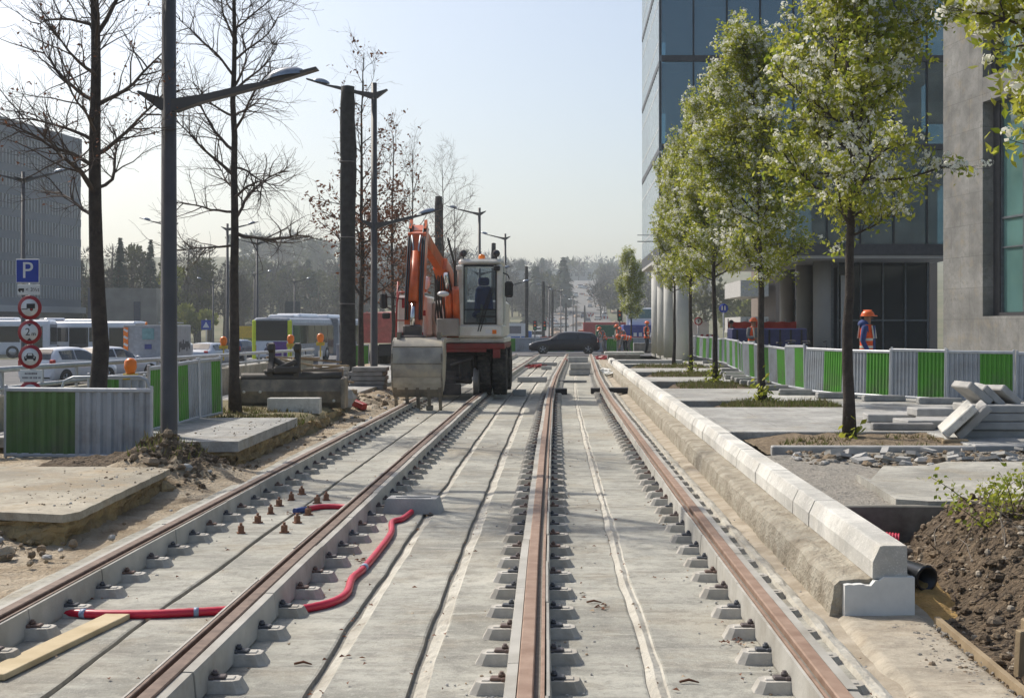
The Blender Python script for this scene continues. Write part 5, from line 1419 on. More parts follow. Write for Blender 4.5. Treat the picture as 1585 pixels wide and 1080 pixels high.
q = MB(); q.span((-.25, -.45, .02), (.32, -.30, .30), bev=.02); q.span((-.12, -.36, .28), (.18, -.24, .62)); q.build('stabiliser', UC, EX)
q = MB(); q.lathe([(.30, -.06), (.36, -.06), (.36, -.02), (.31, 0), (.31, .06), (.2, .06), (.18, .02), (0, .02)], 26, (.72, -.55, .35), 'X'); rw = q.build('rail_wheel', mat('worn rail wheel', (.16, .15, .14), .5, metal=.6), EX)
q = MB(); q.tube([(.55, -.5, .36), (.45, .1, .55)], .07, 8); q.tube([(.30, -.42, .45), (.30, -.42, .80)], .028, 8); q.build('rail_axle_arm', UC, EX)
q = MB(); q.span((-.05, -.35, 1.18), (1.42, 3.6, 1.32), bev=.02); q.span((1.12, -.33, .95), (1.30, -.1, 1.19), bev=.01); q.span((-.1, -.32, 1.10), (.95, -.2, 1.19)); q.span((-1.4, -.1, 1.2), (-.7, .1, 1.36), bev=.02); q.build('lower_frame', mat('dirty dark red', (.17, .018, .015), .55, scale=3, grime=(.07, .035, .03), gscale=2.2), EX)
q = MB(); q.span((-1.35, -.15, 1.33), (1.40, 3.9, 1.46), bev=.02); q.build('platform', CABW, EX)
# cab
q = MB()
def post(x, y, x2, y2, z0=1.47, z1=3.36, w_=.10): q.tube([(x, y, z0), (lerp(x, x2, .5), lerp(y, y2, .5), (z0 + z1) / 2), (x2, y2, z1)], w_ / 2 * 1.1, 4, sm=False)
q.span((.22, -.28, 1.465), (1.38, 1.5, 1.80), bev=.05)
q.span((.24, -.235, 3.30), (1.36, 1.48, 3.46), bev=.06)
q.span((.22, -.27, 1.78), (.375, -.12, 3.31), bev=.03); q.span((1.21, -.27, 1.78), (1.37, -.12, 3.31), bev=.03)
q.span((.22, 1.36, 1.78), (.34, 1.48, 3.31), bev=.03); q.span((1.26, 1.36, 1.78), (1.37, 1.48, 3.31), bev=.03)
q.span((1.30, .5, 1.78), (1.37, .62, 3.31)); q.span((.23, 1.42, 1.78), (1.36, 1.47, 2.4))
cabo = q.build('cab', CABW, EX)
q = MB(); q.span((.385, -.262, 1.84), (1.20, -.25, 3.29), bev=.005); q.build('front_window', glass_mat('cab glass', (.85, .92, .96), .97), cabo)
q = MB(); q.span((.375, -.255, 1.80), (1.21, -.24, 1.85)); q.span((.375, -.255, 1.80), (.405, -.24, 3.30)); q.span((1.18, -.255, 1.80), (1.21, -.24, 3.30)); q.span((.375, -.255, 3.26), (1.21, -.24, 3.31)); q.span((.405, -.256, 2.16), (1.18, -.243, 2.19)); q.build('window_seal', BLACK, cabo)
q = MB(); q.span((1.345, -.1, 1.85), (1.355, 1.34, 3.28)); q.span((.26, -.1, 1.85), (.27, 1.34, 3.28)); q.build('side_window', glass_mat('cab glass side', (.85, .92, .96), .97), cabo)
SEAT = mat('seat cloth', (.05, .065, .19), .85)
q = MB(); q.box((.80, .95, 2.05), (.56, .55, .16), bev=.05); q.box((.80, 1.12, 2.45), (.52, .16, .72), bev=.079, rx=R(-8), taper=(.82, 1)); q.box((.80, 1.16, 2.93), (.30, .12, .22), bev=.05); q.build('seat', SEAT, EX)
q = MB(); q.box((.80, .25, 1.85), (.24, .35, .5), bev=.04); q.box((1.0, .3, 2.08), (.35, .3, .22), bev=.04); q.tube([(.8, .1, 2.0), (.8, .3, 2.3)], .03, 8); q.build('console', mat('console grey', (.25, .24, .22), .7), EX)
q = MB(); q.tube([(.74, -.29, 1.62), (.90, -.29, 2.25), (1.08, -.29, 2.75)], .012, 6); q.tube([(.80, -.29, 1.62), (.98, -.29, 2.25), (1.16, -.29, 2.7)], .012, 6); q.box((1.03, -.285, 2.5), (.025, .012, .5), ry=R(20)); q.build('wiper', BLACK, EX)
for x in (.36, 1.20):
    q = MB(); q.ball((x, -.15, 3.60), (.095, .08, .095)); q.tube([(x, -.1, 3.45), (x, -.12, 3.55)], .02, 6); wl_ = q.build('work_light', BLACK, EX)
    q = MB(); q.lathe([(.075, -.232), (.07, -.236)], 14, (x, 0, 3.60), 'Y'); q.build('lens', mat('dark lens', (.05, .05, .055), .15), wl_)
q = MB(); q.lathe([(.085, 3.46), (.085, 3.55), (.06, 3.60), (0, 3.61)], 16, (.80, .3, 0)); q.build('beacon', LAMPO, EX)
for x in (.27, 1.22):
    q = MB(); q.box((x, -.33, 3.22), (.16, .10, .13), bev=.02); q.build('lamp_box', BLACK if x > 1 else CABW, EX)
q = MB(); q.span((.93, -.29, 1.56), (1.10, -.275, 1.66)); q.build('headlight', LAMPW, EX)
q = MB(); q.span((1.105, -.29, 1.56), (1.21, -.275, 1.66)); q.build('indicator', LAMPO, EX)
q = MB(); q.box((.95, -.277, 2.0), (.5, .02, .04)); q.build('cab_trim', BLACK, EX)
q = MB(); q.tube([(1.35, -.1, 3.12), (1.5, -.35, 3.05), (1.54, -.4, 2.95)], .016, 6); q.box((1.53, -.42, 2.68), (.21, .09, .40), bev=.04); q.build('mirror', BLACK, EX)
q = MB(); q.tube([(-1.2, .2, 2.45), (-1.55, -.1, 2.5), (-1.64, -.15, 2.45)], .016, 6); q.box((-1.66, -.15, 2.40), (.18, .09, .40), bev=.04); q.box((-1.60, -.15, 2.02), (.2, .09, .16), bev=.03); q.build('mirror', BLACK, EX)
# engine / storage body at left, rear body
q = MB(); q.span((-1.40, .25, 1.47), (-.62, 3.6, 2.55), bev=.06); q.span((-.615, 1.7, 1.47), (1.36, 3.9, 2.45), bev=.08); q.build('engine_cover', CABW, EX)
for a_, c_ in (((-1.25, .235, 2.22), (-1.10, .249, 2.48)), ((-.92, .235, 2.02), (-.64, .249, 2.16)), ((-1.38, .2, 1.47), (-.70, .249, 1.60))):
    q = MB(); q.span(a_, c_); q.build('red_marking', REDS, EX)
q = MB(); q.prism([(-.92, 2.36), (-.78, 2.36), (-.85, 2.47)], 'Y', .233, .249); q.box((-.86, .22, 1.95), (.2, .05, .10), bev=.01); q.build('warning_mark', BLACK, EX)
q = MB(); q.span((-1.12, .18, 1.50), (-.92, .21, 1.58)); q.build('headlight', LAMPW, EX)
q = MB(); q.tube([(-1.36, -.05, 1.46), (-1.34, -.05, 2.35), (-1.28, -.05, 2.62), (-1.0, -.05, 2.62), (-.93, -.05, 2.45), (-.78, -.05, 1.46)], .024, 8); q.tube([(-1.36, -.04, 2.0), (-1.36, .3, 2.9)], .02, 6); q.tube([(-1.34, -.05, 1.9), (-.86, -.05, 1.9)], .016, 6); q.build('handrail', REDP, EX)
q = MB(); q.prism([(-1.05, 2.56), (-.62, 2.62), (-.55, 3.02), (-.72, 3.06)], 'Y', .1, .5); q.build('light_hood', ORANGE, EX)
q = MB(); q.ball((-.60, .05, 2.86), (.10, .08, .17)); q.build('boom_light', LAMPW, EX)
q = MB(); q.tube([(-.55, 2.2, 2.4), (-.55, 2.2, 3.3)], .07, 10); q.build('exhaust', BLACK, EX)
# boom
def beam(mb, pts, w_, hs, x_=None):
    """box beam through (x,y,z) points with width w_ and section height hs[i]"""
    rows = []
    for i, p in enumerate(pts):
        a = Vector(pts[max(0, i - 1)]); c = Vector(pts[min(len(pts) - 1, i + 1)]); d = (c - a); d.x = 0; d.normalize()
        nrm = Vector((0, -d.z, d.y)); ww = w_[i] if hasattr(w_, '__len__') else w_
        P0 = Vector(p)
        q4 = [P0 + Vector((-ww / 2, 0, 0)) + nrm * hs[i] / 2, P0 + Vector((ww / 2, 0, 0)) + nrm * hs[i] / 2, P0 + Vector((ww / 2, 0, 0)) - nrm * hs[i] / 2, P0 + Vector((-ww / 2, 0, 0)) - nrm * hs[i] / 2]
        rows.append([tuple(v) for v in q4] + [tuple(q4[0])])
    mb.grid(rows)
    for r_ in (rows[0], rows[-1]): b0 = len(mb.v); mb.v.extend(r_[:4]); mb.f.append([b0, b0 + 1, b0 + 2, b0 + 3]); mb.m.append(0); mb.s.append(False)
q = MB(); beam(q, [(.06, .7, 1.55), (.03, .1, 2.3), (-.06, -.5, 3.0), (-.16, -.9, 3.3)], .33, [.5, .62, .5, .36]); q.build('lower_boom', ORANGE, EX)
q = MB(); beam(q, [(-.15, -.85, 3.25), (-.36, -1.5, 3.66), (-.5, -2.2, 3.93), (-.5, -2.75, 3.85)], [.18, .18, .24, .28], [.34, .36, .36, .3]); q.build('upper_boom', ORANGE, EX)
q = MB(); beam(q, [(-.5, -2.30, 4.02), (-.5, -2.75, 3.75), (-.5, -3.0, 3.2), (-.5, -3.4, 2.3), (-.5, -3.7, 1.55)], [.34, .42, .42, .38, .36], [.3, .5, .5, .4, .34]); 
q.box((-.67, -2.5, 3.96), (.07, .5, .34), rx=R(-50)); q.box((-.33, -2.5, 3.96), (.07, .5, .34), rx=R(-50)); q.build('stick', ORANGE, EX)
q = MB(); q.tube([(-.5, -3.12, 3.45), (-.5, -3.62, 2.30)], .125, 14); cyl = q.build('hydraulic_cylinder', mat('orange cylinder', (.55, .09, .012), .35, coat=.3), EX)
q = MB(); q.tube([(.03, .02, 1.6), (.03, -.75, 2.6)], .10, 12); q.build('hydraulic_cylinder', MC['orange cylinder'], EX)
q = MB(); q.tube([(.20, -.1, 1.6), (.22, -.85, 2.7)], .09, 12); q.build('hydraulic_cylinder', MC['orange cylinder'], EX)
q = MB(); q.tube([(-.5, -3.60, 2.35), (-.5, -3.85, 1.75)], .06, 12); q.tube([(.03, -.7, 2.55), (.0, -1.1, 3.05)], .055, 10); q.build('piston_rod', mat('chrome rod', (.6, .6, .6), .15, metal=1.0), EX)
HOSE = mat('hydraulic hose', (.03, .03, .032), .5)
q = MB()
for k, xx in enumerate((-.68, -.63, -.36, -.31)):
    q.tube([(xx, -2.2, 4.05), (xx, -2.65, 4.15 - .05 * (k % 2)), (xx, -3.02, 3.78), (xx + .01, -3.3, 3.3), (xx, -3.55, 2.6), (xx + .02, -3.8, 1.9)], .022, 6)
for k, xx in enumerate((-.25, -.18, .24)):
    q.tube([(xx, .2, 1.6), (xx - .05, -.5, 2.4), (xx - .04, -.9, 3.3), (xx - .15, -1.5, 3.9)], .028, 6)
for k in range(7): q.tube([(-.30 + .075 * k, .25, 1.5), (-.34 + .08 * k, -.3, 2.0 + .06 * (k % 3)), (-.26 + .06 * k, -.62, 2.6 + .1 * (k % 2)), (-.2 + .04 * k, -.9, 3.1)], .018, 5)
q.build('hose', HOSE, EX)
q = MB(); q.tube([(-.60, -3.02, 3.86), (-.56, -3.12, 3.55), (-.60, -3.2, 3.35)], .02, 6); q.tube([(-.40, -3.02, 3.86), (-.44, -3.12, 3.55), (-.40, -3.2, 3.35)], .02, 6); q.tube([(-.42, -3.2, 3.2), (-.38, -3.3, 3.12), (-.38, -3.35, 2.9)], .018, 6); q.build('steel_pipe', GALV, EX)
q = MB(); q.ball((-.06, -1.1, 2.55), (.15, .1, .07)); q.build('boom_lamp', LAMPW, EX)
q = MB(); q.span((-.28, -.6, 1.50), (.28, -.2, 1.95), bev=.03); q.tube([(-.4, -.9, 1.42), (.35, -.9, 1.42)], .02, 6); q.build('boom_bracket', mat('boom bracket', (.28, .25, .22), .6, scale=4), EX)
q = MB(); q.box((-.5, -3.75, 1.62), (.42, .25, .34), bev=.04); q.box((-.5, -3.95, 1.48), (.6, .3, .14), bev=.03); q.build('quick_hitch', mat('hitch steel', (.12, .10, .09), .6, scale=4, metal=.4), EX)
# bucket: convex back to the viewer, teeth down
BK = MUDMET
q = MB(); pr = [(.34, 1.46), (.10, 1.50), (-.16, 1.42), (-.34, 1.22), (-.42, .95), (-.41, .68), (-.34, .50), (-.22, .34), (-.18, .30)]
cy = -4.2
rows = []
for x in (-.86, -.3, .24): rows.append([(x, cy + y, z) for y, z in pr])
q.grid(rows, sm=True); q.grid([[(x, cy + y + .03, z - .01) for y, z in pr] for x in (-.86, .24)], sm=True)
for x in (-.86, .24): q.prism([(cy + y, z) for y, z in pr] + [(cy + .25, .55), (cy + .52, 1.1)], 'X', x - .015, x + .02)
bk = q.build('bucket', mat('bucket steel', (.22, .205, .175), .5, scale=2.2, col2=(.42, .395, .34), metal=.25, bump=.4, bscale=14, grime=(.44, .38, .27), gscale=2.2), EX)
q = MB()
for z_, y_ in ((.93, -.425), (1.30, -.285)): q.box((-.31, cy + y_, z_), (1.10, .012, .022), bev=.003)
for x_ in (-.855, .235): q.box((x_, cy - .40, .85), (.03, .03, .6), bev=.006)
q.build('weld_bead', MUDMET, bk)
q = MB(); q.grid([[(x, cy + y - .008, z) for x in (-.84, -.31, .22)] for y, z in ((-.40, .62), (-.345, .50), (-.225, .34), (-.185, .30))]); q.build('wear_plate', mat('dusty wear plate', (.36, .335, .28), .8, scale=6, col2=(.50, .47, .40), bump=.4), bk)
q = MB(); q.prism([(cy - .30, .46), (cy - .17, .46), (cy - .08, .18), (cy - .15, .18)], 'X', -.855, .235); q.build('cutting_edge', MUDMET, bk)
for k in range(5):
    x = -.80 + k * .245; q = MB()
    q.prism([(cy - .33, .52), (cy - .20, .50), (cy + .0, -.12), (cy - .05, -.12)], 'X', x - .035, x + .035)
    if k in (1, 3): q.box((x, cy - .02, -.06), (.15, .14, .11), bev=.01)
    q.build('tooth', MUDMET, bk)
q = MB(); q.span((-.80, cy - .02, 1.40), (-.72, cy + .4, 1.62)); q.span((.10, cy - .02, 1.40), (.18, cy + .4, 1.62)); q.build('bucket_lug', BK, bk)

# grading attachment lying on the verge
t = thing('grader_blade', 'muddy steel excavator attachment with a wide blade lying by the bare tree', 'machine part', (ax(452, 26), 26, .22), R(3))
q = MB(); pr = [(.0, .0), (-.12, .12), (-.18, .35), (-.12, .58), (.02, .64), (.06, .60), (-.05, .5), (-.09, .33), (-.03, .14), (.06, .02)]
q.prism(pr, 'X', -1.05, 1.05); q.span((-1.08, -.25, .0), (-1.0, .35, .62), bev=.02); q.span((1.0, -.25, .0), (1.08, .35, .62), bev=.02); q.build('blade', MUDMET, t)
q = MB(); q.tube([(-.95, -.02, .62), (.6, -.02, .62)], .09, 12); q.tube([(-1.0, .0, .60), (-.8, .0, .60)], .11, 12); q.tube([(.2, -.02, .66), (1.0, -.02, .66)], .075, 12); q.build('axle_tube', mat('dark mud steel', (.075, .068, .06), .7, scale=4, metal=.3), t)
HK = mat('dark mud steel', (.075, .068, .06), .7)
for x in (-.42, .10):
    q = MB(); q.prism([(-.1, .6), (.2, .6), (.16, .95), (.22, 1.15), (.12, 1.32), (-.02, 1.30), (-.06, 1.18), (.05, 1.12), (.0, .95), (-.14, .8)], 'X', x - .05, x + .05); q.tube([(x - .07, .05, 1.22), (x + .07, .05, 1.22)], .07, 10); q.build('hook_lug', HK, t)
q = MB(); q.tube([(-.48, -.1, .72), (.1, -.05, .95)], .05, 8); q.tube([(-.4, .1, .98), (.12, .0, .74)], .06, 8); q.box((-.1, 0, .78), (.5, .3, .14), bev=.03); q.tube([(-.55, 0, .7), (-.2, .1, .82), (.0, 0, .7)], .07, 8); q.build('linkage', HK, t)
q = MB()
for x in (-.92, -.6, -.2, .86): q.lathe([(.03, -.2), (.03, -.185)], 10, (x, 0, .16 + .18 * (x < -.5)), 'Y')
q.build('bolt_hole', mat('bright bolt', (.6, .58, .5), .5), t)
lump('kerb_block', 'pale rectangular kerb block lying before the muddy blade', 456, 640, .98, .28, .30, rz=R(2), m=KERB, z=.22)
t = thing('debris_pallet', 'pile of split boards and dusty crates behind the muddy blade', 'debris pile', (ax(478, 31), 31, .2))
q = MB(); rng = random.Random(3)
for k in range(12): q.box((rng.uniform(-.6, .5), rng.uniform(-.3, .3), .25 + .06 * k), (rng.uniform(.6, 1.3), .12, .04), rz=rng.uniform(-.5, .5), ry=rng.uniform(-.25, .25))
q.build('board', WOODO, t)
q = MB(); q.box((.3, .2, .35), (.9, .6, .6), bev=.03); q.box((-.3, .25, .2), (.9, .6, .4), bev=.03); q.build('crate', mat('dusty crate', (.20, .165, .12), .9, scale=4), t)
q = MB(); q.box((0, 0, 0), (.9, .13, .13), rz=R(-38), ry=R(14), bev=.01); o = q.build('red_beam', REDP); o.location = (ax(543, 27.5), 27.5, .28); tag(o, 'short red steel beam lying in the rubble beside the bucket', 'beam')
b = MB(); rr = random.Random(5); b.rock((0, 0, .22), .26, rr, flat=.9); o = b.build('broken_stone', STONE); o.location = (ax(532, 27), 27, .15); tag(o, 'pale broken stone block at the end of the muddy blade', 'stone')

# ------------------------------------------------------------------ people
def person(lb, loc, rz, top, legs, vest=True, helmet=True, bend=0, arms=None, bag=False, hair=None, scale=1.0, knees=0):
    t = thing('person', lb, 'person', loc, rz); t.scale = (scale,) * 3
    piv = Vector((0, 0, .93)); Mb = Matrix.Translation(piv) @ Matrix.Rotation(R(bend), 4, 'X') @ Matrix.Translation(-piv)
    U = lambda p: tuple(Mb @ Vector(p))
    J = {}
    for s, n in ((-1, 'l'), (1, 'r')):
        J['sh' + n] = U((s * .19, .0, 1.42)); e, w_ = (arms or {}).get(n, ((.25, .03, 1.13), (.24, -.10, .90)))
        if bend and not arms: sh = Vector(J['sh' + n]); J['el' + n] = tuple(sh + Vector((s * .05, -.04, -.28))); J['wr' + n] = tuple(sh + Vector((s * .02, -.12, -.52)))
        else: J['el' + n] = U((s * e[0], e[1], e[2])); J['wr' + n] = U((s * w_[0], w_[1], w_[2]))
        J['hip' + n] = (s * .10, 0, .90); J['kn' + n] = (s * .12, -.03 - knees * (.9 if s > 0 else .4), .50); J['an' + n] = (s * .12, .05 + knees * .1, .10); J['to' + n] = (s * .13, -.13 + knees * .1, .045)
    def skinobj(name, V, E, Rr, m, roots):
        me = bpy.data.meshes.new(name); me.from_pydata(V, E, []); me.materials.append(m)
        o = bpy.data.objects.new(name, me); COL.objects.link(o); o.parent = t
        sk = o.modifiers.new('skin', 'SKIN'); sk.use_smooth_shade = True
        if not me.skin_vertices:
            bm = bmesh.new(); bm.from_mesh(me); bm.verts.layers.skin.verify(); bm.to_mesh(me); bm.free()
        for i, r in enumerate(Rr):
            me.skin_vertices[0].data[i].radius = r if hasattr(r, '__len__') else (r, r); me.skin_vertices[0].data[i].use_root = i in roots
        ss = o.modifiers.new('sub', 'SUBSURF'); ss.levels = 1; ss.render_levels = 1
        return o
    V = []; E = []; Rr = []
    def nd(p, r, par=None):
        V.append(tuple(p)); Rr.append(r)
        if par is not None: E.append((par, len(V) - 1))
        return len(V) - 1
    pel = nd((0, 0, .93), (.14, .10)); sp = nd(U((0, 0, 1.12)), (.13, .095), pel); ch = nd(U((0, 0, 1.32)), (.15, .105), sp); nk = nd(U((0, .0, 1.49)), .058, ch); hb = nd(U((0, -.015, 1.575)), (.070, .075), nk); hm = nd(U((0, -.02, 1.65)), (.076, .092), hb); ht = nd(U((0, -.015, 1.735)), (.062, .075), hm)
    roots = {pel}
    for n in 'lr':
        s = -1 if n == 'l' else 1
        a = nd(J['sh' + n], .062, ch); e = nd(J['el' + n], .043, a); w2 = nd(J['wr' + n], .028, e)
        d = (Vector(J['wr' + n]) - Vector(J['el' + n])).normalized(); side = d.cross(Vector((0, 1, 0.01))).normalized()
        pm = Vector(J['wr' + n]) + d * .07; nd(pm, (.036, .02), w2)
        for k, (off, ln) in enumerate(((-.027, .06), (-.009, .075), (.009, .07), (.027, .055))):
            b_ = pm + side * off; r0 = nd(b_, .010); roots.add(r0); f1 = nd(b_ + d * ln * .6 + Vector((0, -.008, 0)), .009, r0); nd(b_ + d * ln + Vector((0, -.025, 0)), .007, f1)
        b_ = pm - d * .04 + side * .025 * s; r0 = nd(b_, .011); roots.add(r0); f1 = nd(b_ + side * .025 * s + d * .03 + Vector((0, -.012, 0)), .010, r0); nd(b_ + side * .03 * s + d * .06 + Vector((0, -.02, 0)), .008, f1)
        h = nd(J['hip' + n], .09, pel); k_ = nd(J['kn' + n], .06, h); an = nd(J['an' + n], .042, k_); nd(J['to' + n], (.045, .03), an)
    skinobj('body', V, E, Rr, SKIN, roots)
    # face
    q = MB()
    for s in (-1, 1): q.ball(U((s * .032, -.108, 1.655)), (.012, .008, .008), 8, 6)
    q.box(U((0, -.105, 1.60)), (.05, .01, .012), rx=R(bend)); q.build('face_detail', DARKS, t)
    q = MB(); q.prism([(-.10, 1.655), (-.138, 1.625), (-.10, 1.615)], 'X', -.014, .014)
    for s in (-1, 1): q.ball((s * .088, -.0, 1.64), (.014, .025, .034), 8, 6)
    q.tr(Mb); q.build('nose_and_ears', SKIN, t)
    # clothing grown over the same joints
    V = []; E = []; Rr = []
    a0 = nd(U((0, 0, .90)), (.165, .125)); a1 = nd(U((0, 0, 1.12)), (.155, .118), a0); a2 = nd(U((0, 0, 1.33)), (.175, .125), a1); a3 = nd(U((0, .005, 1.47)), .08, a2)
    for n in 'lr':
        a = nd(J['sh' + n], .082, a2); e = nd(J['el' + n], .064, a); nd(J['wr' + n], .050, e)
    skinobj('jacket', V, E, Rr, top, {a0})
    V = []; E = []; Rr = []
    a0 = nd((0, 0, .96), (.155, .115))
    for n in 'lr':
        h = nd(Vector(J['hip' + n]) + Vector((0, 0, -.05)), .112, a0); k_ = nd(J['kn' + n], .083, h); nd(Vector(J['an' + n]) + Vector((0, 0, .02)), .074, k_)
    skinobj('trousers', V, E, Rr, legs, {a0})
    for n in 'lr':
        x, y, z = J['to' + n]; q = MB(); q.box((x, y + .07, .05), (.105, .30, .09), bev=.035); q.tube([(x, J['an' + n][1], .06), (x, J['an' + n][1], .18)], .058, 10); q.build('boot', BLACK, t)
    if vest:
        def shell(z0, z1, e, m, nm, par):
            q = MB(); rows = []
            for i in range(7):
                z = lerp(z0, z1, i / 6)
                rx, ry = interp([(.85, .20), (1.1, .19), (1.3, .212), (1.42, .20), (1.5, .11)], z) + e, interp([(.85, .155), (1.1, .145), (1.3, .155), (1.42, .135), (1.5, .10)], z) + e
                rows.append([(rx * math.cos(2 * PI * k / 20), ry * math.sin(2 * PI * k / 20), z) for k in range(21)])
            q.grid(rows, sm=True); q.tr(Mb); return q.build(nm, m, par)
        v_ = shell(.86, 1.49, 0, HIVIS, 'vest', t)
        shell(.98, 1.035, .006, REFL, 'reflective_band', v_); shell(1.14, 1.195, .006, REFL, 'reflective_band', v_)
        q = MB()
        for s in (-1, 1): q = MB(); q.box((s * .10, -.156, 1.33), (.045, .02, .28), rx=R(-8)); q.box((s * .10, .158, 1.33), (.045, .02, .28), rx=R(8)); q.tr(Mb); q.build('reflective_strap', REFL, v_)
        if top is CLOTHB:
            q = MB(); q.ball((0, .07, 1.50), (.15, .13, .10), 14, 8); q.tr(Mb); q.build('hood', top, t)
        q = MB(); q.box((0, -.155, 1.17), (.10, .03, .60), rx=R(0)); q.tr(Mb); q.build('open_front', top, v_)
    if helmet:
        q = MB(); rows = []
        for i in range(7):
            th = PI / 2 * i / 6; rows.append([(.128 * math.cos(th) * math.cos(2 * PI * k / 20), -.015 + .148 * math.cos(th) * math.sin(2 * PI * k / 20), 1.685 + .125 * math.sin(th)) for k in range(21)])
        q.grid(rows, sm=True)
        q.grid([[(r_ * .136 * math.cos(2 * PI * k / 20), -.015 + r_ * (.155 + (.05 if math.sin(2 * PI * k / 20) < -.3 else 0)) * math.sin(2 * PI * k / 20), z) for k in range(21)] for r_, z in ((.9, 1.69), (1.06, 1.68), (1.06, 1.672), (.9, 1.68))])
        q.box((0, -.01, 1.80), (.03, .2, .02), bev=.008); q.tr(Mb); q.build('helmet', HELM, t)
    else:
        q = MB(); q.ball((0, .0, 1.70), (.098, .115, .10), 14, 10); q.tr(Mb); q.build('hair', hair or DARKS, t)
    return t
person('worker in blue hooded jacket, orange vest and helmet behind the barriers at right', (ax(1342, 29.2), 29.2, .36), R(62), CLOTHB, CLOTHD, scale=1.04)
person('worker in orange vest and helmet behind the barriers by the second tree', (ax(1166, 43), 43, .36), R(28), CLOTHG, CLOTHD, arms={'l': ((.26, -.05, 1.15), (.16, -.28, 1.12)), 'r': ((.26, -.05, 1.15), (.14, -.30, 1.14))})
person('passer-by in black jacket behind the barriers, before the red hoarding', (ax(1132, 58), 58, .36), R(-70), CLOTHK, CLOTHD, vest=False, helmet=False)
person('worker in orange vest stooping at the tail of the black car', (ax(936, 83), 83, .15), R(-60), CLOTHG, CLOTHG, bend=32, knees=.12)
person('worker in orange vest standing tallest of the group behind the car', (ax(958, 80), 80, .2), R(-75), CLOTHG, CLOTHG, bend=10)
person('worker in orange vest bending deep down, right of the tallest one', (ax(975, 78), 78, .2), R(-86), CLOTHG, CLOTHG, bend=78, knees=.1)
person('worker with bright helmet leaning forward between two others', (ax(968, 84), 84, .2), R(-50), CLOTHG, CLOTHD, bend=40)
person('worker in orange vest standing beside the pale round columns', (ax(1001, 74), 74, .33), R(75), CLOTHD, CLOTHD, scale=1.02)

# ------------------------------------------------------------------ small things on the right side, middle distance
def roundsign(name, lb, px, py, Y, r, m1, m2, post_z, symbol=None):
    t = thing(name, lb, 'road sign', (ax(px, Y), Y, post_z)); z = az(py, Y) - post_z
    q = MB(); q.tube([(0, .05, 0), (0, .05, z + r * .6)], .035, 8); q.build('post', GALV, t)
    q = MB(); q.lathe([(r, -.01), (r, .02)], 28, (0, 0, z), 'Y'); o = q.build('disc', m1, t)
    if m2: q = MB(); q.lathe([(r * .72, -.018), (r * .72, -.012)], 28, (0, 0, z), 'Y'); q.build('field', m2, o)
    if symbol: q = MB(); symbol(q, z, r); q.build('symbol', DARKS if m2 else WHITES, o)
    return t
def ped(q, z, r):
    for dx_ in (-.32, .28): q.lathe([(r * .13, -.024), (r * .13, -.02)], 10, (dx_ * r, 0, z + r * .42), 'Y'); q.box((dx_ * r, -.022, z - r * .05), (r * .28, .006, r * .7))
roundsign('path_sign', 'round blue sign with two white figures by the brown office block', 1120, 477, 75, .27, BLUEP, None, .3, ped)
roundsign('no_entry_sign', 'round red ringed white sign seen between the column and a thin trunk', 1081, 497, 70, .22, REDS, WHITES, .3, lambda q, z, r: q.box((0, -.022, z), (r * .22, .006, r * .7)))
b = MB(); b.box((0, 0, 0), (1.0, .03, 1.5)); b.box((0, 0, -1.0), (.06, .06, 1.0)); o = b.build('notice_board', WHITES); o.location = (ax(1083, 70.4), 70.4, 1.35); tag(o, 'pale notice board under the red ringed sign', 'notice board')
q = thing('chevron_barrier', 'red and white striped barrier board beside the notice board', 'barrier', (ax(1092, 66), 66, .35))
b = MB(); b.box((0, 0, .85), (.9, .05, .55)); b.box((-.35, 0, .3), (.05, .05, .6)); b.box((.35, 0, .3), (.05, .05, .6)); b.build('board', WHITES, q)
b = MB()
for k in range(3): b.prism([(-.42 + k * .28, .59), (-.28 + k * .28, .59), (-.1 + k * .28, 1.11), (-.24 + k * .28, 1.11)], 'Y', -.034, -.027)
b.build('stripe', REDS, q)
# red hoarding sheet
t = thing('red_hoarding', 'red plastic hoarding sheet behind the worker by the second tree', 'hoarding', (ax(1168, 64), 64, .34))
b = MB(); b.grid([[(-1.3 + i * .2, .06 * math.sin(i * 1.3), z + .02 * math.sin(i * 2)) for i in range(25)] for z in (.25, .9, 1.75)], sm=True); b.build('sheet', mat('red sheet', (.60, .035, .02), .5, scale=2, col2=(.70, .06, .035)), t)
b = MB()
for i in range(6): b.tube([(-1.3 + i * .95, .08, 0), (-1.3 + i * .95, .08, 1.9)], .03, 6)
b.build('post', GALV, t)
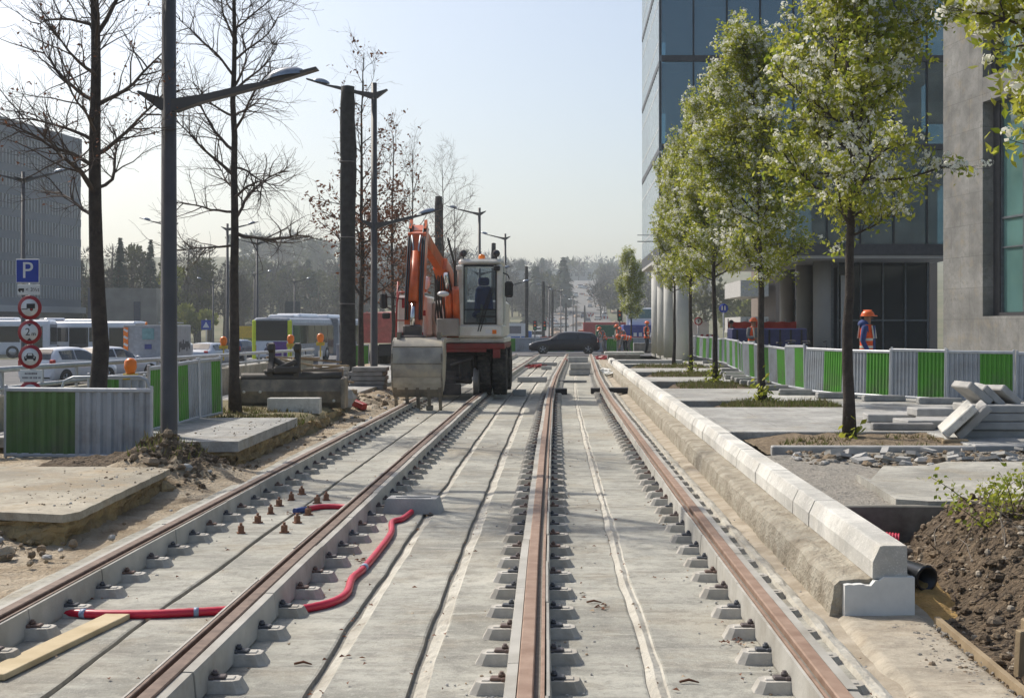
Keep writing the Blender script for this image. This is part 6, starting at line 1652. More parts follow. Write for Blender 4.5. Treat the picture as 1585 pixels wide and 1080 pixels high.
# navy skip behind worker
t = thing('navy_container', 'dark navy container standing behind the barriers right of the second tree', 'container', (ax(1190, 52), 52.6, .34))
b = MB(); b.box((0, 0, .75), (3.0, 1.6, 1.4), bev=.04); b.build('shell', mat('navy paint', (.02, .025, .10), .5), t)
b = MB(); 
for i in range(7): b.box((-1.3 + i * .43, -.82, .75), (.07, .05, 1.3))
b.build('rib', BLACK, t)
def bicycle(px, Y, lb, rz):
    t = thing('bicycle', lb, 'bicycle', (ax(px, Y), Y, .34), rz)
    for x in (-.52, .52):
        q = MB(); q.tube([(x + .34 * math.cos(a * PI / 12), 0, .35 + .34 * math.sin(a * PI / 12)) for a in range(25)], .022, 6); w_ = q.build('wheel', TYRE, t)
        q = MB()
        for k in range(10): q.tube([(x, 0, .35), (x + .33 * math.cos(k * PI / 5), 0, .35 + .33 * math.sin(k * PI / 5))], .003, 3)
        q.build('spokes', GALV, w_)
    q = MB(); q.tube([(-.52, 0, .35), (-.15, 0, .32), (.38, 0, .78), (-.25, 0, .80), (-.15, 0, .32)], .02, 6); q.tube([(-.52, 0, .35), (-.25, 0, .80), (-.28, 0, .92)], .018, 6); q.tube([(.52, 0, .35), (.38, 0, .78), (.34, 0, .98)], .02, 6); q.build('frame', CLOTHD, t)
    q = MB(); q.box((-.28, 0, .94), (.26, .14, .06), bev=.025); q.build('saddle', BLACK, t)
    q = MB(); q.tube([(.30, -.28, 1.0), (.36, -.1, 1.02), (.36, .1, 1.02), (.30, .28, 1.0)], .016, 6); q.build('handlebar', BLACK, t)
bicycle(1236, 45, 'dark bicycle parked before the columns, left of two', R(20))
bicycle(1262, 44, 'dark bicycle parked before the columns, right of two', R(-15))
bicycle(1215, 46, 'dark bicycle parked beside the navy container', R(35))
# far equipment
def box_thing(name, lb, cat, px, Y, z, dims, m, mtrim=DARKS):
    t = thing(name, lb, cat, (ax(px, Y), Y, z)); b = MB(); b.box((0, 0, dims[2] / 2), dims, bev=.05); b.build('shell', m, t)
    b = MB(); n = max(3, int(dims[0] / .5))
    for i in range(n): b.box((-dims[0] / 2 + dims[0] * (i + .5) / n, -dims[1] / 2 - .03, dims[2] / 2), (.08, .06, dims[2] * .9))
    b.build('rib', mtrim, t); return t
BLUEC = mat('blue container', (.05, .15, .42), .5); 
box_thing('site_container', 'blue site container far behind the wrapped masts', 'container', 803, 160, -1.2, (3.2, 2.4, 2.5), BLUEC, BLUEC)
box_thing('site_container', 'large red container at the roadworks beside the far pear tree', 'container', 937, 175, -1.2, (6, 2.4, 3.6), mat('red container', (.40, .045, .04), .5), mat('red container', (.4, .04, .04)))
box_thing('site_container', 'dark green container behind the bending workers', 'container', 950, 130, -.6, (3.6, 2.4, 2.6), mat('dark green', (.03, .12, .06), .5), mat('dark green', (.03, .12, .06)))
t = thing('blue_truck', 'blue lorry with a white cab roof left of the pale columns', 'truck', (ax(994, 125), 125, -.5))
b = MB(); b.span((-2, -4, .9), (1.6, 2, 2.5), bev=.05); b.build('cargo_body', mat('lorry blue', (.025, .05, .26), .5), t)
b = MB(); b.span((-1.4, 2.1, .6), (1.4, 4, 4.2), bev=.12); b.span((-1.2, -2, 2.51), (1.7, 1, 2.8)); b.build('cab', CARW, t)
b = MB(); b.box((0, 2.06, 3.6), (2.3, .05, .9)); b.build('window', mat('teal glass', (.10, .17, .18), .1), t)
b = MB(); 
for i in range(4): b.box((-.9 + i * .5, -4.03, 1.6), (.3, .03, .35))
b.build('lettering_block', WHITES, t)
for x in (-1.6, 1.2):
    b = MB(); b.lathe([(.5, -.15), (.5, .15)], 16, (x, -3, .5), 'X'); b.build('wheel', TYRE, t)
t = thing('parking_board', 'small white sign board with a black letter beyond the excavator mirror', 'sign', (ax(783, 140), 140, -1))
b = MB(); b.box((.3, 0, 2.5), (3.6, .08, 1.4)); b.tube([(-1.2, .1, 0), (-1.2, .1, 2.5)], .06, 6); b.tube([(1.6, .1, 0), (1.6, .1, 2.5)], .06, 6); b.build('board', WHITES, t)
text('P', 1.3, DARKS, t, (-.7, -.06, 2.5)); b = MB(); b.box((.9, -.05, 2.5), (1.5, .02, .8)); b.build('print', mat('grey print', (.16, .15, .17), .6), t)
def tlight(px, py, Y, lb, lit=None, gz_=0):
    t = thing('traffic_light', lb, 'traffic light', (ax(px, Y), Y, gz_)); z = az(py, Y) - gz_
    b = MB(); b.tube([(0, 0, 0), (0, 0, z)], .07, 8); b.build('pole', STEELD, t)
    b = MB(); b.box((0, -.1, z + .1), (.42, .3, 1.15), bev=.05); h = b.build('housing', BLACK, t)
    for k, m in enumerate((LAMPR, LAMPO, mat('green lens', (.02, .25, .1), .3))):
        b = MB(); b.lathe([(.11, -.27), (.11, -.25)], 12, (0, 0, z + .45 - k * .35), 'Y'); b.build('lens', m, h)
tlight(828, 505, 145, 'traffic light left of the distant wrapped masts', gz_=-1)
tlight(843, 505, 150, 'traffic light beside a distant wrapped mast', gz_=-1)
tlight(959, 489, 120, 'dark traffic light at the foot of the far pear tree', gz_=-.5)
t = thing('warning_sign', 'blue and white pedestrian sign far behind the silver car', 'road sign', (ax(319, 120), 120, -.6))
b = MB(); b.tube([(0, .06, 0), (0, .06, 3.2)], .04, 6); b.build('post', GALV, t); b = MB(); b.box((0, 0, 2.6), (.9, .04, .9)); q = b.build('plate', BLUEP, t); b = MB(); b.prism([(-.3, 2.35), (.3, 2.35), (0, 2.9)], 'Y', -.04, -.022); b.build('triangle', WHITES, q)
b = MB(); b.box((0, 0, 2), (2.0, .1, 1.2)); b.box((-.7, .1, .7), (.1, .1, 1.4)); b.box((.7, .1, .7), (.1, .1, 1.4)); o = b.build('yellow_board', mat('yellow board', (.65, .42, .03), .6)); o.location = (ax(386, 130), 130, -.7); tag(o, 'yellow roadworks board at the left of the green bus', 'sign board')
t = thing('direction_sign', 'big dark back of a direction sign above the green bus', 'road sign', (ax(453, 160), 160, -1))
b = MB(); b.box((0, 0, 5.1), (1.9, .1, 1.7)); b.build('board', mat('sign back', (.07, .075, .08), .6), t)
b = MB(); b.tube([(-.6, .1, 0), (-.6, .1, 5)], .07, 6); b.tube([(.6, .1, 0), (.6, .1, 5)], .07, 6); b.build('post', STEELD, t)
# pile of dark slabs / materials around the far end of the kerb
lump('slab_pile', 'dark slab pile at the foot of the bending workers', 965, 557, 1.6, 1.0, .28, m=STONED, z=.2)
lump('slab_pile', 'pale flat slabs on bearers in front of the workers', 966, 548, 1.9, 1.2, .12, m=KERB, z=.52)
lump('slab_pile', 'stack of dark kerbs left of the pale columns', 1000, 545, 1.5, 1.0, .55, m=STONED, z=.33)
lump('slab_pile', 'long flat pale slabs lying beyond the kerb end', 1000, 562, 3.0, 1.0, .14, m=STONE, z=.33)
# roadworks far down the avenue: reddish barrier rows, machines
rng = random.Random(77)
far_ = 0
rb_m = [mat('far red barrier', (.38, .06, .04), .6), mat('far white', (.55, .55, .53), .6), mat('far dark', (.06, .06, .065), .6), mat('far tan', (.32, .22, .15), .8)]
t0 = thing('mesh_fence', 'long orange red safety fence beyond the black car', 'fence', (0, 112, -.2))
b = MB(); b.grid([[(ax(835, 112) + i * .8, .3 * math.sin(i), z) for i in range(14)] for z in (0, 1.15)]); b.build('mesh', mat('safety mesh', (.55, .12, .06), .7), t0)
b = MB()
for i in range(0, 14, 2): b.tube([(ax(835, 112) + i * .8, .3 * math.sin(i), -.1), (ax(835, 112) + i * .8, .3 * math.sin(i), 1.3)], .03, 5)
b.build('post', GALV, t0)
fars = []
for k in range(110):
    Y = rng.uniform(150, 760); X = acx(Y) + rng.uniform(-12, 15)
    kind = rng.choice(('car', 'van', 'barrier', 'heap')); z = gz(X, Y) + .3
    if kind in ('car', 'van'):
        t = thing('far_' + ('car' if kind == 'car' else 'van'), 'tiny vehicle among the roadworks far down the avenue', 'vehicle', (X, Y, z), R(90) + rng.uniform(-.15, .15), 'far vehicles on the avenue')
        m = rng.choice((CARW, CARS, CARDB, CARR, rb_m[1])); h = 1.0 if kind == 'car' else 1.9
        b = MB(); b.box((0, 0, .3 + h * .3), (4.4, 1.8, h * .6), bev=.15); b.box((-.3, 0, .3 + h * .75), (2.6, 1.6, h * .6), bev=.2, taper=(.75, .85)); b.build('body', m, t)
        b = MB(); b.box((-.3, 0, .35 + h * .78), (2.64, 1.64, h * .3), bev=.02); b.build('window', CGLASS, t)
        for x in (-1.4, 1.4):
            for s in (1, -1): b = MB(); b.lathe([(.33, -.1), (.33, .1)], 10, (x, s * .85, .33), 'Y'); b.build('wheel', TYRE, t)
    elif kind == 'barrier':
        t = thing('road_barrier', 'red and white roadworks barrier far down the avenue', 'barrier', (X, Y, z), rng.uniform(-.5, .5), 'far roadworks barriers')
        b = MB(); b.box((0, 0, .6), (2.6, .3, .9), bev=.05); b.build('panel', rb_m[0], t); b = MB(); b.box((-.6, -.16, .6), (.5, .03, .88)); b.box((.6, -.16, .6), (.5, .03, .88)); b.build('stripe', rb_m[1], t)
    else:
        b = MB(); rr = random.Random(k); b.rock((0, 0, .3), rng.uniform(1.2, 2.2), rr, flat=.5); b.rock((1.5, .5, .2), 1.1, rr, flat=.5); o = b.build('spoil_heap', rb_m[3]); o.location = (X, Y, z - .2); tag(o, 'small tan spoil heap far down the avenue', 'heap', 'far spoil heaps')
# ------------------------------------------------------------------ trees
def skel(rng, H, r0, h0, n1, radf, L2=.5, up=.35, lean=.03, n2=8, n3=4, droop=0.0, elev0=(20, 55), bend=.0):
    """returns trunk mesh, branch mesh, tip points. radf(k): crown radius at k in 0..1 between h0 and H"""
    T = MB(); B = MB(); tips = []
    pts = []; x = y = 0
    N_ = 16
    for i in range(N_ + 1):
        k = i / N_; pts.append(Vector((x, y, H * k))); x += rng.gauss(0, lean) + bend * math.sin(k * 9) * .05; y += rng.gauss(0, lean)
    rad = [r0 * (1.22 if i == 0 else 1) * (1 - .93 * (i / N_) ** .85) + .006 for i in range(N_ + 1)]
    T.tube(pts, rad, 12)
    def trunk_at(z):
        u = max(0, min(N_ - 1e-6, z / H * N_)); i = int(u); return pts[i].lerp(pts[i + 1], u - i), lerp(rad[i], rad[i + 1], u - i)
    def grow(p, d, L_, r, n, jit, upw, sides):
        P_ = [p.copy()]; dd = d.normalized(); st = L_ / n
        for i in range(n):
            dd = (dd + Vector((rng.gauss(0, jit), rng.gauss(0, jit), rng.gauss(0, jit) + upw))).normalized()
            P_.append(P_[-1] + dd * st)
        B.tube(P_, [max(.0022, r * (1 - .8 * i / n)) for i in range(n + 1)], sides, cap=False)
        return P_
    az_ = rng.random() * 6
    for i in range(n1):
        k = (i + rng.random()) / n1; z = lerp(h0, H * .97, k); p, rt = trunk_at(z)
        az_ += 2.4 + rng.gauss(0, .4)
        el = R(lerp(elev0[0], elev0[1], k) + rng.gauss(0, 9)); L_ = radf(k) * rng.uniform(.65, 1.15) / max(.5, math.cos(el)) * .95
        d = Vector((math.cos(az_) * math.cos(el), math.sin(az_) * math.cos(el), math.sin(el)))
        r = min(rt * .55, .010 + L_ * .016)
        P1 = grow(p, d, L_, r, 8, .17, up * .12, 6)
        tips.append((P1[-1], 1)); 
        m2 = max(2, int(n2 * L_ / 1.3))
        for j in range(m2):
            u = lerp(.18, .97, (j + rng.random()) / m2); a = min(7, int(u * 8)); q = P1[a].lerp(P1[a + 1], u * 8 - a)
            dm = (P1[a + 1] - P1[a]).normalized(); s = dm.orthogonal().normalized(); s.rotate(Matrix.Rotation(rng.random() * 6.28, 3, dm))
            d2 = (dm * rng.uniform(.5, .9) + s * rng.uniform(.5, 1.0) + Vector((0, 0, .15 - droop))).normalized()
            P2 = grow(q, d2, L2 * rng.uniform(.5, 1.3) * (1.15 - .5 * u), max(.004, r * .38), 5, .17, up * .1, 4)
            tips.append((P2[-1], 2)); tips.append((P2[2], 2)); tips.append((P2[3], 2))
            for l in range(n3):
                u2 = rng.uniform(.15, 1); a2 = min(4, int(u2 * 5)); q2 = P2[a2].lerp(P2[a2 + 1], u2 * 5 - a2)
                d3 = ((P2[a2 + 1] - P2[a2]).normalized() + Vector((rng.gauss(0, .6), rng.gauss(0, .6), rng.gauss(.1, .5)))).normalized()
                P3 = grow(q2, d3, L2 * rng.uniform(.25, .6), .0035, 3, .2, .03, 3)
                tips.append((P3[-1], 3))
    return T, B, tips

def leafcloud(rng, tips, keep, per, size, spread, mis=(0,), long=1.6):
    b = MB()
    for p, lv in tips:
        if rng.random() > keep(p): continue
        for _ in range(rng.randint(*per)):
            c = p + Vector((rng.gauss(0, spread), rng.gauss(0, spread), rng.gauss(0, spread)))
            n = Vector((rng.gauss(0, 1), rng.gauss(0, 1), rng.gauss(.3, 1))).normalized(); u = n.orthogonal().normalized(); u.rotate(Matrix.Rotation(rng.random() * 6.28, 3, n)); v = n.cross(u)
            s = size * rng.uniform(.6, 1.3); l = s * long
            pts = [c - u * l * .5, c - v * s * .42 + n * s * .12, c + u * l * .55, c + v * s * .42 + n * s * .12]
            b.add([tuple(q) for q in pts], [(0, 1, 2, 3)], rng.choice(mis))
    return b

def bare_tree(name, lb, loc, seed, H, r0, h0, n1, rad, leaves=None, grp=None, **kw):
    rng = random.Random(seed); T, B, tips = skel(rng, H, r0, h0, n1, rad, **kw)
    t = thing(name, lb, 'tree', loc, 0, grp)
    T.build('trunk', BARKD, t); B.build('crown', TWIG, t)
    if leaves:
        lf = leafcloud(rng, tips, *leaves); lf.build('dry_leaves', DEADLEAF, t)
    return t
rad1 = lambda k: 1.75 * (1 - .55 * k)
t1 = bare_tree('bare_street_tree', 'big bare street tree with a dark trunk rising behind the front barrier', (-6.44, 17.8, .3), 41, 10.2, .125, 3.0, 34, rad1, leaves=(lambda p: .10 if p.z > 3 else .3, (2, 4), .035, .04), L2=.85, n2=12, n3=7, up=.45, lean=.025)
bare_tree('bare_street_tree', 'bare street tree with wide thin branches on the grass verge by the blade', (-6.14, 24.0, .28), 17, 10.2, .105, 2.9, 30, lambda k: 1.75 * (1 - .5 * k), L2=.9, n2=12, n3=7, up=.3, lean=.015, elev0=(8, 50))
lv = lambda top: (lambda p: .62 if p.z < top else .12)
bare_tree('oak_tree', 'young oak with dry brown leaves right behind the nearest wrapped mast', (ax(556, 41), 41.5, .22), 5, 10.4, .10, 2.2, 30, lambda k: 1.9 * (1 - .75 * k) + .15, leaves=(lv(6.6), (2, 4), .085, .07), L2=.7, n2=7, n3=3, up=.5, lean=.02)
bare_tree('oak_tree', 'young oak with brown leaves between the tall lamp and the excavator boom', (ax(609, 49), 49, .22), 6, 8.9, .09, 2.1, 28, lambda k: 1.9 * (1 - .7 * k) + .15, leaves=(lv(6.2), (2, 4), .09, .08), L2=.7, n2=7, n3=3, up=.5, lean=.02)
bare_tree('oak_tree', 'thin oak with few brown leaves left of the boom top', (ax(640, 57), 57, .22), 7, 9.3, .085, 2.3, 26, lambda k: 1.6 * (1 - .6 * k) + .2, leaves=(lambda p: .22 if p.z < 6 else .05, (2, 3), .09, .07), L2=.75, n2=7, n3=3, up=.6, lean=.02)
bare_tree('bare_street_tree', 'fine-twigged bare tree just behind the excavator boom top', (ax(684, 66), 66, .2), 8, 10.0, .085, 2.6, 28, lambda k: 2.1 * (1 - .6 * k) + .2, L2=.9, n2=8, n3=4, up=.4, lean=.02)
bare_tree('bare_street_tree', 'slim bare tree between the boom and the cab', (ax(706, 75), 75, .2), 9, 8.6, .08, 2.6, 24, lambda k: 1.6 * (1 - .6 * k) + .2, L2=.8, n2=7, n3=3, up=.6, lean=.02)

def pear(seed):
    rng = random.Random(seed)
    radp = lambda k: interp([(0, .95), (.1, 1.35), (.26, 1.62), (.5, 1.38), (.75, .95), (1, .28)], k)
    T, B, tips = skel(rng, 8.2, .085, 2.75, 52, radp, L2=.48, n2=12, n3=2, up=.7, lean=.02, elev0=(18, 65))
    dens = lambda p: .95 if nz(p.x * 1.1 + seed, p.y * 1.1, p.z * .9) > -.2 else .22
    L_ = leafcloud(rng, tips, dens, (9, 14), .056, .085, mis=(0, 0, 1), long=1.5)
    Pm = MB()
    for p, lvl in tips:
        if rng.random() > (.8 if nz(p.x * 1.5, p.y * 1.5, p.z * 1.4 + seed) > -.12 else .34): continue
        c0 = p + Vector((rng.gauss(0, .04), rng.gauss(0, .04), rng.gauss(.03, .03)))
        for _ in range(rng.randint(12, 18)):
            n = Vector((rng.gauss(0, 1), rng.gauss(0, 1), rng.gauss(.3, 1))).normalized(); c = c0 + n * rng.uniform(.03, .07); u = n.orthogonal().normalized(); u.rotate(Matrix.Rotation(rng.random() * 6, 3, n)); v = n.cross(u); s = rng.uniform(.015, .026)
            Pm.add([tuple(c + u * s), tuple(c + v * s), tuple(c - u * s), tuple(c - v * s)], [(0, 1, 2, 3)])
    return T, B, L_, Pm
LEAF2 = mat('bright leaf', (.20, .27, .02), .5, scale=1.5, col2=(.33, .37, .05), trans=.5)
def pear_thing(seed, lb, loc, rz=0):
    T, B, L_, Pm = pear(seed)
    t = thing('pear_tree', lb, 'tree', loc, rz, 'blossoming pear trees along the pavement')
    T.build('trunk', BARKD, t); B.build('branch', BARKD, t); L_.build('crown', [LEAF, LEAF2], t); Pm.build('blossom', PETAL, t)
    return t
pa = pear_thing(3, 'tall blossoming pear tree nearest, its trunk in the mulch pit before the barriers', (3.97, 18.1, .30))
pb = pear_thing(8, 'blossoming pear tree second along the kerb, trunk before the barrier corner', (4.02, 26.3, .27), 1.0); pb.scale = (.98, .98, .90)
dup(pa, (4.13, 35.6, .27), 2.1, 'blossoming pear tree third along the kerb', (.92, .92, .98))
dup(pb, (4.2, 43.6, .27), 3.6, 'blossoming pear tree fourth along the kerb, in front of the thick column', (.86, .86, 1.06))
dup(pa, (4.35, 52.2, .27), 4.4, 'blossoming pear tree fifth along the kerb, smallest before the columns', (.82, .82, 1.04))
dup(pb, (3.98, 9.3, .3), 5.2, 'blossoming pear tree whose leafy branches hang in at the top right corner', 1.0)
dup(pb, (ax(977, 100), 100, -.1), .5, 'far blossoming pear tree standing alone beyond the workers', (.98, .98, .92))
# root sprouts on pear trunks
rng = random.Random(4); b = MB()
for (x, y, n) in ((3.95, 18.0, 30), (4.0, 26.2, 110), (4.1, 35.5, 140), (4.2, 43.5, 60)):
    for _ in range(n):
        c = Vector((x + rng.gauss(0, .13), y + rng.gauss(0, .12), .30 + abs(rng.gauss(0, .12 if y < 20 else .26)))); n_ = Vector((rng.gauss(0, 1), rng.gauss(0, 1), 1)).normalized(); u = n_.orthogonal() * .05; v = n_.cross(u)
        b.add([tuple(c - u), tuple(c - v * .5), tuple(c + u), tuple(c + v * .5)], [(0, 1, 2, 3)], rng.choice((0, 1)))
tag(b.build('root_sprouts', [LEAF, LEAF2]), 'green root sprouts around the feet of the pear trunks', 'sprouts', kind='stuff')
# leafy shoot growing on the mound
rng = random.Random(14); t = thing('wild_shoot', 'green leafy shoot growing out of the soil mound at the right', 'plant', (3.3, 9.9, mz(3.3, 9.9)))
b = MB(); lf = MB()
for k in range(30):
    x0, y0 = rng.uniform(-.25, 1.3), rng.uniform(-.5, .5); p = Vector((x0, y0, mz(3.3 + x0, 9.9 + y0) - mz(3.3, 9.9) - .02)); d = Vector((rng.gauss(0, .6), rng.gauss(0, .5), 1)).normalized(); P_ = [p]
    for i in range(6): d = (d + Vector((rng.gauss(0, .2), rng.gauss(0, .2), rng.gauss(0, .1)))).normalized(); P_.append(P_[-1] + d * (.06 if k else .085))
    b.tube(P_, [.006 * (1 - .12 * i) for i in range(7)], 5)
    for q in P_[2:]:
        for _ in range(11):
            c = q + Vector((rng.gauss(0, .045), rng.gauss(0, .045), rng.gauss(0, .035))); n_ = Vector((rng.gauss(0, 1), rng.gauss(0, 1), 1)).normalized(); u = n_.orthogonal().normalized() * rng.uniform(.016, .03); v = n_.cross(u)
            lf.add([tuple(c - u), tuple(c - v * .55), tuple(c + u), tuple(c + v * .55)], [(0, 1, 2, 3)], rng.choice((0, 1)))
b.build('stem', TWIG, t); lf.build('leaves', [LEAF, LEAF2], t)
# dead twigs tangled in the mound
t = thing('dead_brush', 'tangle of dry grey twigs and roots on the soil mound', 'brush', (3.6, 9.6, 0)); b = MB()
for k in range(70):
    x, y = rng.gauss(0, .5), rng.gauss(0, .45); p = Vector((x, y, mz(3.6 + x, 9.6 + y))); d = Vector((rng.gauss(0, 1), rng.gauss(0, 1), rng.gauss(.3, .4))).normalized(); P_ = [p]
    for i in range(5): d = (d + Vector((rng.gauss(0, .3), rng.gauss(0, .3), rng.gauss(-.06, .15)))).normalized(); P_.append(P_[-1] + d * rng.uniform(.03, .09))
    b.tube(P_, [rng.uniform(.003, .009) * (1 - .15 * i) for i in range(6)], 4, cap=False)
b.build('twig', mat('grey twig', (.17, .145, .12), .9, scale=8, col2=(.30, .26, .21)), t); t['kind'] = 'stuff'

# ------------------------------------------------------------------ woods
W1 = mat('bare wood twigs', (.05, .043, .036), .95, scale=.05, col2=(.095, .08, .06))
W2 = mat('budding wood', (.07, .075, .03), .95, scale=.05, col2=(.12, .118, .05), trans=.2)
W3 = mat('dark conifer', (.022, .042, .024), .95, scale=.2, col2=(.045, .07, .035))
W4 = mat('yellow spring green', (.20, .22, .04), .9, scale=.1, col2=(.27, .28, .07), trans=.2)
def wood_tree(b, T, x, y, z, H, rw, kind, rng, n=260, qs=1.0):
    """crown b and trunk T of one background tree"""
    mi = {'bare': 0, 'bud': 1, 'con': 2, 'spring': 3}[kind]
    T.tube([(x, y, z - .5), (x + rng.gauss(0, .2), y, z + H * .5), (x + rng.gauss(0, .4), y, z + H * .93)], [.022 * H, .013 * H, .003 * H], 6)
    if kind == 'con':
        for _ in range(n):
            k = rng.random() ** .7; h = H * (.10 + .9 * (1 - k)); rr = rw * k * rng.uniform(.5, 1.05); a = rng.random() * 6.283
            c = Vector((x + rr * math.cos(a), y + rr * math.sin(a), z + h)); o = Vector((math.cos(a), math.sin(a), -.45)) * rng.uniform(.5, 1.1) * qs; s = Vector((-math.sin(a), math.cos(a), 0)) * rng.uniform(.35, .7) * qs
            b.add([tuple(c - o * .5), tuple(c + s + Vector((0, 0, .1))), tuple(c + o), tuple(c - s)], [(0, 1, 2, 3)], mi)
        return
    nb = 9
    blobs = [(rng.gauss(0, .42) * rw, rng.gauss(0, .42) * rw, H * rng.uniform(.38, .9), rw * rng.uniform(.35, .6)) for _ in range(nb)]
    for (bx, by, bz, br) in blobs: T.tube([(x, y, z + H * rng.uniform(.25, .5)), (x + bx * .6, y + by * .6, z + bz * .85), (x + bx, y + by, z + bz)], [.007 * H, .004 * H, .0015 * H], 4, cap=False)
    for _ in range(n):
        bx, by, bz, br = rng.choice(blobs); d = Vector((rng.gauss(0, 1), rng.gauss(0, 1), rng.gauss(.1, 1))).normalized() * br * rng.random() ** .4
        c = Vector((x + bx, y + by, z + bz)) + d
        up_ = (d.normalized() + Vector((rng.gauss(0, .3), rng.gauss(0, .3), .6))).normalized()
        if kind == 'bare':
            u = up_ * rng.uniform(.7, 1.6) * qs; s = u.orthogonal().normalized() * rng.uniform(.05, .16) * qs; s.rotate(Matrix.Rotation(rng.random() * 6, 3, up_))
            b.add([tuple(c - s), tuple(c + s), tuple(c + u)], [(0, 1, 2)], mi)
        else:
            u = up_ * rng.uniform(.3, .65) * qs; s = u.orthogonal().normalized() * rng.uniform(.2, .45) * qs; s.rotate(Matrix.Rotation(rng.random() * 6, 3, up_))
            b.add([tuple(c - u), tuple(c - s), tuple(c + u), tuple(c + s)], [(0, 1, 2, 3)], mi)
WM = [W1, W2, W3, W4]
rng = random.Random(101)
wl_ = [(150, 215, 18, 'bare', 'tall bare tree rising just right of the left office building'), (172, 222, 19, 'bare', 'pale bare tree towering behind the dark spruce'), (186, 205, 17.5, 'con', 'dark spruce between office building and front lamp post'), (206, 225, 19.5, 'bud', 'yellowish budding tree right of the dark spruce'),
       (233, 214, 18, 'con', 'dark pine left of the front lamp post'), (250, 230, 19, 'bud', 'olive budding tree behind the front lamp post'), (272, 218, 16.5, 'spring', 'spring green tree just right of the front lamp post'), (290, 232, 19.5, 'bare', 'bare tree between lamp post and verge tree'),
       (308, 214, 17.5, 'bud', 'olive tree left of the verge tree trunk'), (328, 226, 18.6, 'bare', 'slender bare tree left of the verge tree trunk'), (347, 240, 17.5, 'bare', 'bare tree directly behind the verge tree trunk'), (377, 255, 15, 'bare', 'bare tree right of the verge tree trunk'), (130, 230, 14, 'bud', 'low budding tree at the corner of the left office building'), (300, 195, 7, 'spring', 'low spring green bush behind the silver saloon')]
for (px, Y, H, kd, lb) in wl_:
    X = ax(px, Y); z = gz(X, Y) - .5; cb = MB(); tb_ = MB(); wood_tree(cb, tb_, 0, 0, 0, H * 1.02, 2.6 if kd == 'con' else 3.1, kd, rng, 1500 if kd != 'con' else 1300, .62)
    t = thing('wood_edge_tree', lb, 'tree', (X, Y, z)); tb_.build('trunk', BARK, t); cb.build('crown', WM, t)
cb = MB(); tb_ = MB(); rng = random.Random(55)
def scatter(n, f, kinds, Hr, rw, nq, qs):
    for _ in range(n):
        X, Y = f(); wood_tree(cb, tb_, X, Y, gz(X, Y) - .5, rng.uniform(*Hr), rng.uniform(*rw), rng.choice(kinds), rng, nq, qs)
def pxband(p0, p1, y0, y1):
    def f():
        Y = rng.uniform(y0, y1); return ax(rng.uniform(p0, p1), Y), Y
    return f
K1 = ('bare', 'bare', 'bare', 'bud', 'bare', 'bud', 'bare', 'con')
scatter(30, pxband(540, 720, 330, 430), ('bare', 'bud', 'bare'), (14, 18.5), (3, 4.6), 420, 1.3)
scatter(26, pxband(120, 380, 235, 300), ('bare', 'bud', 'bare', 'con'), (13, 17), (2.6, 3.6), 420, .95)
scatter(60, pxband(360, 570, 300, 430), K1, (13, 17), (3, 4.4), 420, 1.25)
scatter(70, pxband(520, 815, 380, 560), K1, (12, 17.5), (3.4, 5), 420, 1.5)
scatter(64, pxband(360, 850, 540, 760), K1, (15, 21), (4, 5.5), 300, 2.1)
scatter(26, pxband(790, 862, 380, 700), K1, (8, 13), (3, 4.5), 330, 1.6)
scatter(60, pxband(925, 1100, 420, 820), ('bare', 'bud', 'bare', 'spring', 'bare'), (9, 15), (3.5, 5.5), 300, 1.9)
scatter(14, pxband(1090, 1220, 200, 330), ('bud', 'spring', 'bare'), (8, 13), (3, 4.5), 420, 1.1)
scatter(40, pxband(780, 1000, 1000, 1500), ('bare', 'con', 'bud'), (12, 20), (6, 9), 160, 3.6)
scatter(50, pxband(380, 900, 800, 1100), ('bare', 'bud', 'bare'), (12, 19), (5, 7.5), 180, 3)
scatter(24, pxband(370, 520, 190, 260), ('spring', 'bud', 'bud'), (1.5, 3.2), (2, 3), 150, .8)
cb.v and tag(cb.build('distant_woods', WM), 'distant bare and budding woods covering the hills behind the boulevard', 'woods', kind='stuff')
tag(tb_.build('distant_trunks', BARK), 'trunks and limbs of the distant woods on the hills', 'trunks', kind='stuff')
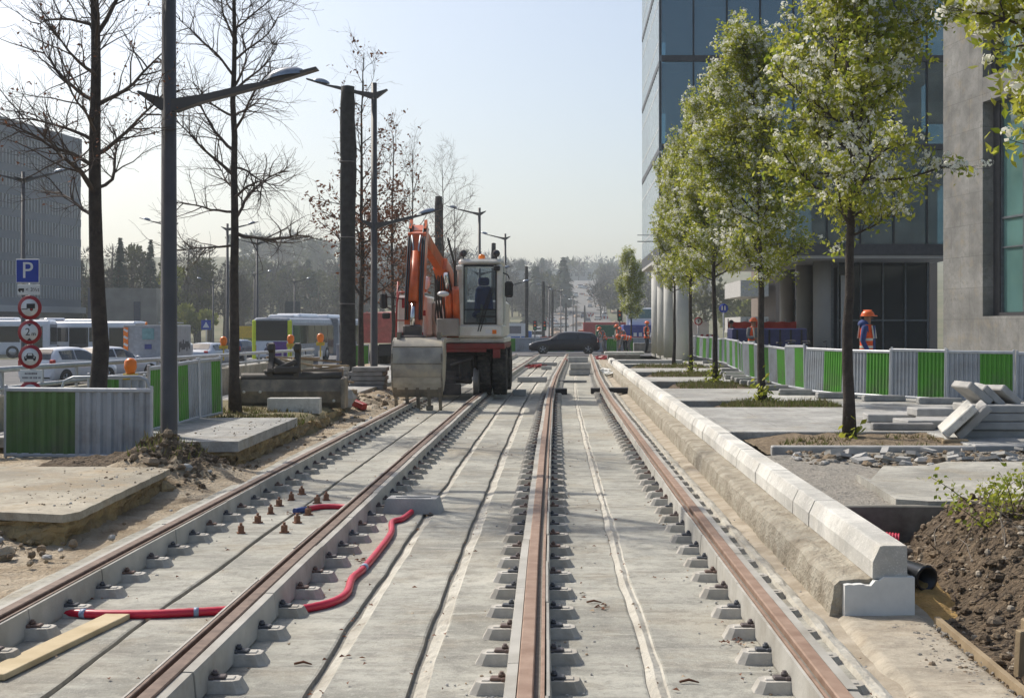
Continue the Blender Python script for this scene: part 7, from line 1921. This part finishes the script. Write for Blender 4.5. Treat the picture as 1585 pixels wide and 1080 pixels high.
t = thing('tall_cedar', 'tall dark cedar standing above the woods over the distant masts', 'tree', (ax(872, 520), 520, gz(ax(872, 520), 520)))
cb = MB(); tb_ = MB(); wood_tree(cb, tb_, 0, 0, 0, 22, 6, 'con', rng, 420, 2.2); tb_.build('trunk', BARK, t); cb.build('crown', WM, t)
t = thing('tall_conifer', 'dark conifer pair of crowns above the woods left of the cedar', 'tree', (ax(830, 500), 500, gz(ax(830, 500), 500)))
cb = MB(); tb_ = MB(); wood_tree(cb, tb_, 0, 0, 0, 19, 5, 'con', rng, 360, 2.1); wood_tree(cb, tb_, 4.5, 2, 0, 18, 5, 'bud', rng, 400, 1.8); tb_.build('trunk', BARK, t); cb.build('crown', WM, t)
# far pale blocks on the plateau
for k, (px, Y, w_, h_, lb) in enumerate(((925, 1450, 52, 13, 'long pale block on the hazy plateau left of the far pear tree'), (888, 900, 26, 8, 'low pale roof among the woods by the cedar'), (792, 620, 30, 4, 'long pale flat roof in the woods above the excavator mirror'))):
    X = ax(px, Y); t = thing('far_building', lb, 'building', (X, Y, gz(X, Y) + (9 if k == 2 else 0)))
    b = MB(); b.box((0, 0, h_ / 2), (w_, 14, h_)); b.build('wall', mat('far wall', (.32, .31, .30), .9), t); b = MB()
    for i in range(6): b.box((-w_ / 2 + w_ * (i + .5) / 6, -7.05, h_ * .55), (w_ / 11, .2, h_ * .35))
    b.build('window_band', OG, t)

# ------------------------------------------------------------------ haze: one even box of air
b = MB(); b.span((-1600, -320, -12), (1600, 1800, 135))
hz_ = b.build('haze', None or [bpy.data.materials.new('haze air')], kind='stuff'); hm_ = hz_.data.materials[0]; hm_.use_nodes = True
N = hm_.node_tree.nodes; N.remove(N['Principled BSDF']); pv = N.new('ShaderNodeVolumePrincipled')
pv.inputs['Color'].default_value = (.86, .94, 1.0, 1); pv.inputs['Density'].default_value = .00038; pv.inputs['Anisotropy'].default_value = .35
hm_.node_tree.links.new(pv.outputs[0], N['Material Output'].inputs['Volume'])
tag(hz_, 'thin pale blue air haze over the whole place', 'haze', kind='stuff')
